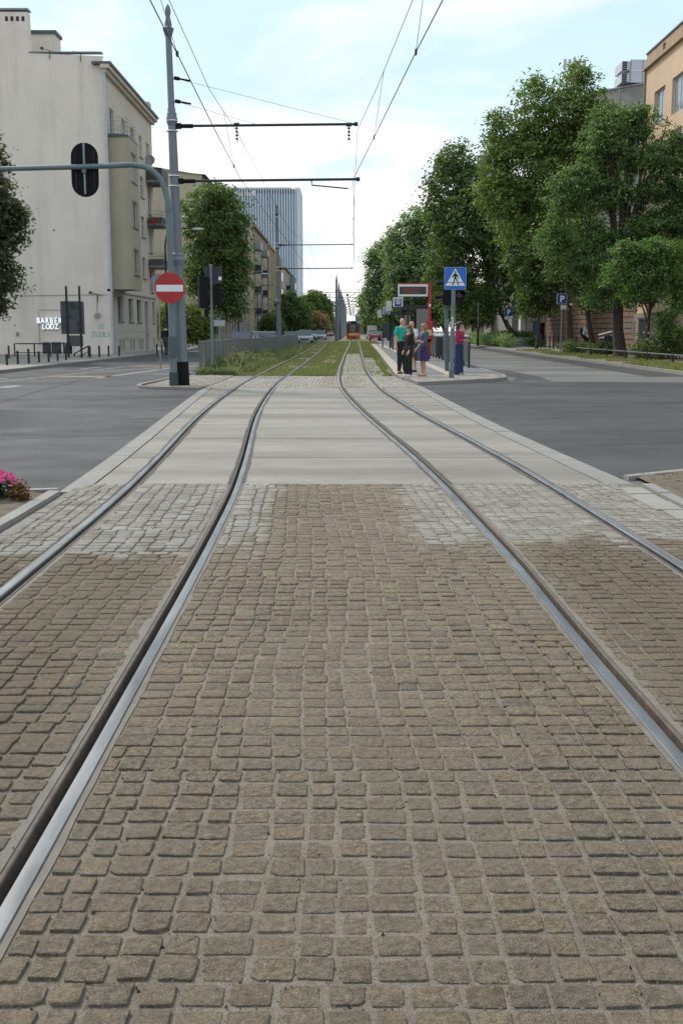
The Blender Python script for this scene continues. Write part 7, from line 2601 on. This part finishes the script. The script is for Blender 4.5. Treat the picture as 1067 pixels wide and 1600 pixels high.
def person(label, pos, rz, h, top, bottom, shoes, hair, arms=None, sleeve=.5, legwear='trousers', hair_kind='short', build=1.0, head_turn=0.0, lean=0.0, extra=None, seat=False, rng=0):
    t = thing('person', label, 'person', (0, 0, 0), None)
    k = build
    A = arms or {}
    hipz = .92
    J = dict(pelvis=Vector((0, 0, hipz)), waist=Vector((0, -.005, 1.06)), chest=Vector((0, .01, 1.26)), collar=Vector((0, .015, 1.40)), neck=Vector((0, .0, 1.475)), jaw=Vector((0, -.018, 1.535)), skull=Vector((0, .0, 1.605)))
    for s, n in ((-1, 'r'), (1, 'l')):
        J['sh' + n] = Vector((s * .165 * (.5 + k * .5), .015, 1.385))
        J['el' + n] = Vector((s * .215 * (.5 + k * .5), .04, 1.11)); J['wr' + n] = Vector((s * .215, -.03, .87))
        J['hi' + n] = Vector((s * .085, 0, .86)); J['kn' + n] = Vector((s * .095, -.015, .48)); J['an' + n] = Vector((s * .10, .015, .085)); J['to' + n] = Vector((s * .115, -.125, .035))
    for kk, v in A.items(): J[kk] = Vector(v)
    if lean:
        M = Matrix.Rotation(lean, 3, 'X')
        for kk in ('waist', 'chest', 'collar', 'neck', 'jaw', 'skull', 'shl', 'shr', 'ell', 'elr', 'wrl', 'wrr'):
            if kk in A and kk[:2] in ('wr', 'el'): continue
            J[kk] = J['pelvis'] + M @ (J[kk] - J['pelvis'])
    names = ['pelvis', 'waist', 'chest', 'collar', 'neck', 'jaw', 'skull', 'shl', 'ell', 'wrl', 'shr', 'elr', 'wrr', 'hil', 'knl', 'anl', 'tol', 'hir', 'knr', 'anr', 'tor']
    rad = dict(pelvis=(.13 * k, .092 * k), waist=(.12 * k, .088 * k), chest=(.155 * k, .105 * k), collar=(.10, .07), neck=.054, jaw=(.062, .07), skull=(.078, .095))
    for n in 'lr': rad.update({'sh' + n: .062 * k, 'el' + n: .043 * k, 'wr' + n: .029, 'hi' + n: .088 * k, 'kn' + n: .056 * k, 'an' + n: .036, 'to' + n: .03})
    E_ = [('pelvis', 'waist'), ('waist', 'chest'), ('chest', 'collar'), ('collar', 'neck'), ('neck', 'jaw'), ('jaw', 'skull')]
    for n in 'lr': E_ += [('collar', 'sh' + n), ('sh' + n, 'el' + n), ('el' + n, 'wr' + n), ('pelvis', 'hi' + n), ('hi' + n, 'kn' + n), ('kn' + n, 'an' + n), ('an' + n, 'to' + n)]
    idx = {n: i for i, n in enumerate(names)}
    me = skin_mesh([(J[n], rad[n]) for n in names], [(idx[a], idx[b]) for a, b in E_])
    me.materials.clear(); me.materials.append(SKIN)
    # head details and hands are grown into the same body mesh
    m = MB()
    hd = J['skull']; fz = hd.z - .02
    Rh = Matrix.Rotation(head_turn, 3, 'Z')
    def hp(x, y, z): return hd + Rh @ Vector((x, y, z))
    m.add([hp(-.016, -.082, -.045), hp(.016, -.082, -.045), hp(0, -.112, -.040), hp(0, -.086, .004)], [(0, 1, 2), (0, 2, 3), (1, 3, 2), (0, 3, 1)])
    m.ell(hp(0, .008, -.012), (.078, .094, .105), 16, 12)
    m.ell(hp(0, -.022, -.070), (.058, .066, .062), 14, 10)
    m.tube([J['collar'] + Vector((0, 0, .0)), J['neck'], hp(0, .0, -.06)], [.062, .054, .050], 12)
    for s in (-1, 1): m.ell(hp(s * .078, .012, -.02), (.012, .024, .032), 8, 6)
    for n in 'lr':
        w_, e_ = J['wr' + n], J['el' + n]
        d = (w_ - e_).normalized()
        sv_ = Vector((1, 0, 0)) if abs(d.x) < .8 else Vector((0, 1, 0))
        sv_ = (sv_ - d * sv_.dot(d)).normalized(); nv = d.cross(sv_)
        sgn = 1 if n == 'l' else -1
        m.tube([w_ - d * .01, w_ + d * .03, w_ + d * .085], [.026, .036, .034], 8)
        for f in range(4):
            o_ = nv * ((f - 1.5) * .019)
            ln = (.062, .075, .07, .055)[f]
            a_ = w_ + d * .075 + o_
            m.tube([a_, a_ + d * ln * .5 - sv_ * sgn * .006, a_ + d * ln - sv_ * sgn * .022], [.0095, .0088, .006], 6)
        th = w_ + d * .03 - nv * .03
        m.tube([th, th + d * .03 - nv * .022, th + d * .058 - nv * .028 - sv_ * sgn * .01], [.012, .010, .007], 6)
    extra_me = m.mesh('hands', SKIN, smooth=True)
    import bmesh as bm_
    b = bm_.new(); b.from_mesh(me); b.from_mesh(extra_me); b.to_mesh(me); b.free()
    bpy.data.meshes.remove(extra_me)
    put('body', me, t)
    for s in (-1, 1): MB().ell(hp(s * .030, -.080, -.006), (.010, .007, .006), 8, 5).build('eye', EYE_M, t)
    MB().ell(hp(0, -.084, -.082), (.022, .008, .006), 8, 4).build('mouth', LIP, t)

    def cloth(name, parts, mat, inf):
        ns = [p[0] if isinstance(p, tuple) else p for p in parts['v']]
        vs_ = []
        for p in parts['v']:
            if isinstance(p, tuple): vs_.append((p[1], p[2]))
            else:
                r = rad[p]
                vs_.append((J[p], tuple(q * 1.06 + inf for q in r) if isinstance(r, tuple) else r * 1.1 + inf))
        ix = {n: i for i, n in enumerate(ns)}
        mm = skin_mesh(vs_, [(ix[a], ix[b]) for a, b in parts['e']])
        mm.materials.clear(); mm.materials.append(mat)
        return put(name, mm, t)
    tv = ['waist', ('hem', J['pelvis'] + Vector((0, 0, -.04)), (.172 * k + .012, .138 * k + .012)), 'chest', 'collar']
    te = [('waist', 'hem'), ('waist', 'chest'), ('chest', 'collar')]
    for n in 'lr':
        e_ = J['sh' + n].lerp(J['el' + n], min(1, sleeve * 2)) if sleeve <= .5 else J['el' + n].lerp(J['wr' + n], (sleeve - .5) * 2)
        tv += ['sh' + n]; te += [('collar', 'sh' + n)]
        if sleeve > .5:
            tv += ['el' + n, ('cuff' + n, e_, .040)]; te += [('sh' + n, 'el' + n), ('el' + n, 'cuff' + n)]
        else:
            tv += [('cuff' + n, e_, .062 * k)]; te += [('sh' + n, 'cuff' + n)]
    cloth('top', dict(v=tv, e=te), top, .014)
    if legwear == 'skirt':
        m = MB()
        m.lathe((0, 0, 0), [(.17 * k, 1.0), (.185 * k, .86), (.20 * k, .70), (.215 * k, .50), (.19 * k, .50), (.15 * k, .9)], 18, 1.0, .78)
        m.build('skirt', bottom, t, smooth=40)
    else:
        m = MB()
        P_ = J['pelvis']
        m.ell(P_ + Vector((0, 0, .01)), (.172 * k, .128 * k, .125), 18, 12)
        for n in 'lr':
            hi_, kn_, an_ = J['hi' + n], J['kn' + n], J['an' + n]
            if legwear == 'shorts':
                pts, rr = [hi_ + Vector((0, 0, .05)), hi_.lerp(kn_, .35), kn_ + Vector((0, 0, .03))], [.098 * k, .100 * k, .092 * k]
            elif legwear == 'wide':
                pts, rr = [hi_ + Vector((0, 0, .05)), hi_.lerp(kn_, .4), kn_, kn_.lerp(an_, .6), an_ + Vector((0, -.02, -.055))], [.098 * k, .100 * k, .098, .108, .122]
            else:
                pts, rr = [hi_ + Vector((0, 0, .05)), hi_.lerp(kn_, .4), kn_, kn_.lerp(an_, .3), kn_.lerp(an_, .7), an_ + Vector((0, 0, .0))], [.098 * k, .092 * k, .072 * k, .074 * k, .062, .056]
            m.tube(pts, rr, 14)
        m.build('trousers' if legwear != 'shorts' else 'shorts', bottom, t, smooth=60)
    for n in 'lr':
        a_ = J['an' + n]
        m = MB().ell((a_.x, a_.y - .055, max(.04, a_.z - .04)), (.045, .125, .045), 12, 8).box((a_.x, a_.y - .055, .008), (.08, .235, .016))
        if seat: m = MB().ell((a_.x, a_.y - .055, a_.z - .04), (.052, .14, .05), 12, 8)
        m.build('shoe', shoes, t, smooth=40)
    # hair
    if hair_kind != 'bald':
        m = MB()
        V, F = [], []
        nu, nv = 20, 9
        for j in range(nv + 1):
            for i in range(nu):
                a = 2 * math.pi * i / nu
                back = (1 + math.sin(a)) / 2            # 1 at the back of the head
                low = -.9 + 1.0 * (1 - back) ** .6
                th = math.pi / 2 - (math.pi / 2 - low) * (j / nv)
                e = 1.0 + .05 * math.sin(i * 5.1 + j) * .4
                V.append(hp(.098 * e * math.cos(th) * math.cos(a), .108 * e * math.cos(th) * math.sin(a) + .006, .110 * e * math.sin(th) + .004))
        for j in range(nv):
            for i in range(nu):
                i2 = (i + 1) % nu
                F.append((j * nu + i, (j + 1) * nu + i, (j + 1) * nu + i2, j * nu + i2))
        m.add(V, F)
        if hair_kind == 'long':
            for q in range(9):
                a = math.pi * (q + .5) / 9
                p0 = hp(.085 * math.cos(a), .03 + .07 * math.sin(a), -.01)
                m.tube([p0, p0 + Vector((0, .015, -.13)), p0 + Vector((math.cos(a) * .02, .03 * math.sin(a) + .01, -.27)), p0 + Vector((math.cos(a) * .03, .02, -.36))], [.036, .040, .038, .012], 7)
        if hair_kind == 'bob':
            for q in range(11):
                a = -.25 + (math.pi + .5) * q / 10
                p0 = hp(.083 * math.cos(a), .012 + .075 * math.sin(a), .03)
                m.tube([p0, p0 + Vector((math.cos(a) * .015, math.sin(a) * .015, -.07)), p0 + Vector((0, 0, -.15))], [.034, .042, .018], 7)
        m.build('hair', hair, t, smooth=True)
    if extra: extra(t, J)
    t.location = pos; t.rotation_euler = (0, 0, rz); s = h / 1.70
    t.scale = (s, s, s)
    return t


def cloth_mat(n, c): return flat('cloth_' + n, c, .9, var=.14, scale=14, bump=.25, bscale=60)
TEAL, WHITEC, BLACKC, DENIM, PURP, PINK, JEAN = [cloth_mat(n, c) for n, c in (('teal', (.02, .36, .27)), ('white', (.68, .69, .72)), ('black', (.012, .012, .014)), ('denim', (.075, .105, .15)), ('purple', (.045, .035, .11)), ('raspberry', (.33, .03, .085)), ('jeans', (.018, .035, .10)))]
HBROWN, HBLOND, HDARK, HGREY = flat('hair_brown', (.10, .055, .03), .7, var=.3, scale=50), flat('hair_blond', (.30, .18, .08), .7, var=.3, scale=50), flat('hair_dark', (.022, .013, .012), .6, var=.3, scale=50), flat('hair_grey', (.25, .23, .21), .7, var=.3, scale=50)
SHOED, SHOEW, SHOET = flat('shoe_dark', (.02, .02, .022), .6), flat('shoe_white', (.55, .55, .55), .6), flat('shoe_tan', (.42, .26, .18), .6)
GREYC = cloth_mat('shorts_grey', (.07, .07, .08))
BAG = cloth_mat('bag_grey', (.055, .05, .062))


def PG(u, v): 
    g = G(u, v, PZ + .008); return g
def strap_bag(t, J):
    MB().tube([J['shl'] + Vector((-.02, -.06, .06)), J['chest'] + Vector((.06, -.15, -.06)), J['waist'] + Vector((-.08, -.15, .0))], .022, 6).tube([J['shl'] + Vector((-.02, .04, .06)), J['chest'] + Vector((.07, .15, -.02))], .022, 6).build('strap', SHOED, t)
def watch(t, J): MB().tube([J['wrl'] + Vector((0, 0, .02)), J['wrl'] + Vector((0, -.01, .05))], .036, 8).build('bracelet', WHITEC, t)
def hood(t, J):
    MB().ell(J['collar'] + Vector((0, .085, .0)), (.14, .075, .10), 12, 8).build('hood', BLACKC, t)


g1 = PG(628, 584)
person('tall balding man in a teal t-shirt with a dark shoulder strap', g1, math.radians(28), 1.82, TEAL, BLACKC, SHOED, HGREY, sleeve=.42, hair_kind='bald', build=1.12, head_turn=.3, extra=strap_bag,
       arms=dict(wrr=(-.25, -.05, .86), wrl=(.12, -.28, 1.05), ell=(.24, .02, 1.10)))
g2 = PG(645, 581)
person('bald man in a white shirt standing behind the girl in black', g2, math.radians(-55), 1.74, WHITEC, GREYC, SHOED, HGREY, sleeve=.42, legwear='shorts', hair_kind='bald', build=1.1, lean=math.radians(7), head_turn=-.3,
       arms=dict(wrl=(.10, -.32, 1.12), ell=(.22, -.02, 1.10), wrr=(-.10, -.30, 1.08), elr=(-.22, 0, 1.1)))
g3 = PG(638, 589)
person('long-haired girl in a black hooded top and black trousers', g3, math.radians(-62), 1.57, BLACKC, BLACKC, SHOEW, HBROWN, sleeve=.96, hair_kind='long', build=.95, extra=hood, head_turn=.2,
       arms=dict(wrr=(-.20, -.08, .86), wrl=(.18, -.10, .86), elr=(-.22, .04, 1.1)))
g4 = PG(661, 588)
person('blonde woman in a denim jacket and purple skirt', g4, math.radians(-72), 1.63, DENIM, PURP, SHOET, HBLOND, sleeve=.72, legwear='skirt', hair_kind='bob', build=1.12, extra=watch, head_turn=-.15,
       arms=dict(wrr=(-.20, -.14, .90), elr=(-.24, .02, 1.10), wrl=(.14, -.24, 1.12), ell=(.22, -.02, 1.10)))
g5 = PG(716, 586)
person('dark-haired woman in a raspberry top and wide blue jeans leaning by the sign post', g5, math.radians(58), 1.70, PINK, JEAN, SHOEW, HDARK, sleeve=.9, legwear='wide', hair_kind='long', build=.98, head_turn=.25, lean=math.radians(4),
       arms=dict(wrl=(.05, -.25, 1.12), ell=(.22, -.02, 1.10), wrr=(-.03, -.25, 1.10), elr=(-.22, -.02, 1.10)))
# the shoulder bag carried between the group
q = W(652, 553, g2.y - .1)
t = thing('shoulder_bag', 'large soft grey bag hanging beside the bald man', 'bag', (q.x, g2.y - .25, q.z - .2))
MB().ell((q.x, g2.y - .25, q.z), (.17, .13, .24), 14, 10).build('pouch', BAG, t, smooth=True)
MB().tube([(q.x - .1, g2.y - .25, q.z + .2), (q.x - .06, g2.y - .22, q.z + .55), (q.x + .04, g2.y - .2, q.z + .56), (q.x + .1, g2.y - .25, q.z + .2)], .015, 6).build('strap', BAG, t)
# walker beside the gantry and the cyclist
gw = W(260, 545, 66)
person('person in dark clothes walking on the left pavement beside the gantry pole', (gw.x, 66, .1), math.radians(170), 1.75, BLACKC, cloth_mat('grey_trousers', (.05, .055, .07)), SHOED, HDARK, sleeve=.9,
       arms=dict(knl=(.09, -.12, .49), anl=(.09, -.16, .09), tol=(.10, -.3, .05), anr=(-.09, .2, .12), tor=(-.1, .08, .04)))
def backpack(t, J):
    MB().ell(J['chest'] + Vector((0, .20, -.03)), (.16, .10, .24), 12, 10).build('backpack', flat('pack_navy', (.012, .015, .03), .7), t, smooth=True)
cyc = person('cyclist in a white top with a dark backpack, half hidden by a trunk', (W(909, 545, bky).x, bky, .28), math.radians(80), 1.7, WHITEC, BLACKC, SHOED, HGREY, sleeve=.45, hair_kind='short', lean=math.radians(18), extra=backpack, seat=True,
       arms=dict(hil=(.085, -.04, .86), hir=(-.085, -.04, .86), knl=(.11, -.36, .70), anl=(.11, -.26, .28), tol=(.11, -.38, .24), knr=(-.11, -.28, .52), anr=(-.11, -.12, .10), tor=(-.11, -.25, .06),
                 ell=(.24, -.32, 1.08), wrl=(.24, -.52, .92), elr=(-.24, -.32, 1.08), wrr=(-.24, -.52, .92)))
